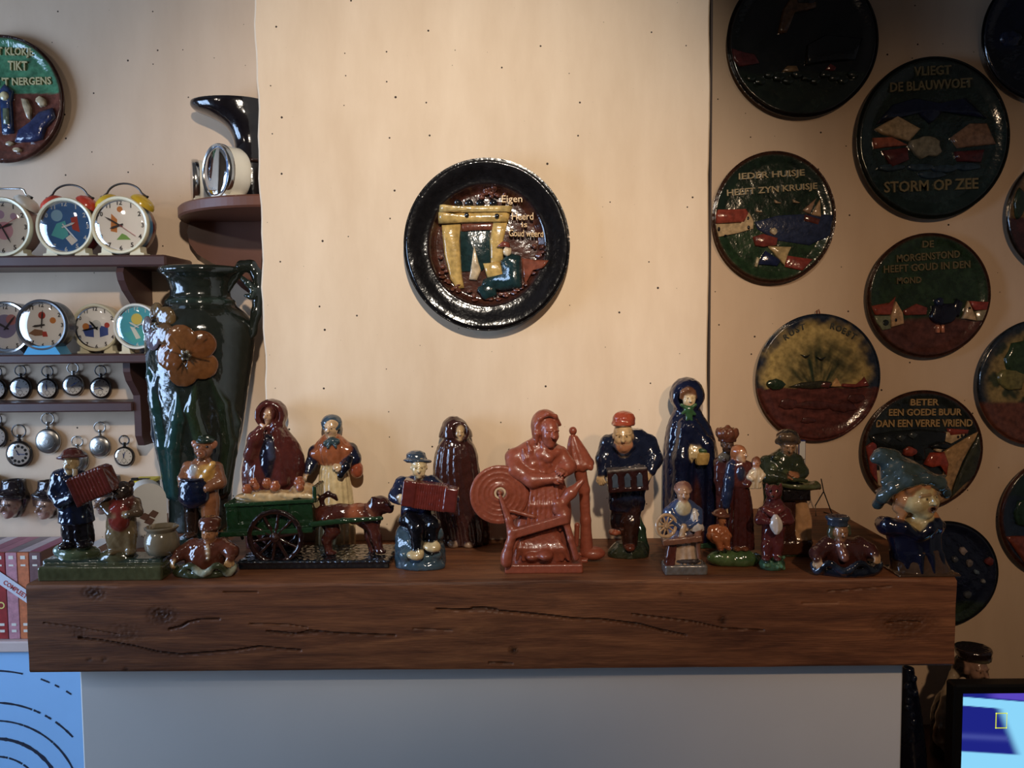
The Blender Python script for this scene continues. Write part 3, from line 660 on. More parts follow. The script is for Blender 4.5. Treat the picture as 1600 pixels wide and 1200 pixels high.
# --- plate on the left wall
P = Plate('clock_plate', 4, 155, 93, 95, YW, 'green and brown plate with a blue longcase clock, hung above the alarm clocks', base2(C(70, 134, 92), C(112, 58, 42), .09, rim=C(88, 52, 40), soft=.01, wob=.005), ox=0, oy=40, k=3.333)
P.poly('clock_case', [(8, 560), (4, 400), (-4, 345), (30, 308), (72, 345), (60, 400), (64, 555)], C(40, 62, 100), .06, .2); P.blob('clock_dial', 32, 372, 24, 24, C(214, 190, 130), .085, 14, .02); P.poly('clock_door', [(22, 430), (52, 430), (54, 515), (20, 515)], C(104, 112, 84), .08)
P.poly('goose', [(112, 380), (140, 385), (160, 430), (155, 490), (138, 480), (120, 420)], C(196, 170, 128), .06); P.blob('goose', 212, 398, 24, 28, C(206, 178, 132), .06)
P.poly('seated_figure', [(150, 500), (200, 450), (270, 430), (285, 480), (230, 530), (215, 590), (150, 600), (70, 600), (90, 540)], C(50, 56, 92), .07, .3); P.blob('clog', 42, 606, 22, 12, C(206, 180, 134), .05); P.blob('clog', 80, 640, 24, 12, C(206, 180, 134), .05)
P.text([("'T KLOKJE", 88, 152, 190, 52, -2), ('TIKT', 100, 218, 98, 46, -2), ("TIKT 'T NERGENS", 86, 296, 365, 40, 1)], C(196, 182, 134))

# ================================================================== shelf rack, clocks and watches on the left wall
DARKW = pmat('dark_stained_wood', C(74, 48, 44), 0.42, noise=.25, nscale=25, bump=.15)
REDW = pmat('reddish_stained_wood', C(96, 56, 40), 0.42, noise=.25, nscale=20, bump=.15)
CHROME = pmat('polished_metal', C(206, 204, 200), 0.16, 1.0)
STEEL = pmat('aged_silver', C(176, 172, 166), 0.3, 1.0, noise=.15, nscale=150, bump=.1)
GUN = pmat('dark_nickel', C(96, 92, 90), 0.32, 1.0, noise=.2, nscale=120)
BRASS = pmat('aged_brass', C(150, 122, 70), 0.35, 0.9, noise=.2, nscale=90)
WHITEP = pmat('white_enamel', C(228, 222, 208), 0.3, coat=.4, noise=.03)
CREAMP = pmat('cream_enamel', C(232, 222, 190), 0.3, coat=.4, noise=.03)
BLACKP = pmat('black_paint', C(22, 22, 24), 0.4)
NAVYP = pmat('blued_steel', C(36, 52, 96), 0.35, .3)
YS = 1.80
Z1 = float(at(100, 399, YS)[2]); Z1b = float(at(100, 417, YS)[2])
Z2 = float(at(100, 554, 1.79)[2]); Z2b = float(at(100, 568, 1.79)[2])
Z3 = float(at(100, 629, 1.86)[2]); Z3b = float(at(100, 644, 1.86)[2])
rack = thing('wall_shelf', (-1.1, YW, Z3b), 'dark stained wooden wall rack of three shelves with curved side bracket', 'shelf')
bx(-1.62, -0.767, YS, YW, Z1b, Z1, .004).obj('shelf_board', DARKW, rack)
bx(-1.62, -0.797, 1.79, YW, Z2b, Z2, .003).obj('shelf_board', DARKW, rack)
bx(-1.62, -0.882, 1.86, YW, Z3b, Z3, .003).obj('shelf_board', DARKW, rack)
def bracket(x, pts, name):
    """profile in (Y, z) swept over the board's thickness"""
    n = len(pts); V = [(x - .016, y, z) for y, z in pts] + [(x, y, z) for y, z in pts]
    F = [(i, (i + 1) % n, n + (i + 1) % n, n + i) for i in range(n)] + [tuple(range(n))[::-1], tuple(n + i for i in range(n))]
    make(name, V, F, DARKW, rack, smooth=False)
zb = lambda py: float(at(215, py, 1.86)[2])
for xx in (-0.866, -1.46):
    bracket(xx, [(YW, Z1b), (1.812, Z1b), (1.806, zb(428)), (1.812, zb(440)), (1.83, zb(455)), (1.86, zb(470)), (1.90, zb(490)), (1.915, zb(520)), (1.905, Z2), (YW, Z2)], 'side_bracket')
    bracket(xx, [(YW, Z2b), (1.822, Z2b), (1.822, zb(580)), (1.832, zb(594)), (1.85, zb(606)), (1.866, zb(618)), (1.868, zb(650)), (1.868, zb(682)), (1.875, zb(690)), (1.882, zb(698)), (YW, zb(698))], 'side_bracket')

def disc(g, r, y0, y1, n=40):
    return g.lathe([(r, y0), (r, y1)], n, axis='y')
def hands(t, M, R, ang, mat, y=-.0015, wid=1.0, names=('hour_hand', 'minute_hand')):
    for nm, a, L, wd in zip(names, ang, (.48, .74, .6), (.05, .035, .014)):
        a = math.radians(a); d = np.array([math.sin(a), math.cos(a)]); q = np.array([d[1], -d[0]])
        wd *= wid
        pts = [d * R * L, d * R * L * .7 + q * R * wd, -d * R * .14 + q * R * wd * .7, -d * R * .14 - q * R * wd * .7, d * R * L * .7 - q * R * wd]
        G().prism(pts, y, y - .0008).obj(nm, mat, t, M)
        y -= .0011
    g = G(); disc(g, R * .045, y + .0022, y - .0006, 12); g.obj('hand_boss', mat, t, M)
def numerals(t, M, R, rad, hgt, mat, nums=range(1, 13), y=0.0):
    for k in nums:
        a = math.radians(30 * k); g = G()
        text_into(g, str(k), (R * rad * math.sin(a), y, R * rad * math.cos(a)), None, R * hgt, dep=.0004)
        g.obj('numeral', mat, t, M)
def dome(r, h, n=36, y=0):
    return G().lathe([(r * math.cos(t), y - h * math.sin(t)) for t in np.linspace(0, 1.5, 7)], n, axis='y')

def clock(name, px, py, r, Y, zfloor, label, bezel, body, dial, numcol, handcol, ang, depth=.055, bells=None, handle=True, yaw=0, sec=None, foot=CREAMP, feet='twin', patches=(), nums=range(1, 13), nrad=.78, nh=.16, body2=None):
    c = at(px, py, Y); R = r * Y / FPX
    t = thing(name, (c[0], c[1], zfloor), label, 'alarm clock', 'alarm clocks on the shelves')
    M = frame(c, yaw)
    # drum, opening to the front
    b2 = body2 or body
    G().lathe([(R * .60, depth), (R * .88, depth * .96), (R * .95, depth * .8), (R * .95, depth * .5)], 48, axis='y').obj('back_shell', b2, t, M, auto=40)
    G().lathe([(R * .95, depth * .5), (R * .96, depth * .3), (R * .96, 0.004)], 48, axis='y').obj('drum', body, t, M, auto=40)
    G().lathe([(R * .96, .008), (R * 1.0, .005), (R * 1.0, -.004), (R * .97, -.007), (R * .90, -.006), (R * .86, -.001), (R * .86, .003)], 48, axis='y', cap=False).obj('bezel', bezel, t, M, auto=50)
    g = G(); disc(g, R * .87, .003, .0, 48); g.obj('dial', dial, t, M, auto=40)
    for pi_, (nm, (kind, a, mat)) in enumerate(patches):
        yo = -.0002 - .00008 * pi_
        if kind == 'c': g = G().lathe([(R * a[2], .0), (R * a[2], yo)], 28, c=(R * a[0], 0, R * a[1]), axis='y'); g.obj(nm, mat, t, M)
        else: G().prism([(R * x, R * z) for x, z in a], .0, yo).obj(nm, mat, t, M)
    if numcol is not None: numerals(t, M, R, nrad * .86 / .86, nh, numcol, nums, y=-.0006)
    hands(t, M, R * .8, ang, handcol, y=-.0016)
    if sec: 
        a = math.radians(sec[0]); G().tube([(0, -.0042, 0), (R * .66 * math.sin(a), -.0042, R * .66 * math.cos(a))], R * .009, 6).obj('second_hand', sec[1], t, M)
    dome(R * .86, .006, y=-.0045).obj('glass', glassmat(), t, M, auto=60)
    if bells:
        for s in (-1, 1):
            a = math.radians(38 * s); d = np.array([math.sin(a), 0, math.cos(a)])
            rb = R * .44; V = []; n = 24
            u = np.array([math.cos(a), 0, -math.sin(a)]); w_ = np.array([0, 1, 0]); cc = d * R * .98 + np.array([0, depth * .45, 0])
            rows = [(rb, 0), (rb * .97, rb * .2), (rb * .82, rb * .42), (rb * .55, rb * .58), (rb * .2, rb * .66), (.0006, rb * .67)]
            for q, h in rows:
                for i in range(n):
                    th = 2 * math.pi * i / n; V.append(cc + d * h + u * q * math.cos(th) + w_ * q * math.sin(th))
            F = [(j * n + i, j * n + (i + 1) % n, (j + 1) * n + (i + 1) % n, (j + 1) * n + i) for j in range(len(rows) - 1) for i in range(n)]
            F.append(tuple(range(n))[::-1]); G().put(V, F).obj('bell', bells, t, M, auto=50)
            G().tube([cc + d * rb * .6, cc + d * rb * .84], rb * .09, 8).obj('bell_screw', GUN, t, M)
        if handle:
            w0, h0 = R * .62, R * 1.46
            pts = [(R * math.sin(q) * .62 if abs(q) < 1.45 else R * .80 * (1 if q > 0 else -1), 0, R * (1.06 + .44 * math.cos(q)) if abs(q) < 1.45 else R * 1.02) for q in np.linspace(-1.5, 1.5, 17)]
            if handle == 'flat': pts = [(-R * .80, 0, R * 1.05), (-R * .62, 0, R * 1.14), (-R * .55, 0, R * 1.30), (-R * .45, 0, R * 1.34), (R * .45, 0, R * 1.34), (R * .55, 0, R * 1.30), (R * .62, 0, R * 1.14), (R * .80, 0, R * 1.05)]
            G().tube([np.array(p) + np.array([0, depth * .45, 0]) for p in pts], R * .035, 8).obj('carry_handle', GUN if handle is True else CHROME, t, M, auto=60)
    zl = zfloor - float(c[2])
    if feet == 'twin':
        for s in (-1, 1):
            G().prism([(s * R * .38, -R * .90), (s * R * .66, -R * .72), (s * R * .68, zl + R * .1), (s * R * .80, zl + R * .08), (s * R * .80, zl), (s * R * .30, zl), (s * R * .32, zl + R * .08)], depth * .55, -.002).obj('foot', foot, t, M)
    elif feet == 'block':
        G().prism([(-R * .72, zl), (R * .72, zl), (R * .5, -R * .80), (-R * .5, -R * .80)], depth * .8, -.006).obj('foot', foot, t, M)
    return t
WDIAL = pmat('white_dial', C(246, 244, 244), .5); NUM = pmat('grey_numerals', C(60, 56, 60), .5); NUMW = pmat('white_numerals', C(226, 232, 240), .5)
LIL = pmat('lilac_print', C(196, 170, 206), .5); PNK = pmat('pink_print', C(226, 176, 196), .5); BLU = pmat('blue_dial', C(56, 112, 178), .45, noise=.25, nscale=40)
SKY = pmat('sky_blue_dial', C(90, 186, 214), .45, noise=.12, nscale=40); AQ = pmat('aqua_print', C(96, 196, 206), .5); RDP = pmat('red_print', C(186, 70, 60), .5); GRP = pmat('green_print', C(130, 178, 96), .5)
ORP = pmat('orange_print', C(206, 132, 70), .5); YLP = pmat('yellow_print', C(232, 214, 120), .5); BLP = pmat('blue_print', C(70, 90, 160), .5)
GOLD = pmat('yellow_bell_enamel', C(206, 168, 44), .25, coat=.5, noise=.1); REDB = pmat('red_bell_enamel', C(196, 66, 48), .25, coat=.5, noise=.1)
REDBODY = pmat('dark_red_enamel', C(112, 34, 34), .3, coat=.4); BLUEBODY = pmat('blue_enamel', C(70, 130, 166), .3, coat=.4); TANBODY = pmat('tan_pink_enamel', C(176, 140, 126), .35, coat=.3); GREYBODY = pmat('dark_grey_enamel', C(70, 72, 78), .3, coat=.4)
SECR = pmat('red_hand_paint', C(170, 40, 40), .4)
clock('twin_bell_clock', 4, 355, 46, 1.815, Z1, 'white-bell alarm clock with lilac-printed dial, leftmost on the top shelf', CREAMP, TANBODY, WDIAL, NUM, NUM, (72, 152), bells=WHITEP, handle='flat',
      patches=[('print_patch', ('c', (.05, -.12, .3), PNK)), ('print_patch', ('c', (-.06, .42, .14), LIL)), ('print_patch', ('c', (.38, .36, .11), LIL)), ('print_patch', ('c', (-.4, .2, .12), LIL))], sec=(60, SECR))
clock('twin_bell_clock', 102, 354, 44.5, 1.815, Z1, 'red-bell alarm clock with blue dial and white numerals, on the top shelf', CREAMP, REDBODY, BLU, NUMW, NUMW, (70, 140), bells=REDB,
      patches=[('print_patch', ('c', (-.28, .38, .2), pmat('pale_blue_print', C(150, 196, 230), .5))), ('print_patch', ('p', [(-.5, -.3), (-.3, .1), (.0, .2), (.1, -.3), (-.1, -.45)], AQ)), ('print_patch', ('p', [(.2, .3), (.42, .35), (.5, -.2), (.25, -.1)], RDP)), ('print_patch', ('p', [(.0, -.4), (.2, -.25), (.4, -.5), (.2, -.65)], WDIAL))], sec=(138, NUMW))
clock('twin_bell_clock', 188, 352, 44.5, 1.815, Z1, 'yellow-bell alarm clock with white dial and green print, rightmost on the top shelf', CREAMP, BLUEBODY, WDIAL, NUM, NUM, (252, 300), bells=GOLD, body2=REDBODY,
      patches=[('print_patch', ('p', [(-.15, -.5), (.35, -.5), (.2, -.35), (.05, -.28)], GRP)), ('print_patch', ('c', (.0, .55, .1), ORP)), ('print_patch', ('p', [(-.34, -.2), (-.12, -.25), (-.1, .2), (-.3, .4)], ORP))], sec=(125, SECR))
clock('drum_clock', 10, 512, 41, 1.83, Z2, 'chrome-rimmed clock with mauve dial, leftmost on the second shelf', CHROME, GREYBODY, WDIAL, NUM, NUM, (300, 40), feet='block', foot=GREYBODY, patches=[('print_patch', ('c', (-.05, .05, .45), pmat('mauve_print', C(150, 140, 176), .5))), ('print_patch', ('c', (.2, .3, .2), pmat('rose_print', C(196, 130, 130), .5)))])
clock('drum_clock', 66, 508, 40, 1.80, Z2, 'dark-cased clock on a light blue foot, second on the second shelf', GREYBODY, GREYBODY, WDIAL, NUM, NUM, (262, 6), depth=.05, feet='block', foot=pmat('light_blue_plastic', C(70, 160, 206), .35), patches=[('print_patch', ('p', [(-.55, -.32), (-.3, -.15), (0, -.2), (.1, -.4), (-.3, -.42)], pmat('brown_print', C(150, 110, 84), .5))), ('print_patch', ('c', (.0, .38, .14), RDP)), ('print_patch', ('c', (.42, .18, .12), ORP)), ('print_patch', ('p', [(.0, -.25), (.15, -.25), (.2, -.45), (.0, -.45)], RDP))])
clock('drum_clock', 150, 512, 37.5, 1.90, Z2, 'cream-cased clock with black numerals, third on the second shelf', CREAMP, CREAMP, WDIAL, NUM, BLACKP, (318, 258), depth=.042, patches=[('print_patch', ('p', [(-.55, -.1), (-.4, .15), (-.1, .1), (-.1, -.4), (-.45, -.35)], BLP)), ('print_patch', ('p', [(.15, .1), (.5, .0), (.5, -.3), (.15, -.4)], BLP)), ('print_patch', ('c', (-.42, .05, .14), ORP)), ('print_patch', ('c', (.46, .1, .11), RDP)), ('print_patch', ('c', (0.02, .12, .2), pmat('grey_print', C(206, 208, 210), .5)))])
clock('drum_clock', 214, 510, 36, 1.845, Z2, 'white-rimmed clock with sky-blue dial, rightmost on the second shelf', WHITEP, WHITEP, SKY, NUMW, NUMW, (300, 62), depth=.038, nums=(12, 1, 2, 3, 6, 9, 10, 11), patches=[('alarm_dial', ('c', (.0, .32, .24), YLP)), ('print_patch', ('p', [(-.6, -.3), (-.2, -.2), (.3, -.1), (.6, .1), (.5, -.55), (-.2, -.75)], AQ)), ('print_patch', ('p', [(.25, -.15), (.5, .1), (.55, -.4), (.3, -.45)], GRP)), ('print_patch', ('p', [(-.3, -.0), (-.1, -.05), (.15, -.5), (-.05, -.55)], WDIAL)), ('print_patch', ('c', (.3, .1, .1), RDP))])

# ------------------------------------------------------------------ pocket watches
def watch(px, py, r, label, face, case=STEEL, bow=(27, 8), Yf=YW):
    Y = Yf - .008; c = at(px, py, Y); R = r * Y / FPX; k = Y / FPX
    t = thing('pocket_watch', (c[0], Yf, c[2] - R), label, 'pocket watch', 'pocket watches hung below the shelves')
    c = np.array([c[0], Yf, c[2]]); M = frame(c)
    G().lathe([(R * .5, -.0005), (R * .85, -.002), (R * .98, -.006), (R, -.009), (R * .97, -.0125), (R * .86, -.0145)] + ([(R * .80, -.012)] if face != 'back' else [(R * .7, -.0165), (R * .4, -.0185), (R * .01, -.019)]), 40, axis='y').obj('case', case, t, M, auto=60)
    if face == 'back':
        for q in (.62, .32): G().lathe([(R * q + .0006, -.0166 - (.62 - q) * .005), (R * q, -.0178 - (.62 - q) * .005), (R * q - .0006, -.0166 - (.62 - q) * .005)], 32, axis='y', cap=False).obj('engraved_ring', case, t, M)
        G().prism([(-R * .3, -R * .05), (0, R * .3), (R * .26, R * .1), (R * .1, -R * .3)], -.017, -.0196, .3).obj('engraved_shield', case, t, M)
    else:
        g = G(); disc(g, R * .80, -.011, -.0126, 36); g.obj('dial', WDIAL, t, M)
        if face == 'dots':
            for i in range(12):
                a = math.radians(30 * i); G().lathe([(R * .11, -.0126), (R * .11, -.0131)], 12, c=(R * .58 * math.sin(a), 0, R * .58 * math.cos(a)), axis='y').obj('hour_marker', BLACKP, t, M)
        else:
            for i in range(12):
                a = math.radians(30 * i); d = np.array([math.sin(a), math.cos(a)]); q = np.array([d[1], -d[0]]) * R * .025
                G().prism([d * R * .60 + q, d * R * .72 + q, d * R * .72 - q, d * R * .60 - q], -.0126, -.013).obj('hour_marker', BLACKP, t, M)
            G().lathe([(R * .22, -.0126), (R * .22, -.0129), (R * .19, -.0129)], 20, c=(0, 0, -R * .40), axis='y', cap=False).obj('seconds_ring', NUM, t, M)
        hands(t, M, R * .8, {'a': (285, 280), 'b': (350, 350), 'c': (45, 60), 'd': (120, 260), 'e': (350, 20), 'dots': (330, 92)}[face], NAVYP, y=-.0134)
        dome(R * .84, .003, 28, y=-.0146).obj('glass', glassmat(), t, M, auto=60)
    up, rb = bow; zc = up * k; rb *= k
    G().lathe([(R * .14, R * .96), (R * .16, R * 1.08), (R * .10, R * 1.12), (R * .10, max(R * 1.14, zc - rb * 1.1)), (R * .17, zc - rb * .9), (R * .15, zc - rb * .55), (R * .02, zc - rb * .5)], 14, c=(0, -.008, 0)).obj('crown', case, t, M, auto=50)
    G().tube([(rb * 1.1 * math.sin(a), -.008, zc + rb * math.cos(a)) for a in np.linspace(0, 2 * math.pi, 22, endpoint=False)], .0016, 7, closed=True).obj('bow', case, t, M, auto=80)
    G().tube([(0, 0.0, zc + rb * .86), (0, -.012, zc + rb * .84), (0, -.013, zc + rb * 1.1)], .0010, 6).obj('hook', BRASS, t, M)
watch(-5, 608, 17, 'pocket watch in upper row, cut off by the left edge', 'a', GUN)
watch(33, 606, 17.5, 'dark-cased pocket watch, second from left in the upper row', 'a', GUN)
watch(75, 607, 16.5, 'silver pocket watch with upright hands, third from left in the upper row', 'b', GUN)
watch(115, 602, 17, 'silver pocket watch hung slightly higher, fourth in the upper row', 'c', STEEL)
watch(158, 606, 17, 'pocket watch with black hands, rightmost of the upper row', 'd', GUN)
watch(-5, 682, 18, 'pocket watch in lower row, cut off by the left edge', 'e', GUN)
watch(31, 709, 21, 'large dark-rimmed pocket watch with round hour spots', 'dots', GUN, bow=(36, 10))
watch(76, 689, 20, 'silver hunter pocket watch with closed lid, largest of the closed ones', 'back', STEEL, bow=(35, 9))
watch(122, 719, 18, 'silver pocket watch half hidden behind the red-hatted accordion player', 'back', STEEL, bow=(30, 8))
watch(157, 697, 17, 'closed silver pocket watch hung beside the shelf bracket', 'back', STEEL, bow=(30, 8))
watch(195, 713, 16, 'small pocket watch with white dial, lowest on the right', 'e', GUN, bow=(26, 7))

# ------------------------------------------------------------------ corner shelf with two white clocks
ZS0 = float(at(287, 344, 1.88)[2]); ZS1 = ZS0 + .026
cs = thing('corner_shelf', (xl - .1, YW, ZS0 - .15), 'reddish brown quarter-round corner shelf between left wall and chimney breast', 'shelf')
n = 28; Rq = .258
ring = [(xl - .003 - Rq * math.cos(a), YW - .002 - Rq * math.sin(a)) for a in np.linspace(0, math.pi / 2 - .0, n)] + [(xl - .003, YW - .002)]
m = len(ring); V = []
for z, f in ((ZS0, .985), (ZS0 + .004, 1), (ZS1 - .004, 1), (ZS1, .985)):
    V += [(xl - .003 + (x - xl + .003) * f, YW - .002 + (y - YW + .002) * f, z) for x, y in ring]
F = [(j * m + i, j * m + (i + 1) % m, (j + 1) * m + (i + 1) % m, (j + 1) * m + i) for j in range(3) for i in range(m)] + [tuple(range(m))[::-1], tuple(3 * m + i for i in range(m))]
make('shelf_board', V, F, REDW, cs, smooth=False)
q = [at(a, b, 1.93) for a, b in ((300, 340), (296, 362), (300, 382), (312, 398), (328, 408), (352, 420), (380, 450), (408, 470), (415, 345))]
G().prism([(p[0] if p[0] < xl - .004 else xl - .004, min(p[2], ZS0)) for p in q], YW - .001, 1.915, 0).obj('wall_bracket', REDW, cs)
clock('drum_clock', 305, 284, 34, 1.895, ZS1, 'plain white drum clock seen edge-on, left on the corner shelf', CHROME, WHITEP, WDIAL, NUM, NUM, (300, 60), depth=.045, yaw=-66, feet='block', foot=WHITEP)
clock('drum_clock', 341, 269, 43, 1.735, ZS1, 'white clock turned sideways with shiny blue dial, right on the corner shelf', CHROME, WHITEP, pmat('pale_steel_blue_dial', C(120, 146, 180), .3, noise=.4, nscale=50), NUMW, NUMW, (330, 70), depth=.05, yaw=-42, feet='block', foot=WHITEP, patches=[('print_patch', ('c', (.1, -.1, .3), pmat('slate_print', C(80, 92, 120), .4))), ('print_patch', ('c', (-.1, .35, .2), BLP))])

# ------------------------------------------------------------------ cabinet with blue front, boxed set and small boxes
YCB = 1.79
ZK = float(at(20, 1003, YCB)[2]); ZKb = float(at(20, 1020, YCB)[2])
PALE = pmat('pale_board', C(206, 184, 176), .5, noise=.05, nscale=12)
cab = thing('low_cabinet', (-1.2, YW, 0), 'low cabinet with pale top and light blue front drawn with dark arcs', 'cabinet')
bx(-1.8, -0.79, YCB, YW - .001, ZKb, ZK, .003).obj('cabinet_top', PALE, cab)
bx(-1.78, -0.79, YCB + .014, YW - .001, 0, ZKb).obj('cabinet_front', pmat('light_blue_panel', C(150, 196, 240), .45, noise=.05, nscale=10), cab)
INK = pmat('dark_arc_ink', C(38, 44, 62), .5)
cc = at(-2, 1250, YCB + .0135); kk = YCB / FPX
for rad, wd, spans in ((216, 1.4, [(-20, 13), (21, 25), (27.5, 29.5), (33, 35.5)]), (163, 1.7, [(-20, 22), (23, 27), (30, 34), (37, 50)]), (133, 1.6, [(-20, 20), (20.5, 44), (44.5, 75)]), (103, 3.0, [(-20, 24), (24.3, 75)]), (73, 1.6, [(-10, 14), (16, 34), (36, 60)])):
    for a0, a1 in spans:
        V = []; nn = 22; rnd = random.Random(rad)
        for i, a in enumerate(np.radians(np.linspace(90 - a0, 90 - a1, nn))):
            wv = wd * (0.75 + .4 * rnd.random())
            for rq in (rad - wv, rad + wv):
                V.append((cc[0] + rq * kk * math.sin(math.pi / 2 - a), YCB + .0132, cc[2] + rq * kk * math.cos(math.pi / 2 - a)))
        V2 = [(x, y + .0006, z) for x, y, z in V]
        F = [(2 * i, 2 * i + 1, 2 * i + 3, 2 * i + 2) for i in range(nn - 1)]; L = len(V)
        F += [(L + 2 * i, L + 2 * i + 2, L + 2 * i + 3, L + 2 * i + 1) for i in range(nn - 1)]
        F += [(2 * i, 2 * i + 2, L + 2 * i + 2, L + 2 * i) for i in range(nn - 1)] + [(2 * i + 1, L + 2 * i + 1, L + 2 * i + 3, 2 * i + 3) for i in range(nn - 1)]
        make('arc_line', V + V2, F, INK, cab, smooth=False)
YX = 1.805
zt = float(at(30, 863, YX)[2]); xR = float(at(66, 930, YX)[0])
bs = thing('boxed_book_set', (xR - .1, YX + .06, ZK), 'printed carton of coloured volumes with a COMPLEET band, on the pale cabinet', 'box')
bx(xR - .4, xR, YX + .004, YW - .004, ZK, zt, .001).obj('carton', pmat('brown_carton', C(120, 78, 58), .55, noise=.15, nscale=30), bs)
sp = [C(150, 46, 44), C(186, 130, 140), C(196, 112, 72), C(112, 80, 80), C(160, 60, 56), C(190, 150, 150)]
wdt = float(at(66, 930, YX)[0] - at(47.5, 930, YX)[0])
for i in range(9):
    c0 = sp[(3 - i) % 6]; mt = pmat('printed_spine_%d' % ((3 - i) % 6), c0, .4, noise=.45, nscale=110)
    a = xR - (i + 1) * wdt; bx(a + .0006, a + wdt - .0006, YX, YX + .006, ZK + .001, zt - .001, .001).obj('spine', mt, bs)
    for zz, hh in ((zt - .012, .004), (zt - .03, .002), (ZK + .02, .003), (ZK + .035, .003)):
        bx(a + wdt * .3, a + wdt * .7, YX - .0006, YX + .001, zz - hh, zz + hh).obj('spine_mark', WHITEP, bs)
    G().lathe([(wdt * .3, 0), (wdt * .3, -.0006), (wdt * .2, -.0006)], 16, c=(a + wdt / 2, YX, ZK + .08 + .02 * (i % 3)), axis='y', cap=False).obj('spine_mark', YLP, bs)
    mt2 = pmat('printed_top_%d' % (i % 4), (C(150, 70, 104), C(196, 180, 186), C(120, 108, 116), C(168, 96, 120))[i % 4], .4, noise=.3, nscale=60)
    bx(a + .0004, a + wdt - .0004, YX + .008, YW - .006, zt, zt + .0006).obj('top_stripe', mt2, bs)
bc = at(20, 917, YX - .002); an = -36
g = G().box((0, 0, 0), (.05, .0006, .0125)); 
Mb = frame(bc, 0, 0, 36); g.obj('paper_band', pmat('pale_paper', C(206, 206, 214), .6, noise=.08), bs, Mb)
g = G(); text_into(g, 'COMPLEET', (.008, -.0008, -.001), .062, .011, dep=.0003); g.obj('lettering', pmat('red_ink', C(176, 62, 56), .5), bs, Mb)
c = at(160, 852, 1.88)
o = bx(c[0] - .03, c[0] + .03, 1.85, 1.93, ZK, float(c[2]) + .004, .002).obj('paper_box', pmat('off_white_card', C(208, 208, 206), .6, noise=.06), loc=(c[0], 1.89, ZK))
tag(o, 'small off-white card box behind the accordion player and bear plinth', 'box')

# ================================================================== clay modeller (signed distances -> one continuous surface)
def smin(a, b, k):
    h = np.clip(.5 + .5 * (b - a) / k, 0, 1); return b * (1 - h) + a * h - k * h * (1 - h)
def rotm(yaw=0, pitch=0, roll=0):
    """yaw > 0: front to image right; pitch > 0: front down; roll > 0: clockwise in the picture"""
    y, p, r = math.radians(yaw), math.radians(pitch), math.radians(roll)
    Rz = np.array([[math.cos(y), -math.sin(y), 0], [math.sin(y), math.cos(y), 0], [0, 0, 1]])
    Rx = np.array([[1, 0, 0], [0, math.cos(p), -math.sin(p)], [0, math.sin(p), math.cos(p)]])
    Ry = np.array([[math.cos(r), 0, math.sin(r)], [0, 1, 0], [-math.sin(r), 0, math.cos(r)]])
    return Rz @ Rx @ Ry
_CO = np.array([(i, j, k) for i in (0, 1) for j in (0, 1) for k in (0, 1)])
_ED = [(a, b) for a in range(8) for b in range(a + 1, 8) if np.abs(_CO[a] - _CO[b]).sum() == 1]
def nets(V):
    S = V < 0; n = np.array(V.shape)
    cnt = sum(S[i:n[0] - 1 + i, j:n[1] - 1 + j, k:n[2] - 1 + k].astype(np.int8) for i, j, k in _CO)
    cells = np.argwhere((cnt > 0) & (cnt < 8)); cid = -np.ones(n - 1, np.int64); cid[tuple(cells.T)] = np.arange(len(cells))
    val = np.stack([V[tuple((cells + o).T)] for o in _CO], 1)
    acc = np.zeros((len(cells), 3)); num = np.zeros(len(cells))
    for a, b in _ED:
        va, vb = val[:, a], val[:, b]; m = (va < 0) != (vb < 0)
        t = np.where(m, va / np.where(m, va - vb, 1), 0)[:, None]
        acc += np.where(m[:, None], _CO[a] + t * (_CO[b] - _CO[a]), 0); num += m
    P = cells + acc / num[:, None]; Q = []
    for ax in range(3):
        b, c = (ax + 1) % 3, (ax + 2) % 3
        sl0 = [slice(None)] * 3; sl1 = [slice(None)] * 3; sl0[ax] = slice(0, -1); sl1[ax] = slice(1, None)
        A, B = S[tuple(sl0)], S[tuple(sl1)]
        e = np.argwhere(A != B); e = e[(e[:, b] > 0) & (e[:, c] > 0) & (e[:, b] < n[b] - 1) & (e[:, c] < n[c] - 1)]
        def cell(db, dc):
            x = e.copy(); x[:, b] += db; x[:, c] += dc; return cid[tuple(x.T)]
        q = np.stack([cell(-1, -1), cell(0, -1), cell(0, 0), cell(-1, 0)], 1)
        fl = ~A[tuple(e.T)]; q[fl] = q[fl][:, ::-1]; Q.append(q)
    Q = np.concatenate(Q); return P, Q[(Q >= 0).all(1)]

class Fr:
    """work frame of one thing: crop coordinates of the photo (ox, oy, zoom) with a depth offset w toward the viewer"""
    def __init__(s, cx, cy, depth, crop, Y=None, z=None):
        s.ox, s.oy, s.k = crop; px, py = s.ox + cx / s.k, s.oy + cy / s.k; s.q = 1 / s.k
        zz = ZM if z is None else z
        if Y is None:
            f = at_z(px, py, zz); s.Y = float(f[1]) + depth * s.q * float(f[1]) / FPX
        else: s.Y = Y
        s.s = s.Y / FPX; b = at(px, py, s.Y); s.B = np.array([b[0], s.Y, zz])
    def L(s, c):
        w = c[2] if len(c) > 2 else 0.0
        return (at(s.ox + c[0] * s.q, s.oy + c[1] * s.q, s.Y - w * s.q * s.s) - s.B) / s.s
    def W(s, c): return at(s.ox + c[0] * s.q, s.oy + c[1] * s.q, s.Y - (c[2] if len(c) > 2 else 0.0) * s.q * s.s)

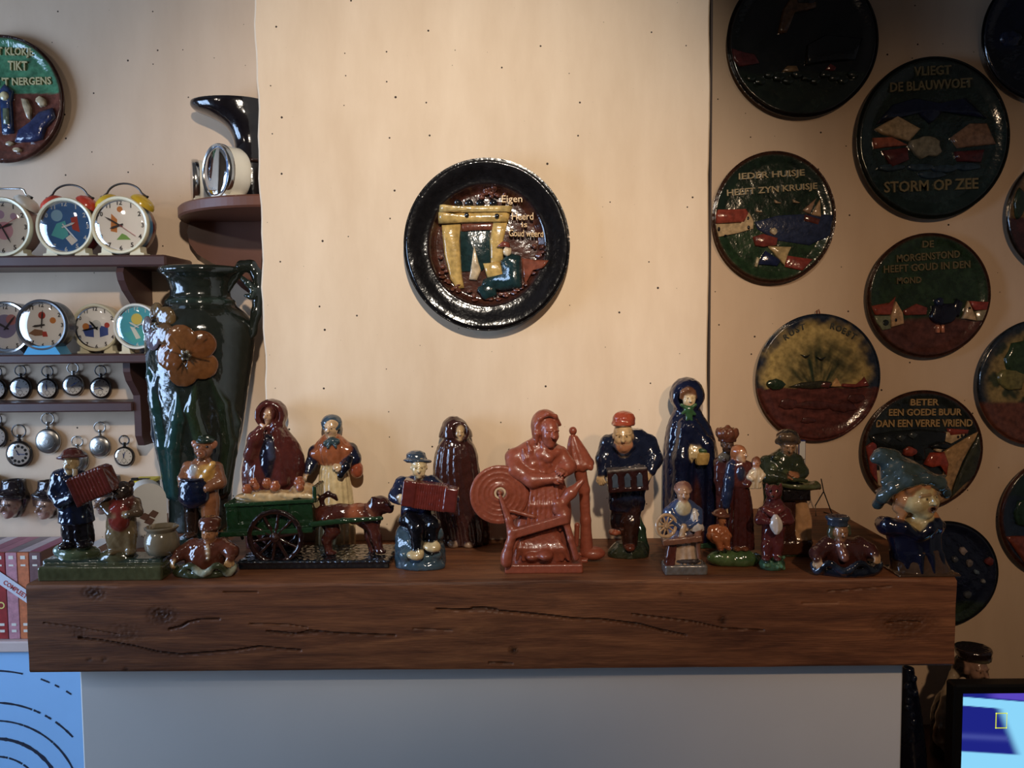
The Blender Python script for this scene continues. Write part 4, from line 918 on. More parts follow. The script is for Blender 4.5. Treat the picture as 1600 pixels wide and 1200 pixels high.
class Clay:
    dim = 0.72; rough = 0.24
    def __init__(s, fr, vox=1.4, floor=True, k=2.0):
        s.f = fr; s.vox = vox; s.P = []; s.floor = floor; s.k0 = k
    def _add(s, fn, lo, hi, col, k, op, amp=0):
        s.P.append((fn, np.array(lo) - amp, np.array(hi) + amp, np.array(col if col is not None else (0, 0, 0)), s.k0 if k is None else k, op)); return s
    def ell(s, c, r, col=None, k=None, rot=None, op='u'):
        c = s.f.L(c) if len(c) < 4 else np.array(c[:3]); r = np.array(r, float) * s.f.q; Rm = rotm(*rot) if rot is not None and not isinstance(rot, np.ndarray) else rot
        def fn(p):
            d = p - c
            if Rm is not None: d = d @ Rm.astype(p.dtype)
            k0 = np.sqrt((d * d / (r * r)).sum(-1)); k1 = np.sqrt((d * d / (r ** 4)).sum(-1)); return k0 * (k0 - 1) / (k1 + 1e-6)
        e = r if Rm is None else np.abs(Rm) @ r
        return s._add(fn, c - e, c + e, col, k, op)
    def cap(s, a, b, ra, rb=None, col=None, k=None, op='u', flat=None):
        a = s.f.L(a) if len(a) < 4 else np.array(a[:3]); b = s.f.L(b) if len(b) < 4 else np.array(b[:3])
        rb = ra if rb is None else rb; ra, rb = ra * s.f.q, rb * s.f.q; ab = b - a; L2 = float(ab @ ab) + 1e-9
        def fn(p):
            t = np.clip(((p - a) @ ab.astype(p.dtype)) / L2, 0, 1); d = p - a - t[..., None] * ab
            return np.sqrt((d * d).sum(-1)) - (ra + (rb - ra) * t)
        m = max(ra, rb); return s._add(fn, np.minimum(a, b) - m, np.maximum(a, b) + m, col, k, op)
    def chain(s, pts, rad, col=None, k=None, op='u'):
        rad = rad if hasattr(rad, '__len__') else [rad] * len(pts)
        for i in range(len(pts) - 1): s.cap(pts[i], pts[i + 1], rad[i], rad[i + 1], col, k, op)
        return s
    def box(s, c, h, col=None, rd=2.0, k=None, rot=None, op='u', ribs=None):
        c = s.f.L(c) if len(c) < 4 else np.array(c[:3]); h = np.array(h, float) * s.f.q; rd = rd * s.f.q; Rm = rotm(*rot) if rot is not None else np.eye(3)
        def fn(p):
            d = (p - c) @ Rm.astype(p.dtype); x = d[..., ribs[0]] if ribs else None
            q = np.abs(d) - (h - rd); o = np.sqrt((np.maximum(q, 0) ** 2).sum(-1)) + np.minimum(q.max(-1), 0) - rd
            if ribs: o = o + ribs[2] * s.f.q * np.cos(x / (ribs[1] * s.f.q) * 2 * np.pi) * (np.abs(x) < (ribs[3] if len(ribs) > 3 else 1e9) * s.f.q)
            return o
        e = np.abs(Rm) @ h; return s._add(fn, c - e, c + e, col, k, op, amp=1.5)
    def cyl(s, c, axis, R, h, col=None, rd=1.0, k=None, op='u'):
        c = s.f.L(c); a = np.array(axis, float); a /= np.linalg.norm(a); R, h, rd = R * s.f.q, h * s.f.q, rd * s.f.q
        def fn(p):
            d = p - c; t = d @ a.astype(p.dtype); r = np.sqrt(np.maximum((d * d).sum(-1) - t * t, 0))
            qx, qy = r - (R - rd), np.abs(t) - (h - rd)
            return np.hypot(np.maximum(qx, 0), np.maximum(qy, 0)) + np.minimum(np.maximum(qx, qy), 0) - rd
        e = R * np.sqrt(np.maximum(0, 1 - a * a)) + h * np.abs(a); return s._add(fn, c - e, c + e, col, k, op)
    def tor(s, c, R, r, col=None, axis=(0, 0, 1), k=None, op='u', sq=1.0):
        c = s.f.L(c); a = np.array(axis, float); a /= np.linalg.norm(a); R, r = R * s.f.q, r * s.f.q
        def fn(p):
            d = p - c; t = d @ a.astype(p.dtype); q = np.sqrt(np.maximum((d * d).sum(-1) - t * t, 0)); return np.hypot(q - R, t / sq) - r
        e = (R + r) * np.sqrt(np.maximum(0, 1 - a * a)) + r * np.abs(a) * sq; return s._add(fn, c - e, c + e, col, k, op)
    def loft(s, secs, col=None, k=None, folds=None, op='u'):
        """elliptic sections (cx, cy, rx, ry, w) stacked along the vertical"""
        A = []
        for q in secs:
            l = s.f.L((q[0], q[1], q[4] if len(q) > 4 else 0)); A.append((l[2], l[0], l[1], q[2] * s.f.q, q[3] * s.f.q))
        A = np.array(sorted(A)); z = A[:, 0]; zd = np.linspace(z[0], z[-1], 80)
        def spline(v):
            m = np.gradient(v, z) if len(z) > 2 else np.full(len(z), (v[-1] - v[0]) / (z[-1] - z[0]))
            i = np.clip(np.searchsorted(z, zd) - 1, 0, len(z) - 2); h = z[i + 1] - z[i]; t = (zd - z[i]) / h
            return (2 * t ** 3 - 3 * t ** 2 + 1) * v[i] + (t ** 3 - 2 * t ** 2 + t) * h * m[i] + (-2 * t ** 3 + 3 * t ** 2) * v[i + 1] + (t ** 3 - t ** 2) * h * m[i + 1]
        D = [spline(A[:, j]) for j in range(1, 5)]; D[2] = np.maximum(D[2], .4); D[3] = np.maximum(D[3], .4)
        def fn(p):
            pz = p[..., 2]; cx, cy, rx, ry = (np.interp(pz, zd, v).astype(np.float32) for v in D)
            x, y = p[..., 0] - cx, p[..., 1] - cy
            k0 = np.sqrt((x / rx) ** 2 + (y / ry) ** 2) + 1e-6; k1 = np.sqrt((x / rx ** 2) ** 2 + (y / ry ** 2) ** 2) + 1e-6
            d = k0 * (k0 - 1) / k1
            if folds:
                n, amp, ph, tw = folds[:4]; g = np.clip((z[-1] - pz) / (z[-1] - z[0]), 0, 1) ** (folds[4] if len(folds) > 4 else .7)
                th = np.arctan2(y, x); ang = n * th + ph + tw * pz / 40
                d = d + amp * s.f.q * g * (np.cos(ang) * .7 + .45 * np.cos(2.3 * th * n / 2 + ph * 2 - tw * pz / 55))
            return np.maximum(d, np.maximum(pz - z[-1], z[0] - pz))
        am = abs(folds[1]) * 1.2 * s.f.q if folds else 0
        lo = np.array([(D[0] - D[2]).min(), (D[1] - D[3]).min(), z[0]]); hi = np.array([(D[0] + D[2]).max(), (D[1] + D[3]).max(), z[-1]])
        return s._add(fn, lo, hi, col, k, op, amp=am)
    # ---- anatomy
    def head(s, c, h, yaw=0, pitch=0, roll=0, skin=(.5, .3, .2), eye=C(40, 30, 24), lip=None, wide=1.0, neck=True, beard=None, moust=None, mouth='closed', nose=1.0, brow=None, ears=True, hair=None):
        R = rotm(yaw, pitch, roll); c0 = s.f.L(c); hq = h * s.f.q; lip = lip if lip is not None else tuple(np.array(skin) * np.array([.75, .42, .4]))
        H = lambda a, b, f: (*(c0 + R @ (np.array([a * wide, -f, b]) * hq)), 1)
        E = lambda a, b, f, r, col, k=.05, op='u': s.ell(H(a, b, f), np.array((r[0] * wide, r[2], r[1])) * h, col, k * hq, R, op)
        K = lambda p, q, ra, rb, col, k=.04, op='u': s.cap(H(*p), H(*q), ra * h, rb * h, col, k * hq, op)
        E(0, .13, -.06, (.34, .37, .40), skin if hair is None else hair); E(0, -.02, .07, (.31, .40, .30), skin, .04); E(0, -.22, .08, (.24, .27, .25), skin, .08)
        for a in (-1, 1):
            E(a * .17, -.09, .20, (.12, .12, .13), skin, .06); E(a * .135, .05, .40, (.09, .055, .08), None, .03, 's')
            E(a * .13, .035, .29, (.075, .05, .06), tuple(np.clip(np.array(skin) * 1.25, 0, 1)), .015); E(a * .13, .035, .355, (.035, .035, .03), eye, op='p')
            K((a * .06, .125, .36), (a * .24, .115, .29), .035, .028, brow if brow is not None else skin, .03)
            if ears: E(a * .335, -.02, -.02, (.045, .11, .08), skin, .02)
        K((0, .08, .35), (0, -.075, .42 + .05 * nose), .04, .065 * nose ** .5, skin, .03)
        for a in (-1, 1): E(a * .055, -.085, .38, (.04, .035, .05), skin, .02)
        E(0, -.38, .22, (.11, .09, .10), skin, .06)
        if mouth == 'closed':
            K((-.085, -.215, .315), (.085, -.215, .315), .028, .028, lip, .015); K((-.1, -.213, .35), (.1, -.213, .35), .011, .011, None, .01, 's')
        elif mouth == 'smile':
            K((-.10, -.19, .30), (0, -.225, .335), .026, .028, lip, .015); K((0, -.225, .335), (.10, -.19, .30), .028, .026, lip, .015); K((-.09, -.20, .345), (.09, -.20, .345), .012, .012, None, .01, 's')
        else:
            E(0, -.21, .32, (.10, .085, .07), lip, .02); E(0, -.215, .36, (.07, .06, .09), None, .015, 's'); E(0, -.215, .34, (.072, .062, .10), C(50, 26, 22), op='p')
        if moust is not None: K((0, -.145, .36), (-.16, -.19, .28), .045, .03, moust, .02); K((0, -.145, .36), (.16, -.19, .28), .045, .03, moust, .02)
        if beard is not None:
            E(0, -.36, .17, (.23, .19, .19), beard, .05)
            for a in (-1, 1): K((a * .27, -.02, .05), (a * .2, -.3, .14), .06, .10, beard, .05)
        if neck: K((0, -.25, -.06), (0, -.62, -.10), .19, .22, skin, .06)
        return H
    def hand(s, c, d, nrm, size, skin, curl=.6, thumb=1):
        """palm with five fingers; d points along the fingers, nrm out of the back of the hand"""
        c0 = s.f.L(c) if len(c) < 4 else np.array(c[:3]); d = np.array(d, float); d /= np.linalg.norm(d); nrm = np.array(nrm, float)
        nrm -= d * (nrm @ d); nrm /= np.linalg.norm(nrm); sd = np.cross(nrm, d); z = size * s.f.q
        Rm = np.stack([sd, d, nrm], 1); T = lambda v: (*v, 1)
        s.ell(T(c0), np.array([.40, .46, .17]) * size, skin, .06 * z, Rm)
        for i in range(4):
            L = (.42, .5, .47, .36)[i]; r0 = c0 + d * .34 * z + sd * (i - 1.5) * .21 * z * thumb
            m = r0 + (d * math.cos(curl * .5) - nrm * math.sin(curl * .5)) * L * .55 * z; t = m + (d * math.cos(curl * 1.5) - nrm * math.sin(curl * 1.5)) * L * .55 * z
            s.cap(T(r0), T(m), .115 * size, .105 * size, skin, .03 * z); s.cap(T(m), T(t), .105 * size, .085 * size, skin, .02 * z)
        r0 = c0 - d * .1 * z - sd * .32 * z * thumb; m = r0 + (d * .6 - sd * .5 * thumb - nrm * .25) * .36 * z; t = m + (d * .9 - nrm * .35) * .3 * z
        s.cap(T(r0), T(m), .14 * size, .12 * size, skin, .05 * z); s.cap(T(m), T(t), .12 * size, .095 * size, skin, .03 * z)
    # ---- surface
    def mesh(s, name, parent, mat=None, tau=.55):
        U = [p for p in s.P if p[5] == 'u']; v = s.vox
        lo = np.min([p[1] - p[4] for p in U], 0) - 2.5 * v; hi = np.max([p[2] + p[4] for p in U], 0) + 2.5 * v
        if s.floor: lo[2] = -3.0 * v
        n = np.maximum(4, np.ceil((hi - lo) / v).astype(int) + 1)
        ax = [(lo[i] + v * np.arange(n[i])).astype(np.float32) for i in range(3)]
        D = np.full(n, 9.0, np.float32)
        for fn, a, b, col, k, op in s.P:
            if op == 'p': continue
            pad = k + 2.2 * v; i0 = np.clip(np.floor((a - pad - lo) / v).astype(int), 0, n - 1); i1 = np.clip(np.ceil((b + pad - lo) / v).astype(int) + 1, 1, n)
            if (i1 <= i0).any(): continue
            sl = tuple(slice(x, y) for x, y in zip(i0, i1))
            g = np.stack(np.meshgrid(*[ax[j][sl[j]] for j in range(3)], indexing='ij'), -1)
            d = fn(g).astype(np.float32); k = max(k, .05)
            D[sl] = smin(D[sl], d, k) if op == 'u' else -smin(-D[sl], d, k)
        rg = .13 if mat is SATIN else s.rough
        if rg:                                        # hand-modelled unevenness
            ii = np.nonzero(np.abs(D) < 3.0); X, Y, Z = (ax[j][ii[j]] for j in range(3))
            D[ii] += rg * (np.sin(X * .52 + 1.3 * np.sin(Z * .23 + 1)) * np.sin(Y * .47 + .6 + Z * .31) + .6 * np.sin(X * .91 - Z * .77 + 2) * np.sin(Y * .83 + X * .4 + 1.1)
                                + .8 * np.sin(Z * .29 + X * .21 + .5) * np.sin(X * .27 - Y * .33))
        if s.floor: D = np.maximum(D, -ax[2][None, None, :])
        D[[0, -1]] = 9; D[:, [0, -1]] = 9; D[:, :, [0, -1]] = 9
        P, Q = nets(D); P = P * v + lo; p32 = P.astype(np.float32)
        ds = np.full((len(U), len(P)), 60.0, np.float32)
        for i, u in enumerate(U):
            m = ((p32 > u[1] - 5) & (p32 < u[2] + 5)).all(1)
            if m.any(): ds[i, m] = u[0](p32[m])
        wt = np.exp(-np.clip((ds - ds.min(0)) / tau, 0, 40)); wt /= wt.sum(0); col = wt.T @ np.array([u[3] for u in U])
        for fn, a, b, c, k, op in s.P:
            if op == 'p':
                d = fn(p32); t = np.clip(.5 - d / 1.0, 0, 1)[:, None]; col = col * (1 - t) + c * t
        lum = col @ np.array([.3, .55, .15]); col = np.clip((lum[:, None] + (col - lum[:, None]) * .9) * (s.dim if mat is not None or s.dim != .72 else np.interp(lum, [0, .05, .15, .35, .6], [.42, .46, .58, .85, 1.0])[:, None]), 0, 1)
        return make(name, P * s.f.s + s.f.B, Q, mat or GLAZE, parent, col=col)
def fthing(name, fr, label, cat='figurine', group=None):
    return thing(name, fr.B, label, cat, group)
def lat(fr, c, prof, mat, parent, name, n=32, col=None):
    """turned part: profile [(r, dz)] in crop units from point c"""
    p = fr.W(c); k = fr.q * fr.s
    g = G().lathe([(max(r, .01) * k, z * k) for r, z in prof], n, c=p)
    return g.obj(name, mat, parent, auto=50, col=None if col is None else np.repeat(np.array([col]), len(g.V), 0))

# ================================================================== figurines, left part of the mantel
KA, KB, KC, KD, KE = (0, 660, 4.0), (340, 600, 3.8705), (590, 620, 4.138), (900, 580, 3.6364), (1100, 640, 4.0)
SKIN = C(206, 166, 120)

# --- accordion player and bear on one plinth
f = Fr(660, 982, 118, KA)
t = fthing('accordion_player_and_bear', f, 'green plinth with red-hatted accordion player, small bear and cooking pot')
c = Clay(f, 1.6); c.rough = .12
c.box((660, 932, 70), (386, 75, 53), C(104, 104, 66), 14); c.box((684, 880, -20), (376, 95, 50), C(72, 86, 72), 14, k=1)
c.ell((490, 812, 10), (135, 80, 48), C(112, 124, 84), 6); c.ell((390, 800, 20), (55, 50, 40), C(120, 150, 136)); c.ell((740, 830, 10), (110, 75, 50), C(110, 104, 68), 6)
c.mesh('plinth', t)
c = Clay(f, 1.25); NC, NT = C(30, 42, 72), C(34, 28, 38)
c.loft([(487, 770, 90, 62), (487, 735, 98, 64), (480, 650, 98, 66), (476, 600, 92, 64)], NT, 3, (9, 5, 1, 0)); c.loft([(475, 620, 112, 74), (468, 540, 104, 72), (452, 440, 108, 72), (430, 350, 102, 66), (432, 300, 66, 46), (440, 278, 40, 34)], NC, 4, (7, 5, .4, .3))
c.cap((362, 335, 10), (346, 440, 30), 40, 42, NC, 5); c.chain([(346, 440, 30), (380, 500, 60), (450, 470, 92)], [42, 36, 30], NC, 5); c.cap((510, 335, 10), (590, 400, 30), 38, 34, NC, 5)
c.hand((478, 452, 104), (.7, -.5, .3), (0, -1, .2), 44, SKIN, .9); c.box((470, 330, 62), (14, 8, 40), C(176, 150, 110), 4)
for x, y in ((415, 772), (528, 765)): c.ell((x, y, 62), (46, 58, 24), C(40, 30, 34), 3)
c.ell((518, 590, 70), (8, 6, 9), C(190, 180, 150), 1)
c.head((446, 264, 22), 122, -8, 2, 0, C(190, 160, 108), moust=C(120, 96, 60), wide=1.05); c.mesh('player', t)
c = Clay(f, 1.2); HR = C(122, 48, 38)
c.ell((450, 218, 8), (92, 80, 17), HR, 2, (0, -9, -4)); c.ell((452, 198, 2), (62, 58, 42), HR, 5); c.tor((451, 208, 4), 60, 8, C(80, 32, 28), k=1); c.mesh('hat', t)
c = Clay(f, 1.2); c.rough = .08
c.box((588, 385, 92), (112, 60, 88), C(136, 52, 42), 12, rot=(0, 0, -22), ribs=(0, 21, 4.5, 96)); c.box((490, 432, 92), (14, 64, 92), C(110, 42, 36), 5, rot=(0, 0, -22)); c.box((688, 350, 92), (14, 62, 78), C(124, 48, 40), 5, rot=(0, 0, -22)); c.mesh('accordion', t)
c = Clay(f, 1.25); BD, BL = C(70, 54, 46), C(142, 118, 80)
c.ell((768, 425, 20), (62, 56, 58), BD, 3); c.ell((742, 452, 66), (32, 34, 26), C(92, 74, 62), 4); c.ell((732, 442, 96), (11, 9, 8), C(26, 22, 22), 1)
for x in (712, 822): c.ell((x, 382, 12), (20, 14, 22), BD, 2); c.ell((x, 386, 24), (11, 8, 13), C(96, 70, 58), 1)
for x in (728, 778): c.ell((x, 425, 72), (8, 8, 8), C(20, 18, 18), op='p')
c.loft([(762, 800, 86, 60), (760, 690, 92, 72), (758, 580, 88, 72), (764, 500, 78, 60), (768, 450, 54, 46)], BL, 6); c.ell((776, 500, 10), (92, 64, 46), C(130, 60, 44), 4)
c.ell((744, 585, 58), (68, 40, 100), C(164, 58, 46), 2)
c.chain([(684, 490, 10), (656, 520, 40), (690, 575, 78)], [28, 28, 22], C(120, 96, 72), 4); c.chain([(848, 500, 10), (862, 560, 40), (806, 574, 80)], [32, 30, 22], C(120, 96, 72), 4)
c.hand((702, 576, 84), (1, -.5, -.1), (0, -1, .3), 40, C(176, 150, 110), .7); c.hand((792, 572, 84), (-1, -.5, -.1), (0, -1, .3), 40, C(176, 150, 110), .7, -1)
for x in (705, 815): c.cap((x, 700, 20), (x + 3, 806, 34), 40, 28, BL, 5); c.ell((x + 3, 812, 56), (30, 44, 16), BL, 3)
c.mesh('bear', t)
lat(f, (1015, 826, 0), [(52, 0), (84, 12), (103, 50), (106, 92), (92, 136), (84, 150), (88, 160), (102, 170), (104, 180), (94, 184), (84, 176), (74, 160), (84, 130), (90, 90), (70, 30), (2, 24)], pmat('grey_brown_glaze', C(122, 110, 90), .12, coat=.5, noise=.3, nscale=60, bump=.1), t, 'cooking_pot')

# --- pig-headed drummer
f = Fr(1262, 762, 75, KA)
t = fthing('pig_drummer_figurine', f, 'brown pig-headed musician in ochre shirt holding a dark drum, before the tall vase')
c = Clay(f, 1.25); TB, OC = C(160, 100, 62), C(192, 140, 58)
c.loft([(1262, 500, 98, 66), (1262, 420, 104, 74), (1258, 330, 108, 74), (1262, 260, 82, 58), (1266, 222, 46, 42)], TB, 5); c.ell((1275, 320, 34), (82, 44, 64), OC, 3); c.cap((1330, 260, 56), (1240, 400, 78), 20, 20, C(206, 150, 60), 3)
c.ell((1208, 300, 64), (26, 12, 40), C(176, 176, 176), 2)  # chest highlight put in as a pale grey lump
c.chain([(1176, 275, 0), (1146, 350, 34), (1138, 396, 74)], [36, 32, 24], TB, 5); c.chain([(1352, 285, 0), (1372, 372, 30), (1300, 408, 84)], [42, 40, 26], TB, 5); c.hand((1136, 398, 84), (.5, -1, -.6), (-.3, -1, .4), 42, C(190, 140, 96), .9); c.hand((1284, 410, 92), (-1, -.5, -.3), (0, -1, .2), 44, C(190, 140, 96), .9, -1)
c.cap((1196, 500, 10), (1196, 720, 16), 48, 36, C(64, 46, 38), 4); c.cap((1312, 490, 6), (1318, 700, 6), 60, 46, C(170, 104, 58), 4); c.ell((1190, 705, 48), (34, 52, 18), C(96, 64, 46), 3); c.ell((1312, 715, 40), (36, 52, 18), C(96, 64, 46), 3)
c.ell((1272, 168, 10), (58, 56, 62), TB, 4); c.cap((1262, 190, 50), (1256, 196, 88), 34, 28, C(170, 104, 70), 5)
for x in (1247, 1266): c.ell((x, 194, 118), (6, 8, 8), C(60, 30, 24), op='p')
c.cap((1228, 216, 76), (1286, 214, 76), 5, 5, None, 1, 's')
for x in (1240, 1296): c.ell((x, 152, 58), (9, 8, 7), C(26, 20, 18), 1)
for x, a in ((1218, -28), (1338, 28)): c.ell((x, 138, 10), (22, 12, 28), C(176, 108, 74), 3, (0, 0, a))
c.mesh('musician', t)
c = Clay(f, 1.2); c.ell((1292, 104, 12), (52, 50, 24), C(52, 70, 56), 3, (0, 8, 12)); c.ell((1262, 118, 40), (40, 30, 8), C(52, 70, 56), 2, (0, 14, 6)); c.mesh('cap', t)
c = Clay(f, 1.3); c.loft([(1212, 530, 52, 40, 66), (1212, 500, 84, 60, 66), (1212, 430, 92, 66, 66), (1208, 370, 82, 58, 66), (1208, 345, 70, 50, 66)], C(26, 36, 66), 2); c.tor((1208, 352, 66), 70, 7, C(40, 50, 80)); c.mesh('drum', t)
c = Clay(f, 1.6); c.box((1262, 742, 8), (140, 90, 30), C(44, 66, 60), 8); c.mesh('base', t)

# --- men holding a leaf dish
def leaf_dish(f, t, cx, cy, r, col, edge, edge2):
    c = Clay(f, 1.3)
    c.ell((cx, cy, 20), r, col, 3); c.ell((cx, cy - r[2] * .80, 30), (r[0] * .90, r[1] * .88, r[2] * .95), None, 2, op='s')
    pts = []
    for i in range(27):
        a = math.radians(-82 + i * 164 / 26)
        pts.append((cx + r[0] * .97 * math.sin(a), cy - r[2] * .10 - r[2] * .42 * math.cos(i * .72 + .4), 20 + r[1] * .97 * math.cos(a)))
    for i in range(26): c.cap(pts[i], pts[i + 1], r[2] * .15, r[2] * .15, edge if (i // 5) % 2 == 0 else edge2, 7)
    c.mesh('leaf_dish', t)
f = Fr(1275, 974, 118, KA)
t = fthing('leaf_dish_man_figurine', f, 'smiling man in brown jacket and tall brown cap holding a green leaf dish', group='half-length men with a leaf dish')
leaf_dish(f, t, 1280, 925, (196, 118, 62), C(78, 86, 52), C(168, 172, 148), C(84, 92, 58))
c = Clay(f, 1.2); JB = C(128, 66, 44); SK2 = C(184, 120, 70)
c.loft([(1280, 950, 150, 80, -20), (1282, 880, 128, 84, -10), (1292, 800, 120, 78), (1304, 745, 92, 60), (1310, 722, 46, 44)], JB, 5, (7, 4, .3, .2)); c.ell((1298, 815, 64), (15, 14, 50), C(206, 170, 130), 3)
for y in (790, 820, 850): c.ell((1296, y, 80), (6, 5, 6), C(230, 220, 200), 1)
c.chain([(1212, 768, 0), (1130, 818, 20), (1088, 862, 70)], [48, 40, 26], JB, 6); c.chain([(1394, 764, 0), (1448, 808, 20), (1440, 852, 74)], [48, 42, 28], JB, 6)
c.hand((1082, 872, 84), (-.2, -.5, -1), (-.8, -.8, .2), 58, C(206, 160, 104), .9); c.hand((1434, 866, 88), (-.3, -.5, -1), (.5, -1, .2), 60, C(206, 160, 104), .9, -1)
c.head((1310, 692, 26), 128, -4, 6, 0, SK2, mouth='smile', wide=1.1, nose=1.1); c.mesh('man', t)
c = Clay(f, 1.2); c.loft([(1312, 668, 62, 60, 22), (1312, 640, 66, 62, 20), (1312, 600, 60, 56, 16), (1312, 588, 44, 44, 14)], C(120, 62, 40), 2); c.ell((1306, 662, 60), (58, 34, 8), C(120, 62, 40), 3, (0, 12, 0)); c.mesh('cap', t)

# --- hooded woman in a maroon cloak, behind the cart
f = Fr(335, 905, 0, KB, Y=1.628)
t = fthing('maroon_cloak_woman_figurine', f, 'woman in glossy maroon hooded cloak with hand at her chin, behind the dog cart')
c = Clay(f, 1.35); MC = C(116, 52, 46); DRS = C(38, 36, 58)
c.loft([(330, 1010, 150, 110), (330, 900, 152, 112), (330, 760, 158, 116), (335, 620, 172, 118), (340, 520, 184, 116), (345, 430, 172, 106), (345, 350, 138, 88), (340, 290, 96, 66), (335, 245, 70, 56)], MC, 5, (10, 14, .6, .5))
c.ell((308, 450, 92), (46, 40, 150), DRS, 3); c.cap((262, 300, 66), (240, 590, 100), 26, 34, MC, 6); c.cap((360, 290, 66), (395, 590, 96), 28, 36, MC, 6)
c.chain([(205, 430, 90), (228, 330, 128), (258, 276, 132)], [48, 38, 26], MC, 8); c.hand((268, 246, 134), (.15, -.1, 1), (-.6, -.8, 0), 62, C(196, 148, 108), .5)
c.ell((328, 182, -6), (96, 90, 94), MC, 4); c.ell((308, 194, 82), (62, 74, 76), None, 3, op='s'); c.tor((312, 188, 50), 72, 13, MC, (.25, -1, .1), 5)
c.head((314, 188, 46), 112, -16, 2, 4, C(206, 160, 118), ears=False, neck=True, wide=.92); c.cap((345, 246, 60), (380, 250, 40), 18, 16, MC, 5)
for y, x in ((360, 318), (400, 322), (440, 326)): c.ell((x, y, 126), (20, 10, 22), C(80, 84, 110), 4)
c.mesh('woman', t)

# --- woman with blue bonnet and orange shawl
f = Fr(712, 905, 0, KB, Y=1.634)
t = fthing('orange_shawl_woman_figurine', f, 'woman with blue bonnet, orange shawl and cream apron, carrying an orange jug')
c = Clay(f, 1.3); SH = C(180, 98, 52); AP = C(214, 186, 132); NVY = C(36, 42, 70)
c.loft([(712, 1010, 122, 92), (712, 900, 118, 90), (712, 780, 112, 88), (710, 640, 100, 80), (704, 540, 88, 70), (700, 468, 72, 58)], AP, 4, (17, 7, .2, .0, .5))
c.loft([(702, 480, 92, 62), (700, 440, 116, 72), (698, 390, 118, 74), (694, 345, 92, 64), (690, 315, 60, 50), (690, 296, 40, 38)], SH, 4, (16, 3, .2, 0)); c.ell((612, 420, 10), (56, 50, 40), SH, 5); c.ell((786, 400, 10), (44, 50, 40), SH, 5)
c.chain([(592, 410, 0), (566, 490, 24), (548, 530, 56)], [44, 34, 24], NVY, 5); c.chain([(806, 400, 0), (826, 450, 20), (770, 490, 66)], [44, 40, 28], NVY, 5)
c.hand((536, 548, 66), (-.5, -.5, -1), (-.6, -.8, .3), 48, SKIN, .6); c.hand((734, 500, 86), (-1, -.4, .1), (0, -1, .4), 48, SKIN, .6, -1)
c.head((690, 268, 30), 126, -10, 2, 0, SKIN, ears=False, mouth='smile', wide=1.05)
for a in (-1, 1): c.cap((690, 335, 62), (690 + a * 34, 352 - 6 * a, 66), 14, 18, C(70, 94, 100), 3)
c.cap((688, 340, 66), (668, 384, 84), 12, 8, C(70, 94, 100), 3); c.cap((692, 340, 66), (716, 380, 84), 12, 8, C(70, 94, 100), 3); c.mesh('woman', t)
c = Clay(f, 1.2); c.ell((690, 232, -6), (62, 66, 50), C(78, 100, 118), 3); c.tor((690, 246, 22), 50, 11, C(70, 92, 112), (0, -.75, 1), 3); c.ell((726, 272, -20), (24, 40, 48), C(78, 100, 118), 6); c.mesh('bonnet', t)
c = Clay(f, 1.2); c.ell((842, 520, 20), (40, 40, 50), C(184, 86, 48), 3); c.loft([(842, 500, 24, 24, 20), (840, 466, 20, 20, 20), (838, 448, 30, 30, 20)], C(184, 86, 48), 3); c.mesh('jug', t)
c = Clay(f, 1.2); c.chain([(800, 450, 60), (776, 500, 92), (748, 556, 98)], [22, 26, 12], C(30, 30, 44), 4); c.ell((742, 552, 100), (20, 14, 18), C(30, 30, 40), 3); c.mesh('umbrella', t)

# --- dog cart
f = Fr(620, 1120, 190, KB)
t = fthing('dog_cart_figurine', f, 'glazed green dog cart loaded with straw and jars, pulled by a brown dog', 'figurine')
c = Clay(f, 1.5); c.box((2, 0, 6.5, 1), (446, 185, 26), C(34, 40, 48), 8)
for i in range(22):
    c.ell((-110 + i * 10.6, -186 * f.q, 11.5, 1), (19, 12, 9), C(44, 52, 64), 2)
for j in range(6):
    for i in range(22):
        x = -110 + i * 10.5 + (j % 2) * 5; w_ = 150 - j * 60; c.ell((x, -w_ * f.q, 12.2, 1), (20, 30, 8), C(34, 38, 44), 2.5)
c.mesh('cobbled_base', t)
GR = C(36, 72, 40)
c = Clay(f, 1.3)
c.box((345, 780, 20), (258, 110, 92), GR, 6, rot=(0, 0, -2.5)); c.box((345, 712, 20), (236, 92, 60), None, 4, rot=(0, 0, -2.5), op='s')
for x0, x1 in ((122, 262), (280, 420), (436, 572)): c.box(((x0 + x1) / 2, 778 - (x0 - 120) * .03, 134), ((x1 - x0) / 2, 14, 62), None, 3, rot=(0, 0, -2.5), op='s')
c.box((345, 698, 22), (270, 116, 12), C(42, 80, 46), 5, rot=(0, 0, -2.5), k=1); c.box((320, 872, 60), (280, 110, 16), C(38, 76, 42), 5, rot=(0, 0, -2.5), k=1); c.box((608, 650, 20), (12, 100, 50), GR, 5, k=1); c.cap((140, 890, 110), (150, 935, 110), 16, 8, GR, 3)
c.mesh('cart_body', t)
for w_, nm in ((128, 'shaft'), (-70, 'shaft')):
    c = Clay(f, 1.2); c.chain([(570, 850, w_), (760, 828, w_), (990, 812, w_ * .85)], [19, 17, 13], C(40, 78, 44), 3); c.mesh(nm, t)
c = Clay(f, 1.4); c.ell((340, 682, 20), (235, 95, 42), C(206, 168, 112), 4)
for i in range(14): r = random.Random(i); x = 140 + i * 31; c.cap((x, 676 + r.uniform(-14, 10), 106), (x + 60, 682 + r.uniform(-16, 12), 100), 11, 9, C(214, 178, 124), 4)
c.ell((520, 640, 10), (80, 80, 46), C(190, 150, 100), 5); c.mesh('straw_load', t)
JC = C(182, 98, 56)
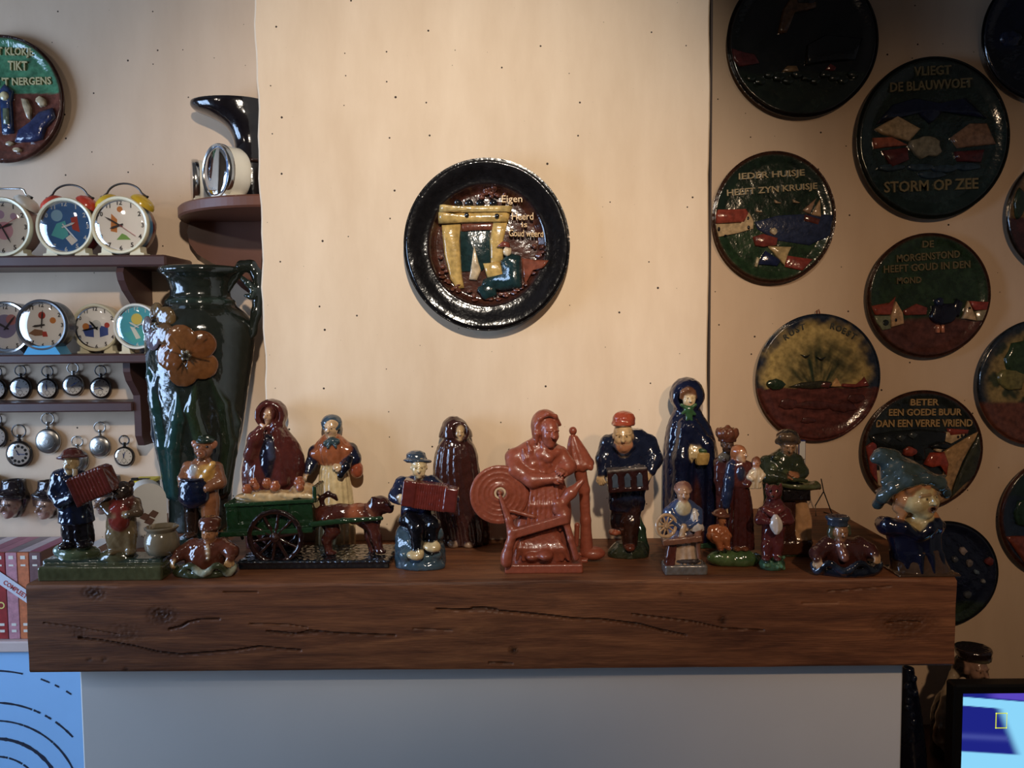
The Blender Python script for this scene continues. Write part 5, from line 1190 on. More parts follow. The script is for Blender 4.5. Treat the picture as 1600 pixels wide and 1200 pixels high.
for x, y, w_, r in ((178, 642, 90, 30), (216, 596, 20, 26), (234, 622, 70, 22), (298, 604, 30, 30), (348, 622, 92, 31), (494, 600, 70, 34), (498, 628, 100, 24)):
    c = Clay(f, 1.1, floor=False); c.ell((x, y, w_), (r, r, r * .95), JC, 2); c.cyl((x, y - r * .9, w_), (0, 0, 1), r * .62, r * .26, JC, 3, 2); c.cyl((x, y - r * 1.2, w_), (0, 0, 1), r * .40, r * .3, None, 1, 1, 's'); c.mesh('jar', t)
def cart_wheel(w_, cy):
    c = Clay(f, 1.15); wc = C(66, 32, 26); o = (350, cy, w_)
    c.tor(o, 150, 15, wc, (0, 1, 0), 1.5); c.tor(o, 158, 9, C(40, 24, 24), (0, 1, 0), 2, sq=1.8); o2 = c.f.L(o)
    wh = c.mesh('wheel', t)
    h = Clay(f, 1.15); h.cyl(o, (0, 1, 0), 30, 24, wc, 8); h.ell((350, cy, w_ + 24), (14, 14, 14), C(90, 60, 50), 2); h.mesh('hub', wh)
    for i in range(10):
        a = math.radians(36 * i + 10); h = Clay(f, 1.15, floor=False); u = np.array([math.cos(a), 0, math.sin(a)])
        h.cap((*(o2 + u * 20 * f.q), 1), (*(o2 + u * 148 * f.q), 1), 12, 8, wc, 1); h.mesh('spoke', wh)
cart_wheel(160, 926); cart_wheel(-96, 852)
c = Clay(f, 1.2); DB = C(104, 48, 36)
c.chain([(640, 790, 20), (740, 782, 20), (860, 785, 20), (935, 790, 20)], [58, 54, 58, 60], DB, 8); c.ell((915, 818, 20), (66, 58, 66), DB, 8); c.chain([(930, 770, 20), (955, 745, 24), (975, 732, 28)], [50, 48, 48], DB, 6)
c.ell((982, 726, 28), (66, 54, 50), C(84, 36, 34), 5); c.cap((1005, 748, 34), (1040, 756, 40), 34, 26, C(84, 36, 34), 5); c.cap((1015, 778, 50), (1050, 770, 46), 4, 4, None, 1, 's'); c.ell((1058, 738, 42), (10, 9, 8), C(24, 18, 18), 1); c.ell((1006, 716, 66), (8, 6, 8), C(24, 18, 18), 1)
for w_ in (-6, 58): c.ell((948, 706, w_), (20, 14, 28), C(70, 30, 28), 3, (0, 0, -30))
c.tor((835, 786, 20), 54, 9, C(182, 96, 52), (1, 0, .05), 1, sq=4.2); c.tor((938, 770, 22), 52, 8, C(150, 84, 56), (.8, 0, .5), 1)
for w_, dx in ((62, 14), (-22, -26)):
    c.chain([(925 + dx * .5, 830, w_ * .8), (946 + dx * .8, 920, w_), (962 + dx, 1000, w_)], [42, 32, 24], DB, 6); c.ell((976 + dx, 1012, w_ + 6), (32, 24, 16), C(84, 40, 32), 3)
    c.chain([(662, 820, w_ * .8), (700, 890, w_), (660, 940, w_), (674, 1015, w_)], [54, 38, 28, 22], DB, 6); c.ell((690, 1020, w_ + 6), (32, 24, 15), DB, 3)
c.chain([(640, 760, 20), (628, 690, 20), (668, 664, 20), (706, 680, 20), (722, 700, 20)], [16, 16, 16, 14, 9], C(74, 36, 30), 3)
c.mesh('dog', t)

# --- seated accordion player with blue hat
f = Fr(275, 1122, 120, KC)
t = fthing('seated_accordion_player_figurine', f, 'seated man in blue hat playing a red accordion on a blue rock')
c = Clay(f, 1.4); RK = C(74, 100, 116)
c.loft([(275, 1120, 165, 120), (275, 1040, 168, 120), (270, 940, 155, 105), (270, 850, 140, 80, -30), (265, 810, 100, 50, -40)], RK, 4, (6, 9, .7, 1.2, .2)); c.ell((300, 1090, 70), (140, 70, 50), RK, 8)
for i in range(16): r = random.Random(i + 7); c.ell((140 + r.uniform(0, 270), 860 + r.uniform(0, 230), 85 + r.uniform(-8, 22)), (r.uniform(14, 30),) * 3, C(88, 116, 130), 8)
c.mesh('rock', t)
c = Clay(f, 1.2); NV2 = C(40, 50, 86); TR = C(26, 26, 34)
c.loft([(265, 850, 110, 78, -6), (262, 780, 112, 78, -6), (262, 700, 112, 76), (255, 610, 108, 70), (255, 545, 92, 60), (262, 505, 48, 42)], NV2, 5); c.ell((255, 800, 20), (125, 85, 60), TR, 6)
c.chain([(215, 790, 60), (255, 850, 118), (258, 1000, 128)], [56, 50, 38], TR, 6); c.chain([(320, 790, 50), (360, 830, 96), (350, 950, 112)], [54, 46, 34], TR, 6)
c.chain([(160, 560, 0), (118, 640, 34), (140, 668, 80)], [50, 44, 32], NV2, 6); c.chain([(350, 550, 0), (440, 620, 10), (500, 660, 60)], [46, 40, 30], NV2, 6)
PH = C(214, 188, 142); c.hand((152, 655, 104), (1, -.25, -.1), (-.2, -1, .1), 66, PH, .5); c.hand((478, 682, 112), (-1, -.3, -.3), (0, -1, .2), 62, PH, .5, -1)
for x, y, w_ in ((242, 1026, 146), (352, 974, 136)): c.ell((x, y, w_), (54, 46, 30), C(214, 186, 132), 3, (0, 0, 12)); c.ell((x + 30, y - 14, w_ + 8), (24, 24, 22), C(214, 186, 132), 6)
c.head((268, 456, 40), 142, 6, 4, 0, C(212, 184, 132), mouth='closed', nose=1.1, moust=None, wide=1.05); c.cap((240, 498, 76), (296, 502, 76), 10, 10, C(190, 160, 112), 3); c.mesh('player', t)
c = Clay(f, 1.2); BH = C(74, 92, 112); c.ell((258, 414, 14), (92, 82, 17), BH, 2, (0, -9, 3)); c.loft([(252, 416, 66, 62, 10), (250, 392, 64, 60, 6), (248, 360, 52, 50, 2), (248, 348, 30, 30, 0)], BH, 4); c.mesh('hat', t)
c = Clay(f, 1.2); c.rough = .08; AC = C(138, 50, 40)
c.box((342, 640, 100), (104, 52, 84), AC, 4, rot=(0, 0, 8), ribs=(0, 15, 2.6, 98)); c.box((208, 618, 100), (44, 58, 84), C(128, 46, 38), 10, rot=(0, 0, 8)); c.box((474, 660, 100), (42, 58, 78), C(128, 46, 38), 10, rot=(0, 0, 8)); c.mesh('accordion', t)

# --- hooded woman in a long brown cloak
f = Fr(575, 980, 110, KC)
t = fthing('brown_cloak_woman_figurine', f, 'old woman wrapped in a long dark brown hooded cloak, between accordion player and spinner')
c = Clay(f, 1.35); BC = C(84, 44, 38)
c.loft([(575, 945, 142, 100), (570, 880, 150, 104), (545, 740, 162, 108), (525, 600, 156, 104), (508, 450, 146, 96), (508, 360, 134, 86), (508, 300, 108, 72), (508, 262, 74, 60)], BC, 5, (15, 11, .3, .25, .6)); c.loft([(540, 980, 118, 80), (545, 930, 120, 84)], C(54, 34, 32), 2)
c.loft([(506, 262, 108, 78, 4), (506, 236, 104, 80, 2), (500, 190, 84, 76), (494, 150, 60, 62, -6), (490, 126, 26, 34, -12)], BC, 6, (6, 5, 1, .4)); c.ell((530, 228, 84), (46, 60, 60), None, 3, op='s'); c.tor((528, 226, 54), 57, 11, BC, (-.2, -1, .1), 4)
c.head((530, 230, 50), 104, 10, 2, 0, C(206, 168, 116), ears=False, neck=False, mouth='smile', wide=.95)
for x in (490, 590): c.ell((x, 955, 78), (34, 36, 24), C(176, 140, 110), 4)
c.mesh('woman', t)

# --- terracotta spinner
f = Fr(1070, 1142, 150, KC)
t = fthing('terracotta_spinner_figurine', f, 'large unglazed terracotta woman at a spinning wheel, centre of the mantel')
TC = C(164, 78, 50); T2 = C(156, 72, 46)
c = Clay(f, 1.5); c.box((1070, 1090, 0), (250, 150, 48), TC, 10, rot=(0, 0, 0)); c.loft([(1070, 1080, 232, 130), (1070, 1040, 190, 105)], TC, 6); c.ell((1392, 1010, -130), (84, 66, 46), TC, 5); c.box((1250, 1080, -110), (110, 40, 40), TC, 8); c.mesh('base', t, SATIN)
c = Clay(f, 1.3)
c.loft([(1060, 1070, 215, 120), (1058, 960, 205, 120), (1060, 850, 190, 118), (1075, 740, 182, 112), (1080, 640, 160, 100), (1060, 540, 148, 92), (1035, 470, 165, 94), (1025, 410, 176, 94), (1030, 350, 160, 84), (1045, 300, 112, 70), (1060, 270, 70, 56)], TC, 6, (11, 6, .5, .6))
for i, (x, y) in enumerate(((960, 400), (1000, 440), (1060, 430), (1100, 400), (990, 350), (1080, 350))): c.chain([(x - 20, y - 60, 78), (x, y, 86), (x + 14, y + 40, 84)], [9, 10, 7], TC, 5)
c.chain([(880, 390, 10), (890, 470, 60), (1000, 540, 110), (1130, 530, 130)], [58, 54, 44, 30], TC, 8); c.chain([(1180, 370, 10), (1232, 450, 40), (1190, 500, 100)], [54, 48, 34], TC, 8)
c.hand((1150, 515, 138), (1, -.3, -.2), (0, -1, .5), 76, TC, .7); c.hand((1200, 480, 118), (-.5, -.8, .2), (.3, -.4, 1), 76, TC, .8, -1)
for i in range(7): c.chain([(1000 + i * 26, 560, 92), (985 + i * 32, 700, 112), (965 + i * 36, 860, 116)], [9, 10, 9], TC, 5)
c.ell((1086, 1022, 150), (50, 66, 34), TC, 6); c.ell((1000, 1030, 132), (46, 50, 28), TC, 6)
for i in range(9): c.chain([(930 + i * 30, 905 + (i % 3) * 12, 100), (915 + i * 36, 980, 116), (900 + i * 42, 1052, 112)], [8, 12, 10], TC, 7)
H = c.head((1110, 232, 72), 194, 18, 3, 4, TC, eye=T2, lip=TC, ears=False, nose=1.2, wide=.9); c.ell((1082, 172, 10), (90, 98, 92), TC, 3); c.ell((1044, 216, 0), (50, 84, 92), TC, 5); c.chain([(1022, 170, 70), (1030, 240, 92), (1026, 300, 84)], [16, 15, 9], TC, 4); c.chain([(1030, 190, 84), (1050, 140, 104), (1100, 112, 116), (1150, 126, 96), (1180, 180, 50)], [12, 12, 12, 12, 10], TC, 4)
c.chain([(1010, 320, 40), (1060, 380, 84), (1110, 392, 90), (1165, 352, 60)], [18, 17, 16, 14], TC, 8); c.mesh('woman', t, SATIN)
c = Clay(f, 1.25); o = (787, 632, 96); c.cyl(o, (.12, -1, 0), 190, 15, TC, 7)
for r in (172, 138, 104, 74): c.tor((787, 632, 110), r, 3.5, TC, (.12, -1, 0), 2)
c.cyl((792, 622, 100), (.12, -1, 0), 46, 40, None, 4, 2, 's'); c.tor((792, 622, 108), 48, 10, TC, (.12, -1, 0), 3)
wh = c.mesh('spinning_wheel', t, SATIN)
c = Clay(f, 1.2); c.cap((792, 622, 70), (792, 622, 112), 26, 14, TC, 2); c.mesh('hub', wh, SATIN)
c = Clay(f, 1.25); c.chain([(792, 640, 140), (850, 800, 150), (865, 870, 150)], [12, 24, 30], TC, 3); c.box((1045, 835, 150), (185, 34, 28), TC, 6, rot=(0, 0, -16)); c.chain([(1160, 730, 140), (1250, 620, 130), (1322, 545, 120)], [30, 34, 16], TC, 6); c.cap((1160, 690, 150), (1200, 760, 150), 30, 30, TC, 5); c.cap((860, 735, 120), (1010, 775, 120), 14, 14, TC, 4); c.ell((1215, 770, 140), (36, 40, 60), TC, 6)
c.chain([(880, 870, 150), (850, 960, 168), (836, 1070, 172)], [34, 26, 30], TC, 4); c.chain([(920, 890, 120), (850, 1050, 150)], [14, 14], TC, 3); c.chain([(1215, 800, 140), (1250, 920, 160), (1285, 1040, 168)], [24, 20, 20], TC, 4); c.ell((830, 1040, 160), (34, 40, 60), TC, 6); c.mesh('wheel_stand', t, SATIN)
c = Clay(f, 1.25); c.chain([(1300, 440, -120), (1335, 600, -130), (1345, 800, -130), (1352, 1000, -130)], [46, 36, 34, 46], TC, 5); c.chain([(1290, 830, -60), (1285, 960, -80)], [18, 14], TC, 4)
c.loft([(1310, 470, 62, 50, -118), (1312, 440, 92, 62, -118), (1300, 380, 78, 56, -118), (1280, 310, 54, 44, -118), (1265, 250, 26, 26, -118)], TC, 4, (8, 6, .2, .3)); c.ell((1263, 220, -118), (27, 27, 28), TC, 3)
for a in range(6): c.ell((1250 + a * 26, 446 + (a % 2) * 12, -70), (16, 14, 20), TC, 5)
c.mesh('distaff', t, SATIN)

# ================================================================== figurines, right part of the mantel
# --- old man with a barrel organ
f = Fr(297, 1070, 85, KD)
t = fthing('organ_man_figurine', f, 'stooping bearded man in orange cap and navy coat holding a small dark organ')
c = Clay(f, 1.4); c.loft([(297, 1070, 122, 85), (297, 1020, 118, 82), (305, 970, 80, 60)], C(66, 72, 48), 3, (6, 5, .4, 1)); c.chain([(375, 1000, -20), (365, 900, -40), (360, 830, -50)], [40, 26, 10], C(62, 86, 56), 8); c.mesh('base', t)
c = Clay(f, 1.2); NV3 = C(34, 42, 72); TR3 = C(38, 28, 34)
c.loft([(290, 780, 102, 74, 6), (290, 700, 104, 76, 8), (300, 600, 132, 82, 4), (300, 500, 150, 86, 0), (300, 420, 140, 84, 0), (305, 365, 112, 74, 0), (310, 328, 66, 52, 4)], NV3, 5, (6, 5, .2, .4)); c.ell((290, 740, 10), (100, 78, 60), TR3, 6)
c.chain([(245, 740, 10), (240, 850, 16), (235, 905, 10)], [50, 44, 34], TR3, 5); c.chain([(320, 740, 20), (308, 860, 50), (306, 980, 40)], [56, 52, 44], C(72, 40, 32), 5); c.ell((218, 914, 26), (34, 44, 20), C(176, 90, 56), 3); c.ell((304, 1000, 70), (32, 46, 24), C(140, 66, 42), 3)
c.chain([(185, 410, 0), (158, 500, 20), (148, 580, 50)], [52, 46, 28], NV3, 6); c.chain([(410, 410, 0), (440, 500, 30), (425, 565, 72)], [54, 50, 32], NV3, 6)
SK3 = C(210, 170, 116); c.hand((140, 606, 62), (.2, -.5, -1), (-.6, -.9, 0), 60, SK3, .9); c.hand((402, 588, 96), (-1, -.4, -.1), (.1, -1, .4), 70, SK3, .6, -1)
c.head((268, 368, 78), 160, -8, 4, -2, SK3, mouth='smile', beard=C(190, 122, 78), moust=C(196, 130, 84), wide=1.0, nose=1.2); c.cap((225, 425, 90), (262, 470, 92), 16, 10, C(70, 84, 110), 5); c.cap((320, 425, 90), (285, 470, 92), 16, 10, C(40, 48, 76), 5); c.mesh('man', t)
c = Clay(f, 1.2); OR = C(196, 80, 44); c.ell((272, 270, 60), (64, 66, 46), OR, 4); c.tor((268, 298, 66), 56, 11, OR, (0, .05, 1), 4); c.ell((258, 306, 112), (50, 34, 8), OR, 3, (0, -4, 0)); c.ell((240, 262, 84), (20, 16, 20), OR, 6); c.mesh('cap', t)
c = Clay(f, 1.15); c.box((290, 615, 108), (112, 44, 62), C(70, 34, 32), 5, rot=(0, 0, -4))
for x in (222, 293, 362): c.box((x, 632 - (x - 222) * .05, 152), (17, 8, 32), None, 4, rot=(0, 0, -4), op='s'); c.ell((x, 600 - (x - 222) * .05, 152), (17, 8, 22), None, 1, op='s')
c.box((285, 552, 108), (108, 50, 6), C(130, 116, 108), 3, rot=(0, 0, -5), k=1); og = c.mesh('barrel_organ', t)
for x in (222, 293, 362):
    c = Clay(f, 1.1, floor=False); c.box((x, 632 - (x - 222) * .05, 144), (17, 4, 32), C(86, 100, 118), 2, rot=(0, 0, -4)); c.ell((x, 600 - (x - 222) * .05, 144), (17, 4, 22), C(86, 100, 118), 1); c.mesh('arched_window', og)

# --- tall woman in navy cloak
f = Fr(672, 1000, 0, KD, Y=1.620)
t = fthing('navy_cloak_woman_figurine', f, 'tall woman in glossy navy hooded cloak with green scarf and basket')
c = Clay(f, 1.4); c.box((690, 995, 10), (98, 84, 40), C(54, 90, 58), 8); c.mesh('base', t)
c = Clay(f, 1.35); NK = C(30, 38, 74); DR = C(92, 46, 38)
c.loft([(665, 1010, 120, 88), (665, 940, 122, 90), (665, 840, 130, 94), (668, 700, 132, 94), (655, 520, 116, 84), (650, 400, 108, 78)], DR, 4, (12, 6, .4, .2))
c.loft([(660, 975, 165, 98, -18), (660, 920, 165, 100, -20), (662, 800, 166, 104, -18), (660, 650, 164, 102, -12), (656, 520, 160, 100, -4), (648, 400, 146, 92, 2), (640, 310, 124, 80, 4), (632, 250, 92, 66, 6), (630, 215, 74, 60, 6)], NK, 5, (9, 11, .9, .3))
c.chain([(620, 300, 80), (600, 500, 96), (590, 760, 92), (585, 920, 84)], [26, 40, 46, 44], NK, 10); c.chain([(665, 300, 82), (740, 420, 92), (770, 600, 80), (775, 800, 70), (775, 910, 60)], [24, 36, 40, 40, 38], NK, 10)
c.box((706, 700, 104), (34, 34, 190), None, 16, k=3, op='s'); c.cap((640, 330, 76), (690, 440, 84), 40, 30, NK, 8)
c.ell((630, 138, -8), (100, 92, 100), NK, 4); c.ell((636, 160, 86), (54, 80, 74), None, 4, op='s'); c.tor((634, 150, 44), 70, 15, NK, (-.05, -1, .08), 5); c.ell((628, 90, 0), (60, 70, 44), NK, 10)
c.head((637, 158, 56), 128, 4, -2, 0, C(214, 184, 134), ears=False, wide=.86, hair=C(140, 88, 56)); c.chain([(598, 150, 74), (606, 120, 84), (636, 104, 92), (666, 120, 84), (674, 150, 74)], 11, C(146, 92, 58), 4)
c.hand((680, 445, 110), (-.1, -.4, -1), (0, -1, .2), 76, C(206, 178, 124), .8)
for i in range(5): c.ell((662 + i * 3, 318 + i * 26, 90 + i * 4), (6, 5, 6), C(170, 176, 190), 1)
c.mesh('woman', t)
c = Clay(f, 1.15); GS = C(66, 112, 66)
for dx, dy in ((-40, -22), (40, -24), (-34, 24), (-10, 62), (16, 66), (34, 30)): c.cap((640, 214, 92), (640 + dx, 214 + dy, 94), 14, 9, GS, 3)
c.mesh('scarf_bow', t)
c = Clay(f, 1.15); BK2 = C(186, 148, 76); c.loft([(715, 530, 34, 30, 104), (716, 500, 42, 36, 104), (720, 462, 44, 38, 104)], BK2, 2, (16, 2, 0, 0)); c.ell((722, 448, 104), (38, 32, 20), C(70, 100, 56), 3); c.chain([(684, 462, 104), (690, 410, 104), (720, 384, 104), (748, 410, 104), (752, 462, 104)], 6, C(150, 110, 60), 3); c.mesh('basket', t)

# --- little spinner
f = Fr(615, 1158, 62, KD)
t = fthing('small_spinner_figurine', f, 'small old woman in blue with a spoked spinning wheel, front edge of the mantel')
c = Clay(f, 1.2); c.box((615, 1122, 4), (122, 64, 38), C(124, 116, 108), 14); c.ell((640, 1080, 50), (70, 20, 14), C(84, 72, 68), 3); c.mesh('base', t)
c = Clay(f, 1.1); c.loft([(612, 1120, 108, 56), (612, 1050, 96, 54), (610, 980, 92, 50), (608, 900, 84, 48)], C(196, 164, 134), 3, (9, 4, .2, 0)); c.box((535, 1040, 26), (26, 36, 70), C(120, 60, 48), 6, rot=(0, 0, 6)); c.loft([(608, 930, 82, 50), (608, 850, 90, 54), (608, 790, 92, 52), (608, 745, 66, 44), (608, 725, 36, 34)], C(72, 92, 138), 3)
c.ell((610, 775, 46), (42, 22, 44), C(196, 178, 140), 3); c.chain([(528, 800, 10), (540, 850, 40), (590, 880, 60)], [34, 30, 20], C(72, 92, 138), 4); c.chain([(688, 800, 10), (690, 850, 40), (640, 880, 60)], [34, 30, 20], C(72, 92, 138), 4); c.hand((612, 886, 66), (1, -.3, -.2), (0, -1, .4), 40, SKIN, .7)
c.head((608, 694, 30), 114, 0, 4, 0, C(186, 140, 104), ears=False); c.ell((608, 664, 8), (50, 52, 42), C(156, 100, 86), 3); c.tor((608, 672, 18), 45, 7, C(176, 130, 112), (0, -.25, 1), 2); c.mesh('woman', t)
c = Clay(f, 1.05); TN2 = C(196, 158, 118); ax = (.35, -1, .05); o = (512, 878, 84); c.tor(o, 62, 10, TN2, ax, 1.5); oL = c.f.L(o); wl = c.mesh('spinning_wheel', t)
e1 = np.cross(np.array(ax), [0, 0, 1.]); e1 /= np.linalg.norm(e1); e2 = np.cross(e1, ax); e2 /= np.linalg.norm(e2)
c = Clay(f, 1.05); c.cyl(o, ax, 15, 14, TN2, 3); c.mesh('hub', wl)
for i in range(10):
    a = math.radians(36 * i); u = e1 * math.cos(a) + e2 * math.sin(a); c = Clay(f, 1.05, floor=False); c.cap((*(oL + u * 10 * f.q), 1), (*(oL + u * 60 * f.q), 1), 6.5, 5, TN2, 1); c.mesh('spoke', wl)
c = Clay(f, 1.1); c.box((600, 958, 70), (112, 30, 18), C(150, 96, 68), 6, rot=(0, 0, -6)); c.chain([(540, 970, 60), (520, 1060, 66)], [12, 10], C(120, 60, 48), 2); c.chain([(690, 940, 60), (700, 1060, 60)], [14, 12], C(150, 96, 68), 2); c.chain([(600, 940, 70), (612, 880, 76)], [18, 16], TN2, 4); c.cap((690, 925, 66), (705, 900, 60), 18, 12, C(150, 96, 68), 3); c.mesh('wheel_bench', t)
c = Clay(f, 1.1); c.loft([(680, 905, 44, 34, 40), (680, 890, 44, 36, 40), (678, 850, 36, 32, 40), (674, 810, 24, 22, 40), (672, 778, 8, 8, 40)], C(196, 184, 172), 2, (7, 3, 0, 2.5, .1)); c.mesh('flax_bundle', t)

# --- man with a bronze crown-like cap, behind the mother
f = Fr(140, 880, 0, KE, Y=1.542)
t = fthing('crowned_cap_man_figurine', f, 'dark bearded man in bronze ribbed cap, behind the mother and baby')
c = Clay(f, 1.3); c.loft([(140, 970, 66, 56), (138, 700, 62, 54), (134, 500, 62, 52), (132, 380, 64, 50), (134, 310, 54, 44), (142, 270, 36, 34)], C(124, 62, 56), 3, (8, 4, .2, .1)); c.ell((125, 300, 30), (40, 22, 30), C(130, 120, 108), 4); c.chain([(88, 330, 0), (92, 440, 10), (110, 520, 30)], [28, 28, 22], C(110, 56, 52), 4); c.ell((128, 318, 52), (10, 8, 10), C(90, 40, 40), 1)
c.head((146, 218, 10), 118, 6, 4, 0, C(110, 76, 58), beard=C(60, 46, 40), moust=C(60, 46, 40)); c.mesh('man', t)
c = Clay(f, 1.15); BZ = C(140, 76, 46); c.ell((146, 150, 8), (66, 62, 42), BZ, 3); c.ell((148, 108, 6), (16, 16, 13), BZ, 2)
for i in range(9): a = math.radians(i * 40); l = c.f.L((146, 146, 8)); c.ell((l[0] + 56 * f.q * math.cos(a), l[1] + 54 * f.q * math.sin(a), l[2], 1), (17, 17, 32), BZ, 3)
c.cyl((146, 186, 8), (0, 0, 1), 56, 14, C(110, 58, 40), 5); c.mesh('cap', t)

# --- mother, baby and seated child
f = Fr(190, 985, 85, KE)
t = fthing('mother_and_children_figurine', f, 'red-haired mother holding a baby beside a seated orange child on green ground')
c = Clay(f, 1.4); c.ell((190, 930, 0), (175, 92, 58), C(92, 124, 72), 5); c.ell((110, 925, 50), (90, 45, 46), C(98, 130, 76), 8); c.ell((255, 930, 50), (70, 45, 50), C(84, 116, 66), 8); c.cap((170, 905, 100), (185, 960, 104), 5, 3, None, 2, 's'); c.mesh('ground', t)
c = Clay(f, 1.15); MS = C(120, 56, 44); SKT = C(96, 42, 38); BS = C(46, 62, 104)
c.loft([(228, 870, 84, 60), (230, 740, 78, 58), (232, 600, 70, 54), (228, 490, 56, 46), (226, 455, 54, 44)], SKT, 4, (12, 5, .4, .2)); c.loft([(226, 470, 56, 46), (230, 410, 66, 48), (228, 350, 62, 44), (226, 318, 38, 34)], MS, 4); c.ell((232, 400, 42), (24, 14, 46), C(60, 66, 90), 3)
c.chain([(172, 348, 0), (156, 440, 10), (140, 540, 20), (138, 600, 26)], [34, 32, 30, 24], BS, 4); c.hand((140, 628, 30), (0, -.2, -1), (-1, -.3, 0), 40, SKIN, .3); c.chain([(278, 350, 0), (300, 420, 20), (270, 470, 50)], [28, 28, 22], MS, 4)
c.head((228, 278, 12), 104, 36, -4, 0, C(210, 160, 114), hair=C(190, 112, 62), ears=False, mouth='smile'); c.ell((212, 258, -6), (46, 48, 40), C(190, 112, 62), 3); c.ell((190, 290, -10), (24, 24, 30), C(180, 104, 58), 5)
for x in (205, 255): c.ell((x, 872, 56), (22, 30, 14), C(150, 84, 50), 2)
c.mesh('mother', t)
c = Clay(f, 1.1, floor=False); CB = C(214, 190, 154); c.head((326, 332, 30), 78, -20, 4, 0, C(200, 136, 96), hair=C(160, 92, 60)); c.loft([(305, 490, 54, 34, 24), (312, 440, 50, 36, 28), (322, 385, 36, 32, 30), (326, 362, 24, 24, 30)], CB, 4, (9, 4, .3, 0)); c.chain([(352, 385, 36), (368, 410, 44), (350, 440, 60)], [16, 15, 12], CB, 3); c.chain([(296, 392, 40), (280, 420, 50), (300, 436, 62)], [16, 15, 12], CB, 3); c.mesh('baby', t)
c = Clay(f, 1.1); OC2 = C(186, 104, 54); c.ell((88, 775, 60), (58, 46, 62), OC2, 4); c.head((110, 692, 74), 74, 24, 10, 0, C(190, 114, 64), ears=False); c.chain([(48, 745, 70), (40, 790, 90), (90, 800, 112)], [24, 22, 16], OC2, 4); c.chain([(130, 750, 70), (150, 790, 86), (120, 810, 110)], [22, 20, 15], OC2, 4)
c.chain([(66, 810, 84), (74, 800, 120), (104, 862, 116)], [28, 26, 18], OC2, 4); c.chain([(112, 810, 80), (136, 806, 112), (148, 860, 108)], [28, 24, 17], OC2, 4); c.ell((104, 872, 128), (20, 26, 11), C(160, 84, 44), 2); c.ell((150, 868, 120), (20, 26, 11), C(160, 84, 44), 2)
c.ell((105, 655, 70), (58, 52, 14), C(130, 72, 44), 2, (0, 8, 6)); c.ell((102, 640, 66), (38, 38, 26), C(130, 72, 44), 3); c.mesh('seated_child', t)

# --- person bending over a basin
f = Fr(530, 925, 110, KE)
t = fthing('basin_worker_figurine', f, 'dark-haired person in mottled green leaning over a broad green basin')
c = Clay(f, 1.35); c.box((520, 900, 4), (140, 95, 26), C(62, 74, 46), 6); c.mesh('base', t)
c = Clay(f, 1.25); GM = C(66, 74, 48)
c.loft([(470, 890, 110, 70, -10), (475, 700, 104, 72, -10), (480, 520, 108, 74), (482, 440, 122, 80), (480, 370, 124, 76), (490, 300, 104, 66), (505, 258, 56, 50), (515, 240, 40, 38)], GM, 5, (7, 5, .5, .7)); c.loft([(470, 890, 116, 74, -8), (475, 720, 108, 76, -8), (480, 500, 100, 72, -4)], C(96, 56, 40), 2)
for i in range(10): r = random.Random(i); c.ell((390 + r.uniform(0, 190), 280 + r.uniform(0, 150), 70 + r.uniform(-20, 10)), (18, 16, 14), C(96, 104, 64) if i % 2 else C(40, 42, 34), 5)
c.chain([(390, 330, 0), (400, 420, 50), (500, 430, 100)], [46, 42, 28], GM, 6); c.chain([(580, 320, 0), (610, 390, 50), (580, 420, 100)], [42, 38, 26], GM, 6); c.hand((540, 415, 112), (.9, -.5, .3), (0, -.6, 1), 58, C(180, 116, 72), .5); c.hand((570, 400, 112), (-.9, -.5, .2), (0, -.6, 1), 54, C(180, 116, 72), .5, -1)
c.head((522, 220, 34), 142, 2, 22, 0, C(176, 130, 88), hair=C(66, 58, 52), ears=False); c.ell((522, 172, 8), (70, 70, 52), C(70, 62, 56), 3); c.chain([(460, 200, 30), (490, 168, 78), (540, 172, 82), (585, 200, 34)], [18, 17, 17, 18], C(120, 92, 64), 6); c.mesh('worker', t)
c = Clay(f, 1.25); BG = C(104, 108, 66); c.ell((590, 470, 84), (136, 80, 34), BG, 2, (0, 0, 4)); c.ell((585, 448, 90), (112, 64, 26), None, 3, op='s'); c.cap((700, 470, 84), (724, 488, 80), 22, 8, BG, 6); c.chain([(500, 440, 100), (560, 432, 128), (640, 446, 120)], [10, 14, 10], C(84, 90, 54), 5); c.mesh('basin', t)
c = Clay(f, 1.25); c.box((560, 525, 70), (86, 60, 36), C(40, 30, 26), 8); c.loft([(610, 800, 58, 40, 66), (620, 700, 54, 40, 66), (606, 560, 34, 34, 66)], C(196, 146, 96), 4, (6, 5, .2, .5)); c.box((520, 690, 60), (40, 44, 170), C(84, 46, 34), 10); c.ell((600, 830, 60), (80, 50, 40), C(84, 48, 36), 8); c.box((540, 850, 30), (110, 80, 40), C(96, 54, 38), 8); c.mesh('basin_stand', t)

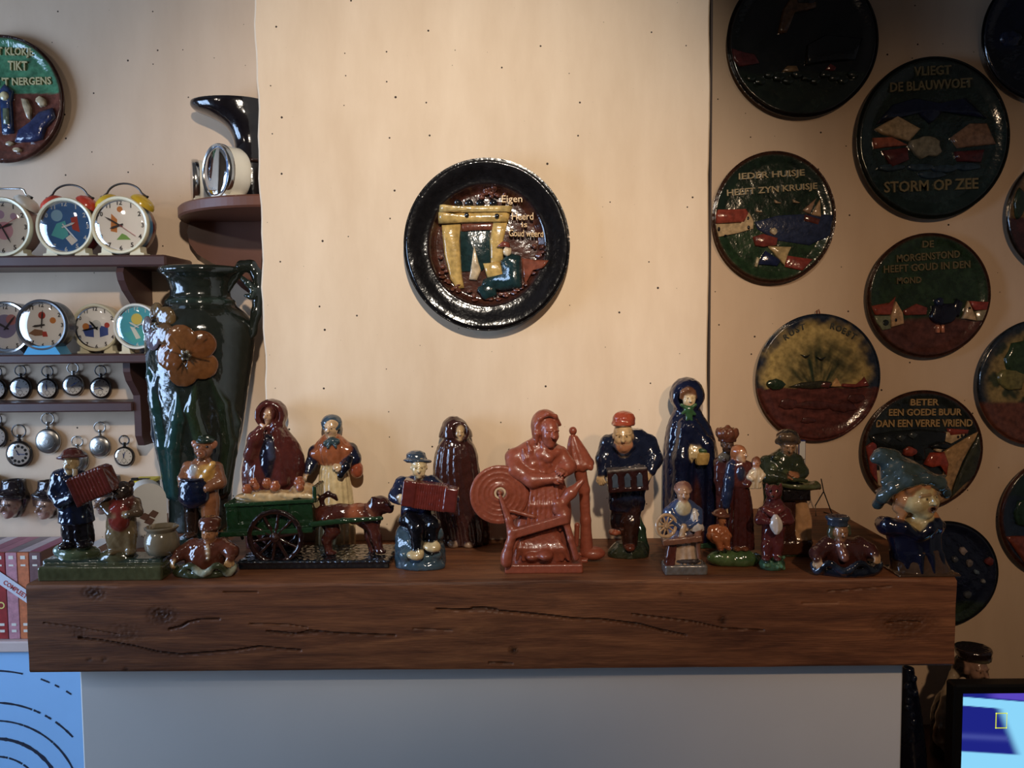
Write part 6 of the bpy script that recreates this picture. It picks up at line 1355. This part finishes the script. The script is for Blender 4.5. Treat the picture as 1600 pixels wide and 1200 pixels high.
# --- maroon fox
f = Fr(430, 1012, 60, KE)
t = fthing('fox_figurine', f, 'glossy maroon animal figure holding a pale cup, on a mossy green mound')
c = Clay(f, 1.2); c.ell((425, 965, 4), (82, 62, 54), C(76, 124, 92), 4)
for i in range(26): r = random.Random(i); a = r.uniform(-2.6, .2) - .1; c.ell((425 + 74 * math.cos(a) * r.uniform(.5, 1), 960 + r.uniform(-40, 40), 40 + r.uniform(-10, 24)), (12, 12, 12), C(96, 150, 116) if i % 3 else C(50, 84, 64), 2)
c.mesh('mound', t)
c = Clay(f, 1.15); FX = C(120, 50, 48)
c.loft([(425, 940, 60, 44), (425, 880, 66, 50), (430, 800, 72, 52), (438, 700, 78, 52), (440, 630, 86, 52), (438, 580, 60, 46), (436, 550, 40, 38)], FX, 5, (6, 4, .2, .3)); c.ell((436, 515, 14), (52, 46, 48), FX, 4); c.cap((434, 535, 50), (432, 548, 84), 24, 16, C(136, 60, 54), 5); c.ell((431, 543, 100), (9, 7, 7), C(24, 18, 18), 1)
for x in (398, 474): c.cap((x, 490, 6), (x + (x - 436) * .15, 466, 2), 18, 7, FX, 3)
for x in (416, 456): c.ell((x, 508, 56), (7, 6, 7), C(20, 16, 16), 1)
c.chain([(366, 640, 0), (350, 690, 40), (410, 700, 80)], [34, 30, 20], FX, 5); c.chain([(512, 640, 0), (530, 690, 40), (490, 705, 80)], [34, 30, 20], FX, 5); c.chain([(380, 620, 50), (430, 650, 62), (490, 620, 50)], [18, 18, 18], C(140, 64, 56), 5)
for x in (390, 460): c.cap((x, 850, 30), (x - 4, 925, 44), 34, 24, FX, 5); c.ell((x - 4, 930, 62), (26, 34, 14), FX, 3)
c.mesh('animal', t)
c = Clay(f, 1.1, floor=False); c.loft([(452, 778, 14, 14, 92), (452, 745, 36, 24, 92), (450, 700, 38, 26, 92), (448, 655, 12, 12, 92)], C(206, 192, 180), 2, (6, 2, 0, 0)); c.mesh('cup', t)

# --- second man with a leaf dish
f = Fr(890, 1048, 118, KE)
t = fthing('navy_dish_man_figurine', f, 'laughing man in blue-grey cap and maroon coat holding a dark navy dish', group='half-length men with a leaf dish')
leaf_dish(f, t, 890, 990, (222, 122, 62), C(36, 44, 62), C(60, 74, 96), C(34, 40, 54))
c = Clay(f, 1.2); MJ = C(98, 52, 46)
c.loft([(880, 1010, 150, 80, -20), (880, 930, 140, 84, -10), (876, 850, 122, 76), (862, 815, 92, 60), (856, 800, 44, 42)], MJ, 5, (7, 4, .3, .2)); c.cap((850, 840, 62), (880, 930, 90), 20, 26, C(150, 92, 74), 5); c.ell((875, 852, 76), (9, 7, 9), C(206, 190, 170), 1)
c.chain([(770, 840, 0), (706, 900, 30), (706, 935, 84)], [50, 44, 28], MJ, 6); c.chain([(970, 840, 0), (1034, 880, 30), (1062, 905, 70)], [50, 42, 28], MJ, 6); c.hand((712, 950, 96), (.3, -.5, -1), (-.6, -1, .2), 66, C(206, 164, 118), .8); c.hand((1078, 920, 84), (.1, -.4, -1), (.5, -1, .2), 64, C(206, 164, 118), .9, -1)
c.head((852, 766, 26), 116, 4, 4, 0, C(176, 122, 78), mouth='smile', wide=1.08, nose=1.1); c.chain([(798, 720, 20), (792, 770, 10), (800, 810, 10)], [16, 20, 14], C(96, 100, 74), 4); c.chain([(902, 730, 10), (908, 775, 6)], [14, 14], C(96, 100, 74), 4); c.mesh('man', t)
c = Clay(f, 1.2); c.loft([(836, 722, 64, 58, 14), (834, 700, 62, 58, 10), (834, 672, 74, 66, 6), (834, 662, 68, 62, 4)], C(70, 84, 104), 3); c.mesh('cap', t)

# --- bust of a crying boy in a big green hat
f = Fr(1350, 1050, 130, KE)
t = fthing('crying_boy_bust', f, 'large bust of a crying boy in green hat, at the right end of the mantel', 'bust')
c = Clay(f, 1.5); PB = C(96, 70, 48)
c.loft([(1352, 1050, 196, 125), (1350, 1000, 188, 120), (1338, 930, 168, 108), (1325, 860, 156, 100)], PB, 4); c.box((1352, 1030, 0), (195, 122, 34), PB, 8); c.mesh('base', t)
c = Clay(f, 1.3); c.rough = .14; NB = C(26, 30, 56); FC = C(190, 168, 112); HC = C(190, 128, 76)
c.loft([(1330, 930, 168, 106), (1318, 850, 160, 104), (1308, 780, 168, 108), (1318, 730, 168, 100), (1330, 690, 110, 80)], NB, 5, (8, 8, .3, .2)); c.loft([(1335, 1000, 150, 100, 6), (1328, 880, 160, 106, 0)], NB, 3, (9, 16, 1, .3, .1))
c.chain([(1110, 705, -10), (1150, 720, 70), (1250, 740, 110), (1330, 790, 122)], [40, 40, 34, 20], NB, 10); c.chain([(1480, 720, -10), (1450, 715, 60), (1410, 740, 104), (1360, 790, 122)], [30, 30, 28, 18], NB, 10); c.ell((1150, 740, 30), (60, 60, 44), NB, 10)
c.cap((1335, 640, 20), (1335, 745, 36), 76, 84, FC, 8)
c.head((1342, 550, 62), 262, 24, -2, -4, FC, mouth='open', neck=False, ears=False, nose=.55, wide=1.08, brow=C(176, 140, 90), eye=C(96, 84, 56)); c.ell((1300, 594, 116), (44, 40, 44), FC, 14); c.ell((1412, 584, 96), (36, 36, 40), FC, 14)
for i, (x, y, w_, r) in enumerate(((1240, 520, 90, 34), (1215, 560, 80, 32), (1250, 580, 104, 26), (1210, 610, 60, 34), (1245, 640, 76, 28), (1225, 680, 60, 26), (1285, 500, 126, 28), (1330, 470, 140, 28), (1390, 470, 130, 26), (1420, 510, 110, 20), (1440, 660, 40, 22), (1450, 690, 40, 18))): c.ell((x, y, w_), (r, r * .9, r * 1.1), HC, 6)
c.mesh('boy', t)
c = Clay(f, 1.5); GH = C(78, 96, 94)
c.ell((1290, 462, 0), (225, 150, 30), GH, 5, (0, -16, -12)); c.chain([(1085, 590, 0), (1120, 545, 80), (1190, 490, 130), (1290, 446, 158), (1390, 430, 150), (1470, 462, 110), (1508, 520, 40)], [34, 30, 26, 24, 26, 32, 36], GH, 10)
c.loft([(1285, 455, 178, 130, 0), (1272, 412, 165, 124, 0), (1240, 360, 135, 112, 0), (1190, 310, 100, 86, -6), (1150, 280, 64, 60, -10)], GH, 10); c.chain([(1170, 300, 0), (1110, 290, 0), (1062, 310, 0)], [52, 40, 18], GH, 12); c.chain([(1120, 450, 80), (1240, 405, 118), (1380, 392, 100)], [16, 20, 16], GH, 10); c.chain([(1130, 390, 80), (1240, 350, 96), (1330, 360, 80)], [14, 18, 12], GH, 10)
c.mesh('hat', t)

# --- enamel number card and wire stand behind the basin worker
Yk = float(at_z(1255, 800, ZM)[1])
Yk = min(Yk, YW - .05)
p0 = at(1254, 720, Yk); k0 = Yk / FPX
t = thing('number_card', (p0[0], Yk, ZM), 'white enamel number card with blue edge, behind the basin worker', 'sign')
bx(p0[0] - .0105, p0[0] + .0065, Yk - .003, Yk + .003, ZM + .005, float(p0[2]) + 33 * k0, .002).obj('card_edge', pmat('blue_enamel_edge', C(40, 50, 110), .25, coat=.4), t)
bx(p0[0] - .009, p0[0] + .005, Yk - .0042, Yk - .002, float(p0[2]) - .03, float(p0[2]) + 31 * k0, .001).obj('card_face', pmat('white_card_enamel', C(214, 212, 206), .25, coat=.4), t)
g = G(); text_into(g, '7', (p0[0], Yk - .0046, p0[2] + .0), None, .011, .0004); g.obj('numeral', BLACKP, t)
g = G(); text_into(g, '2', (p0[0], Yk - .0046, p0[2] - .017), None, .011, .0004); g.obj('numeral', BLACKP, t)
G().box((p0[0] - .002, Yk + .012, ZM + .003), (.016, .02, .003), .001).obj('foot', BLACKP, t)
Yk2 = Yk - .03
a, b, c_, d_ = at(1283, 748, Yk2), at(1299, 800, Yk2), at(1274, 790, Yk2), at(1287, 768, Yk2)
t = thing('wire_stand', (b[0], Yk2, ZM), 'thin bent wire stand leaning beside the basin worker', 'stand')
b2 = np.array([b[0] + .004, Yk2, ZM + .001]); c2 = np.array([c_[0] - .002, Yk2 - .01, ZM + .001])
G().tube([a, d_, b, b2], .0014, 7).obj('wire_leg', BLACKP, t); G().tube([d_, c_, c2], .0014, 7).obj('wire_leg', BLACKP, t); G().tube([b2, b2 + np.array([-.01, .03, 0])], .0014, 7).obj('wire_foot', BLACKP, t)

# ================================================================== vase, face jugs, vessel, tins, screen
# --- tall floral vase
KV = (0, 390, 3.3333)
f = Fr(1045, 1498, 0, KV, Y=1.80)
t = fthing('floral_vase', f, 'tall dark green glazed vase with ochre flowers in relief and curled handle', 'vase')
def vpos(x, y, off=0):
    R_ = float(np.interp(y, [285, 320, 345, 390, 460, 560, 720, 950, 1150, 1300], [174, 212, 236, 262, 270, 262, 240, 210, 170, 158])) + off
    dx = max(-R_ * .97, min(R_ * .97, (x - 1045) * .93)); l = f.L((1045, y, 0)); return (l[0] + dx * f.q, l[1] - math.sqrt(R_ * R_ - dx * dx) * f.q, l[2], 1)
c = Clay(f, 2.3); c.dim = .5; c.rough = .14; VG, VB = C(46, 52, 44), C(52, 68, 82)
c.loft([(1045, 1540, 170, 150), (1045, 1440, 160, 150), (1045, 1300, 158, 155), (1045, 1150, 170, 168), (1045, 950, 210, 205), (1045, 720, 240, 235), (1045, 560, 262, 255), (1045, 460, 270, 262), (1045, 390, 262, 255), (1045, 320, 212, 208), (1045, 285, 172, 170), (1045, 260, 156, 155), (1045, 180, 156, 155), (1045, 150, 172, 170), (1045, 128, 200, 198), (1045, 100, 206, 204), (1045, 92, 196, 194)], VG, 6)
c.ell((1045, 60, 0), (168, 168, 90), C(20, 24, 22), 4, op='s'); c.tor((1045, 272, 0), 160, 12, C(50, 66, 56), k=5)
for (pts, r, col) in (([(850, 1200), (838, 950), (860, 760), (900, 640)], (30, 44, 40, 8), VB), ([(920, 1250), (905, 1000), (880, 800), (850, 650), (810, 540)], (36, 48, 44, 34, 6), C(40, 78, 74)), ([(960, 1250), (975, 1000), (1010, 860), (1020, 740)], (30, 44, 40, 6), C(44, 84, 80)),
                      ([(1110, 1260), (1130, 1020), (1090, 820), (1110, 700)], (30, 40, 34, 8), C(54, 70, 46)), ([(1190, 1250), (1230, 1000), (1225, 800), (1180, 660)], (34, 44, 36, 8), C(46, 60, 42)), ([(1250, 1250), (1290, 1050), (1290, 900), (1260, 800)], (30, 36, 30, 8), C(38, 52, 40)), ([(960, 1060), (985, 930), (1000, 880)], (16, 26, 12), C(96, 66, 74))):
    c.chain([vpos(x, y, -8) for x, y in pts], [q * .8 for q in r], col, 5)
c.mesh('body', t)
def vw(x, y, off=0):
    R_ = float(np.interp(y, [285, 320, 390, 560, 720], [172, 208, 258, 258, 237])); return math.sqrt(max(R_ * R_ - (x - 1045) ** 2, 300)) + off + 6
OCH = C(176, 108, 48)
def flower(cx, cy, r, cols, name):
    fl = Clay(f, 1.5, floor=False); fl.dim = .36
    for i in range(5):
        a = math.radians(90 + 72 * i + 20); x, y = cx + r * .58 * math.cos(a), cy - r * .58 * math.sin(a); fl.ell(vpos(x, y, 2), (r * .50, 15, r * .47), cols[i % len(cols)], 1.2, (math.degrees(math.asin(max(-.95, min(.95, (x - 1045) * .93 / 262)))), 0, 0)); [fl.cap(vpos(cx + r * .16 * math.cos(a + j * .2), cy - r * .16 * math.sin(a + j * .2), 12), vpos(cx + r * (.85 - abs(j) * .12) * math.cos(a + j * .32), cy - r * (.85 - abs(j) * .12) * math.sin(a + j * .32), 13), 8, 4, C(92, 60, 30), op='p') for j in (-1, 0, 1)]
    fl.ell(vpos(cx, cy, 12), (r * .15, 12, r * .15), C(50, 42, 32), 2)
    for i in range(6): a = math.radians(60 * i); fl.ell(vpos(cx + r * .14 * math.cos(a), cy + r * .14 * math.sin(a), 20), (6, 6, 6), C(170, 160, 130), 1)
    fl.mesh(name, t)
flower(1082, 545, 150, (OCH, C(166, 98, 44), C(150, 92, 44)), 'flower'); flower(905, 400, 118, (C(150, 112, 60), C(150, 134, 140), C(150, 134, 150), C(140, 100, 60)), 'flower')
c = Clay(f, 1.6, floor=False); c.dim = .45; c.chain([(1180, 205, 0), (1225, 130, 0), (1262, 88, 0), (1305, 85, 0), (1338, 130, 0), (1345, 220, 0), (1335, 330, 0), (1310, 430, 0), (1280, 480, 0)], [24, 26, 28, 28, 27, 25, 24, 24, 26], VG, 6); c.chain([(1262, 150, 30), (1290, 175, 34), (1320, 215, 30), (1306, 245, 34), (1280, 240, 30)], [14, 15, 15, 13, 9], C(50, 66, 58), 4); c.mesh('handle', t)

# --- dark flared vessel on the corner shelf
f = Fr(1315, 960, 0, (0, 40, 3.3333), Y=1.895, z=ZS1)
t = fthing('flared_vessel', f, 'black flared vessel with a wide lip on the corner shelf, partly behind the chimney edge', 'vessel')
c = Clay(f, 1.5); c.rough = .06; BV = C(36, 30, 34)
c.loft([(1315, 965, 92, 92), (1315, 900, 96, 96), (1312, 820, 100, 100), (1308, 700, 92, 92), (1304, 630, 78, 78), (1296, 575, 84, 82), (1282, 525, 106, 98), (1250, 480, 146, 112), (1205, 440, 188, 122), (1195, 415, 196, 125), (1194, 398, 192, 124)], BV, 4); c.ell((1195, 372, 0), (168, 104, 50), None, 6, op='s'); c.mesh('body', t)
c = Clay(f, 1.5, floor=False); c.tor((1315, 720, 0), 98, 10, C(70, 44, 36), k=1); c.mesh('foot_ring', t)

# --- face jugs hung on the left wall
def face_jug(cx, cy, label, yaw=-10, face=C(186, 146, 126)):
    f = Fr(cx, cy, 0, KA, Y=YW - .0285, z=float(at(0, 815, YW - .03)[2]))
    t = fthing('face_jug', f, label, 'face jug', 'small face jugs hung on the left wall')
    c = Clay(f, 1.2, floor=False); c.head((cx, cy, 10), 150, yaw, 2, 0, face, mouth='smile', neck=False, nose=1.4, brow=C(110, 82, 70), eye=C(60, 44, 40)); c.ell((cx + 30, cy - 10, -50), (66, 60, 84), C(70, 56, 54), 6); c.mesh('face', t)
    c = Clay(f, 1.25, floor=False); HT = C(64, 52, 54)
    c.loft([(cx + 8, cy - 58, 90, 74, -14), (cx + 18, cy - 80, 86, 74, -16), (cx + 26, cy - 130, 72, 62, -20), (cx + 22, cy - 168, 70, 60, -20)], HT, 5); c.ell((cx - 6, cy - 66, 24), (84, 62, 20), HT, 6, (0, -6, 10)); c.ell((cx + 18, cy - 165, -16), (54, 46, 34), C(40, 32, 34), 3, op='s'); c.chain([(cx + 60, cy - 100, -30), (cx + 100, cy - 60, -40), (cx + 80, cy + 10, -50)], [22, 20, 16], HT, 6); c.mesh('hat', t)
face_jug(62, 525, 'brown face jug with hollow hat, left of the pair beside the accordion player')
face_jug(288, 530, 'brown face jug half hidden by the accordion player coat', -18)
face_jug(654, 500, 'face jug seen between accordion and bear', -20, C(150, 120, 104))
face_jug(-125, 500, 'face jug cut off by the left edge of the picture')

# --- white arched box and yellow box standing on the mantel beside the vase
p = at(232, 846, 1.66); k = 1.66 / FPX; M = frame((p[0], 1.66, ZM), 30)
t = thing('arched_box', (p[0], 1.66, ZM), 'white arched tin with brown motif, between the bear and the vase', 'box')
R_ = 26 * k; hz = float(at(232, 752, 1.66)[2]) - ZM - R_
prof = [(-R_, 0.0), (R_, 0.0)] + [(R_ * math.cos(a), hz + R_ * math.sin(a)) for a in np.linspace(0, math.pi, 18)]
G().prism(prof, .028, -.028, .0).obj('tin', pmat('white_tin', C(206, 202, 194), .4, noise=.05), t, M, auto=35)
G().tube([(-.016 + i * .0016, -.0282, .022 + i * .0003 + .003 * math.sin(i * 1.9)) for i in range(22)], .0007, 5).obj('script_line', pmat('dark_print', C(70, 60, 60), .5), t, M)
for i, (x, z) in enumerate(((-.008, .062), (.008, .066), (.0, .052))): G().prism([(x - .010, z), (x, z + .010), (x + .011, z + .003), (x + .003, z - .008)], -.028, -.0286).obj('motif', pmat('brown_motif', C(96, 66, 52), .5), t, M)
p2 = at(230, 846, 1.765); M = frame((p2[0], 1.765, ZM), 4)
t = thing('yellow_box', (p2[0], 1.765, ZM), 'black box with bright yellow top behind the white arched tin', 'box')
hh = float(at(230, 748, 1.765)[2]) - ZM
G().box((0, 0, hh / 2 - .004), (.022, .03, hh / 2 - .004), .002).obj('box_body', BLACKP, t, M); G().box((0, 0, hh - .004), (.023, .031, .004), .001).obj('yellow_top', pmat('yellow_card', C(226, 206, 60), .4), t, M); G().box((-.002, -.004, hh + .0003), (.012, .010, .0004)).obj('black_motif', BLACKP, t, M)
G().box((-.014, -.02, hh + .003), (.007, .004, .003), .001).obj('clip', GUN, t, M)

# --- lower right: stand, two jugs and the lit screen
ZT = 0.52
struct_o = bx(.705, 1.75, 1.44, YW - .002, 0, ZT, .004).obj('television_stand', DARKW, loc=(1.2, 1.7, 0)); tag(struct_o, 'dark wooden television stand below the screen at lower right', 'cabinet')
KF = (1390, 980, 5.452)
f = Fr(640, 1500, 0, KF, Y=1.80, z=ZT)
t = fthing('bearded_man_jug', f, 'bearded man figure in dark flat cap and grey stole behind the screen')
c = Clay(f, 1.6); DK = C(60, 50, 48)
c.loft([(640, 1500, 300, 190), (640, 1200, 300, 190), (640, 900, 290, 180), (640, 680, 270, 165), (660, 560, 210, 140), (690, 500, 120, 100)], DK, 8, (8, 10, .2, .1)); c.chain([(545, 400, 40), (500, 560, 110), (450, 760, 176), (430, 950, 190), (470, 1060, 190)], [36, 46, 50, 50, 10], C(176, 154, 124), 6); c.chain([(430, 880, 200), (440, 960, 204)], [44, 40], C(150, 100, 54), 8); c.ell((545, 800, 170), (40, 30, 40), C(150, 100, 54), 6)
c.head((738, 360, 110), 250, 12, 0, 0, C(176, 134, 110), beard=C(70, 48, 40), moust=C(70, 48, 40), nose=1.2); c.ell((600, 330, 20), (60, 90, 90), C(58, 48, 40), 10); c.mesh('man', t)
c = Clay(f, 1.6, floor=False); c.loft([(730, 268, 122, 124, 60), (730, 246, 124, 126, 60)], C(120, 114, 88), 3); c.loft([(715, 250, 130, 130, 50), (712, 215, 142, 142, 46), (710, 180, 150, 146, 44), (710, 168, 142, 138, 42)], C(62, 44, 46), 4); c.mesh('cap', t)
f = Fr(150, 1500, 0, KF, Y=1.74, z=ZT)
t = fthing('dark_blue_jug', f, 'glossy blue-black jug half hidden behind the fireplace edge', 'jug')
c = Clay(f, 1.6); c.loft([(190, 1500, 100, 110), (190, 1200, 116, 120), (180, 900, 108, 110), (172, 700, 92, 96), (165, 520, 70, 76), (160, 400, 52, 58), (158, 340, 48, 50)], C(26, 32, 56), 6, (5, 7, .3, .5)); c.mesh('body', t)
for i in range(7):
    r = random.Random(i); c = Clay(f, 1.4, floor=False); y = 440 + i * 62; c.ell((170 + r.uniform(-30, 50), y, 70 + i * 5), (26, 20, 34), C(34, 46, 78), 3, (0, 0, r.uniform(-40, 40))); c.mesh('raised_leaf', t)
YV = 1.60; kv = YV / FPX
a = at(1492, 1071, YV); zb_ = ZT + .04; wv = .62
t = thing('television', (a[0] + wv / 2, YV, ZT), 'black-framed screen glowing blue with a yellow focus square, lower right corner', 'television')
bx(a[0], a[0] + wv, YV, YV + .035, zb_, float(a[2]), .004).obj('screen_frame', pmat('black_plastic', C(18, 18, 20), .35), t)
G().box((a[0] + wv / 2, YV + .03, ZT + .03), (.04, .015, .03), .003).obj('stand_neck', BLACKP, t); G().box((a[0] + wv / 2, YV + .03, ZT + .004), (.15, .09, .004), .002).obj('stand_foot', BLACKP, t)
def emat():
    m = bpy.data.materials.new('screen_light'); m.use_nodes = True; nt = m.node_tree; nt.nodes.clear()
    o = nt.nodes.new('ShaderNodeOutputMaterial'); e = nt.nodes.new('ShaderNodeEmission'); at_ = nt.nodes.new('ShaderNodeAttribute'); at_.attribute_name = 'Col'
    e.inputs[1].default_value = 1.0; nt.links.new(at_.outputs['Color'], e.inputs[0]); nt.links.new(e.outputs[0], o.inputs[0]); return m
EM = emat()
s0 = at(1505, 1084, YV - .0006); x1_, z0_ = a[0] + wv - .016, zb_ + .016
nx_, nz_ = 150, 90; xs = np.linspace(s0[0], x1_, nx_); zs = np.linspace(z0_, s0[2], nz_); X, Z = np.meshgrid(xs, zs, indexing='ij'); ux = ((X - s0[0]) / kv).ravel(); uy = ((s0[2] - Z) / kv).ravel()
cb, cw, cd = np.array(C(30, 36, 130)), np.array(C(140, 214, 250)), np.array(C(34, 26, 110))
col = np.repeat(cb[None], len(ux), 0); lim = uy - ux * .09
col = mixc(col, cw, sstep(4.5, 6, lim) * sstep(20, 18.5, lim)); edge = 52 + (uy - 24) * .42
col = mixc(col, cw, sstep(edge - 3, edge + 16, ux) * (lim > 18)); col = mixc(col, C(80, 90, 170), np.exp(-((uy - 70 - ux * .06) / 5) ** 2) * .6 * (ux < edge)); col = mixc(col, cw, sstep(94, 97, uy - ux * .07)); col = mixc(col, C(90, 70, 190), sstep(4, 2, lim) * sstep(30, 60, ux))
V = np.stack([X.ravel(), np.full(len(ux), YV - .0006), Z.ravel()], 1); I, J = np.meshgrid(np.arange(nx_ - 1), np.arange(nz_ - 1), indexing='ij'); F = np.stack([I * nz_ + J, (I + 1) * nz_ + J, (I + 1) * nz_ + J + 1, I * nz_ + J + 1], -1).reshape(-1, 4)
make('screen_picture', V, F, EM, t, col=col)
q0, q1 = at(1556, 1114, YV - .0012), at(1573, 1138, YV - .0012); g = G(); w_ = .0016
for (xa, xb, za, zb2) in ((q0[0], q0[0] + w_, q1[2], q0[2]), (q1[0] - w_ * .6, q1[0], q1[2], q0[2]), (q0[0], q1[0], q0[2] - w_, q0[2]), (q0[0], q1[0], q1[2], q1[2] + w_)): g.put(*(lambda b: (b.V, b.F))(bx(xa, xb, YV - .0016, YV - .0008, za, zb2)))
g.obj('focus_square', pmat('yellow_screen_line', C(214, 226, 60), .5, emit=.8), t)
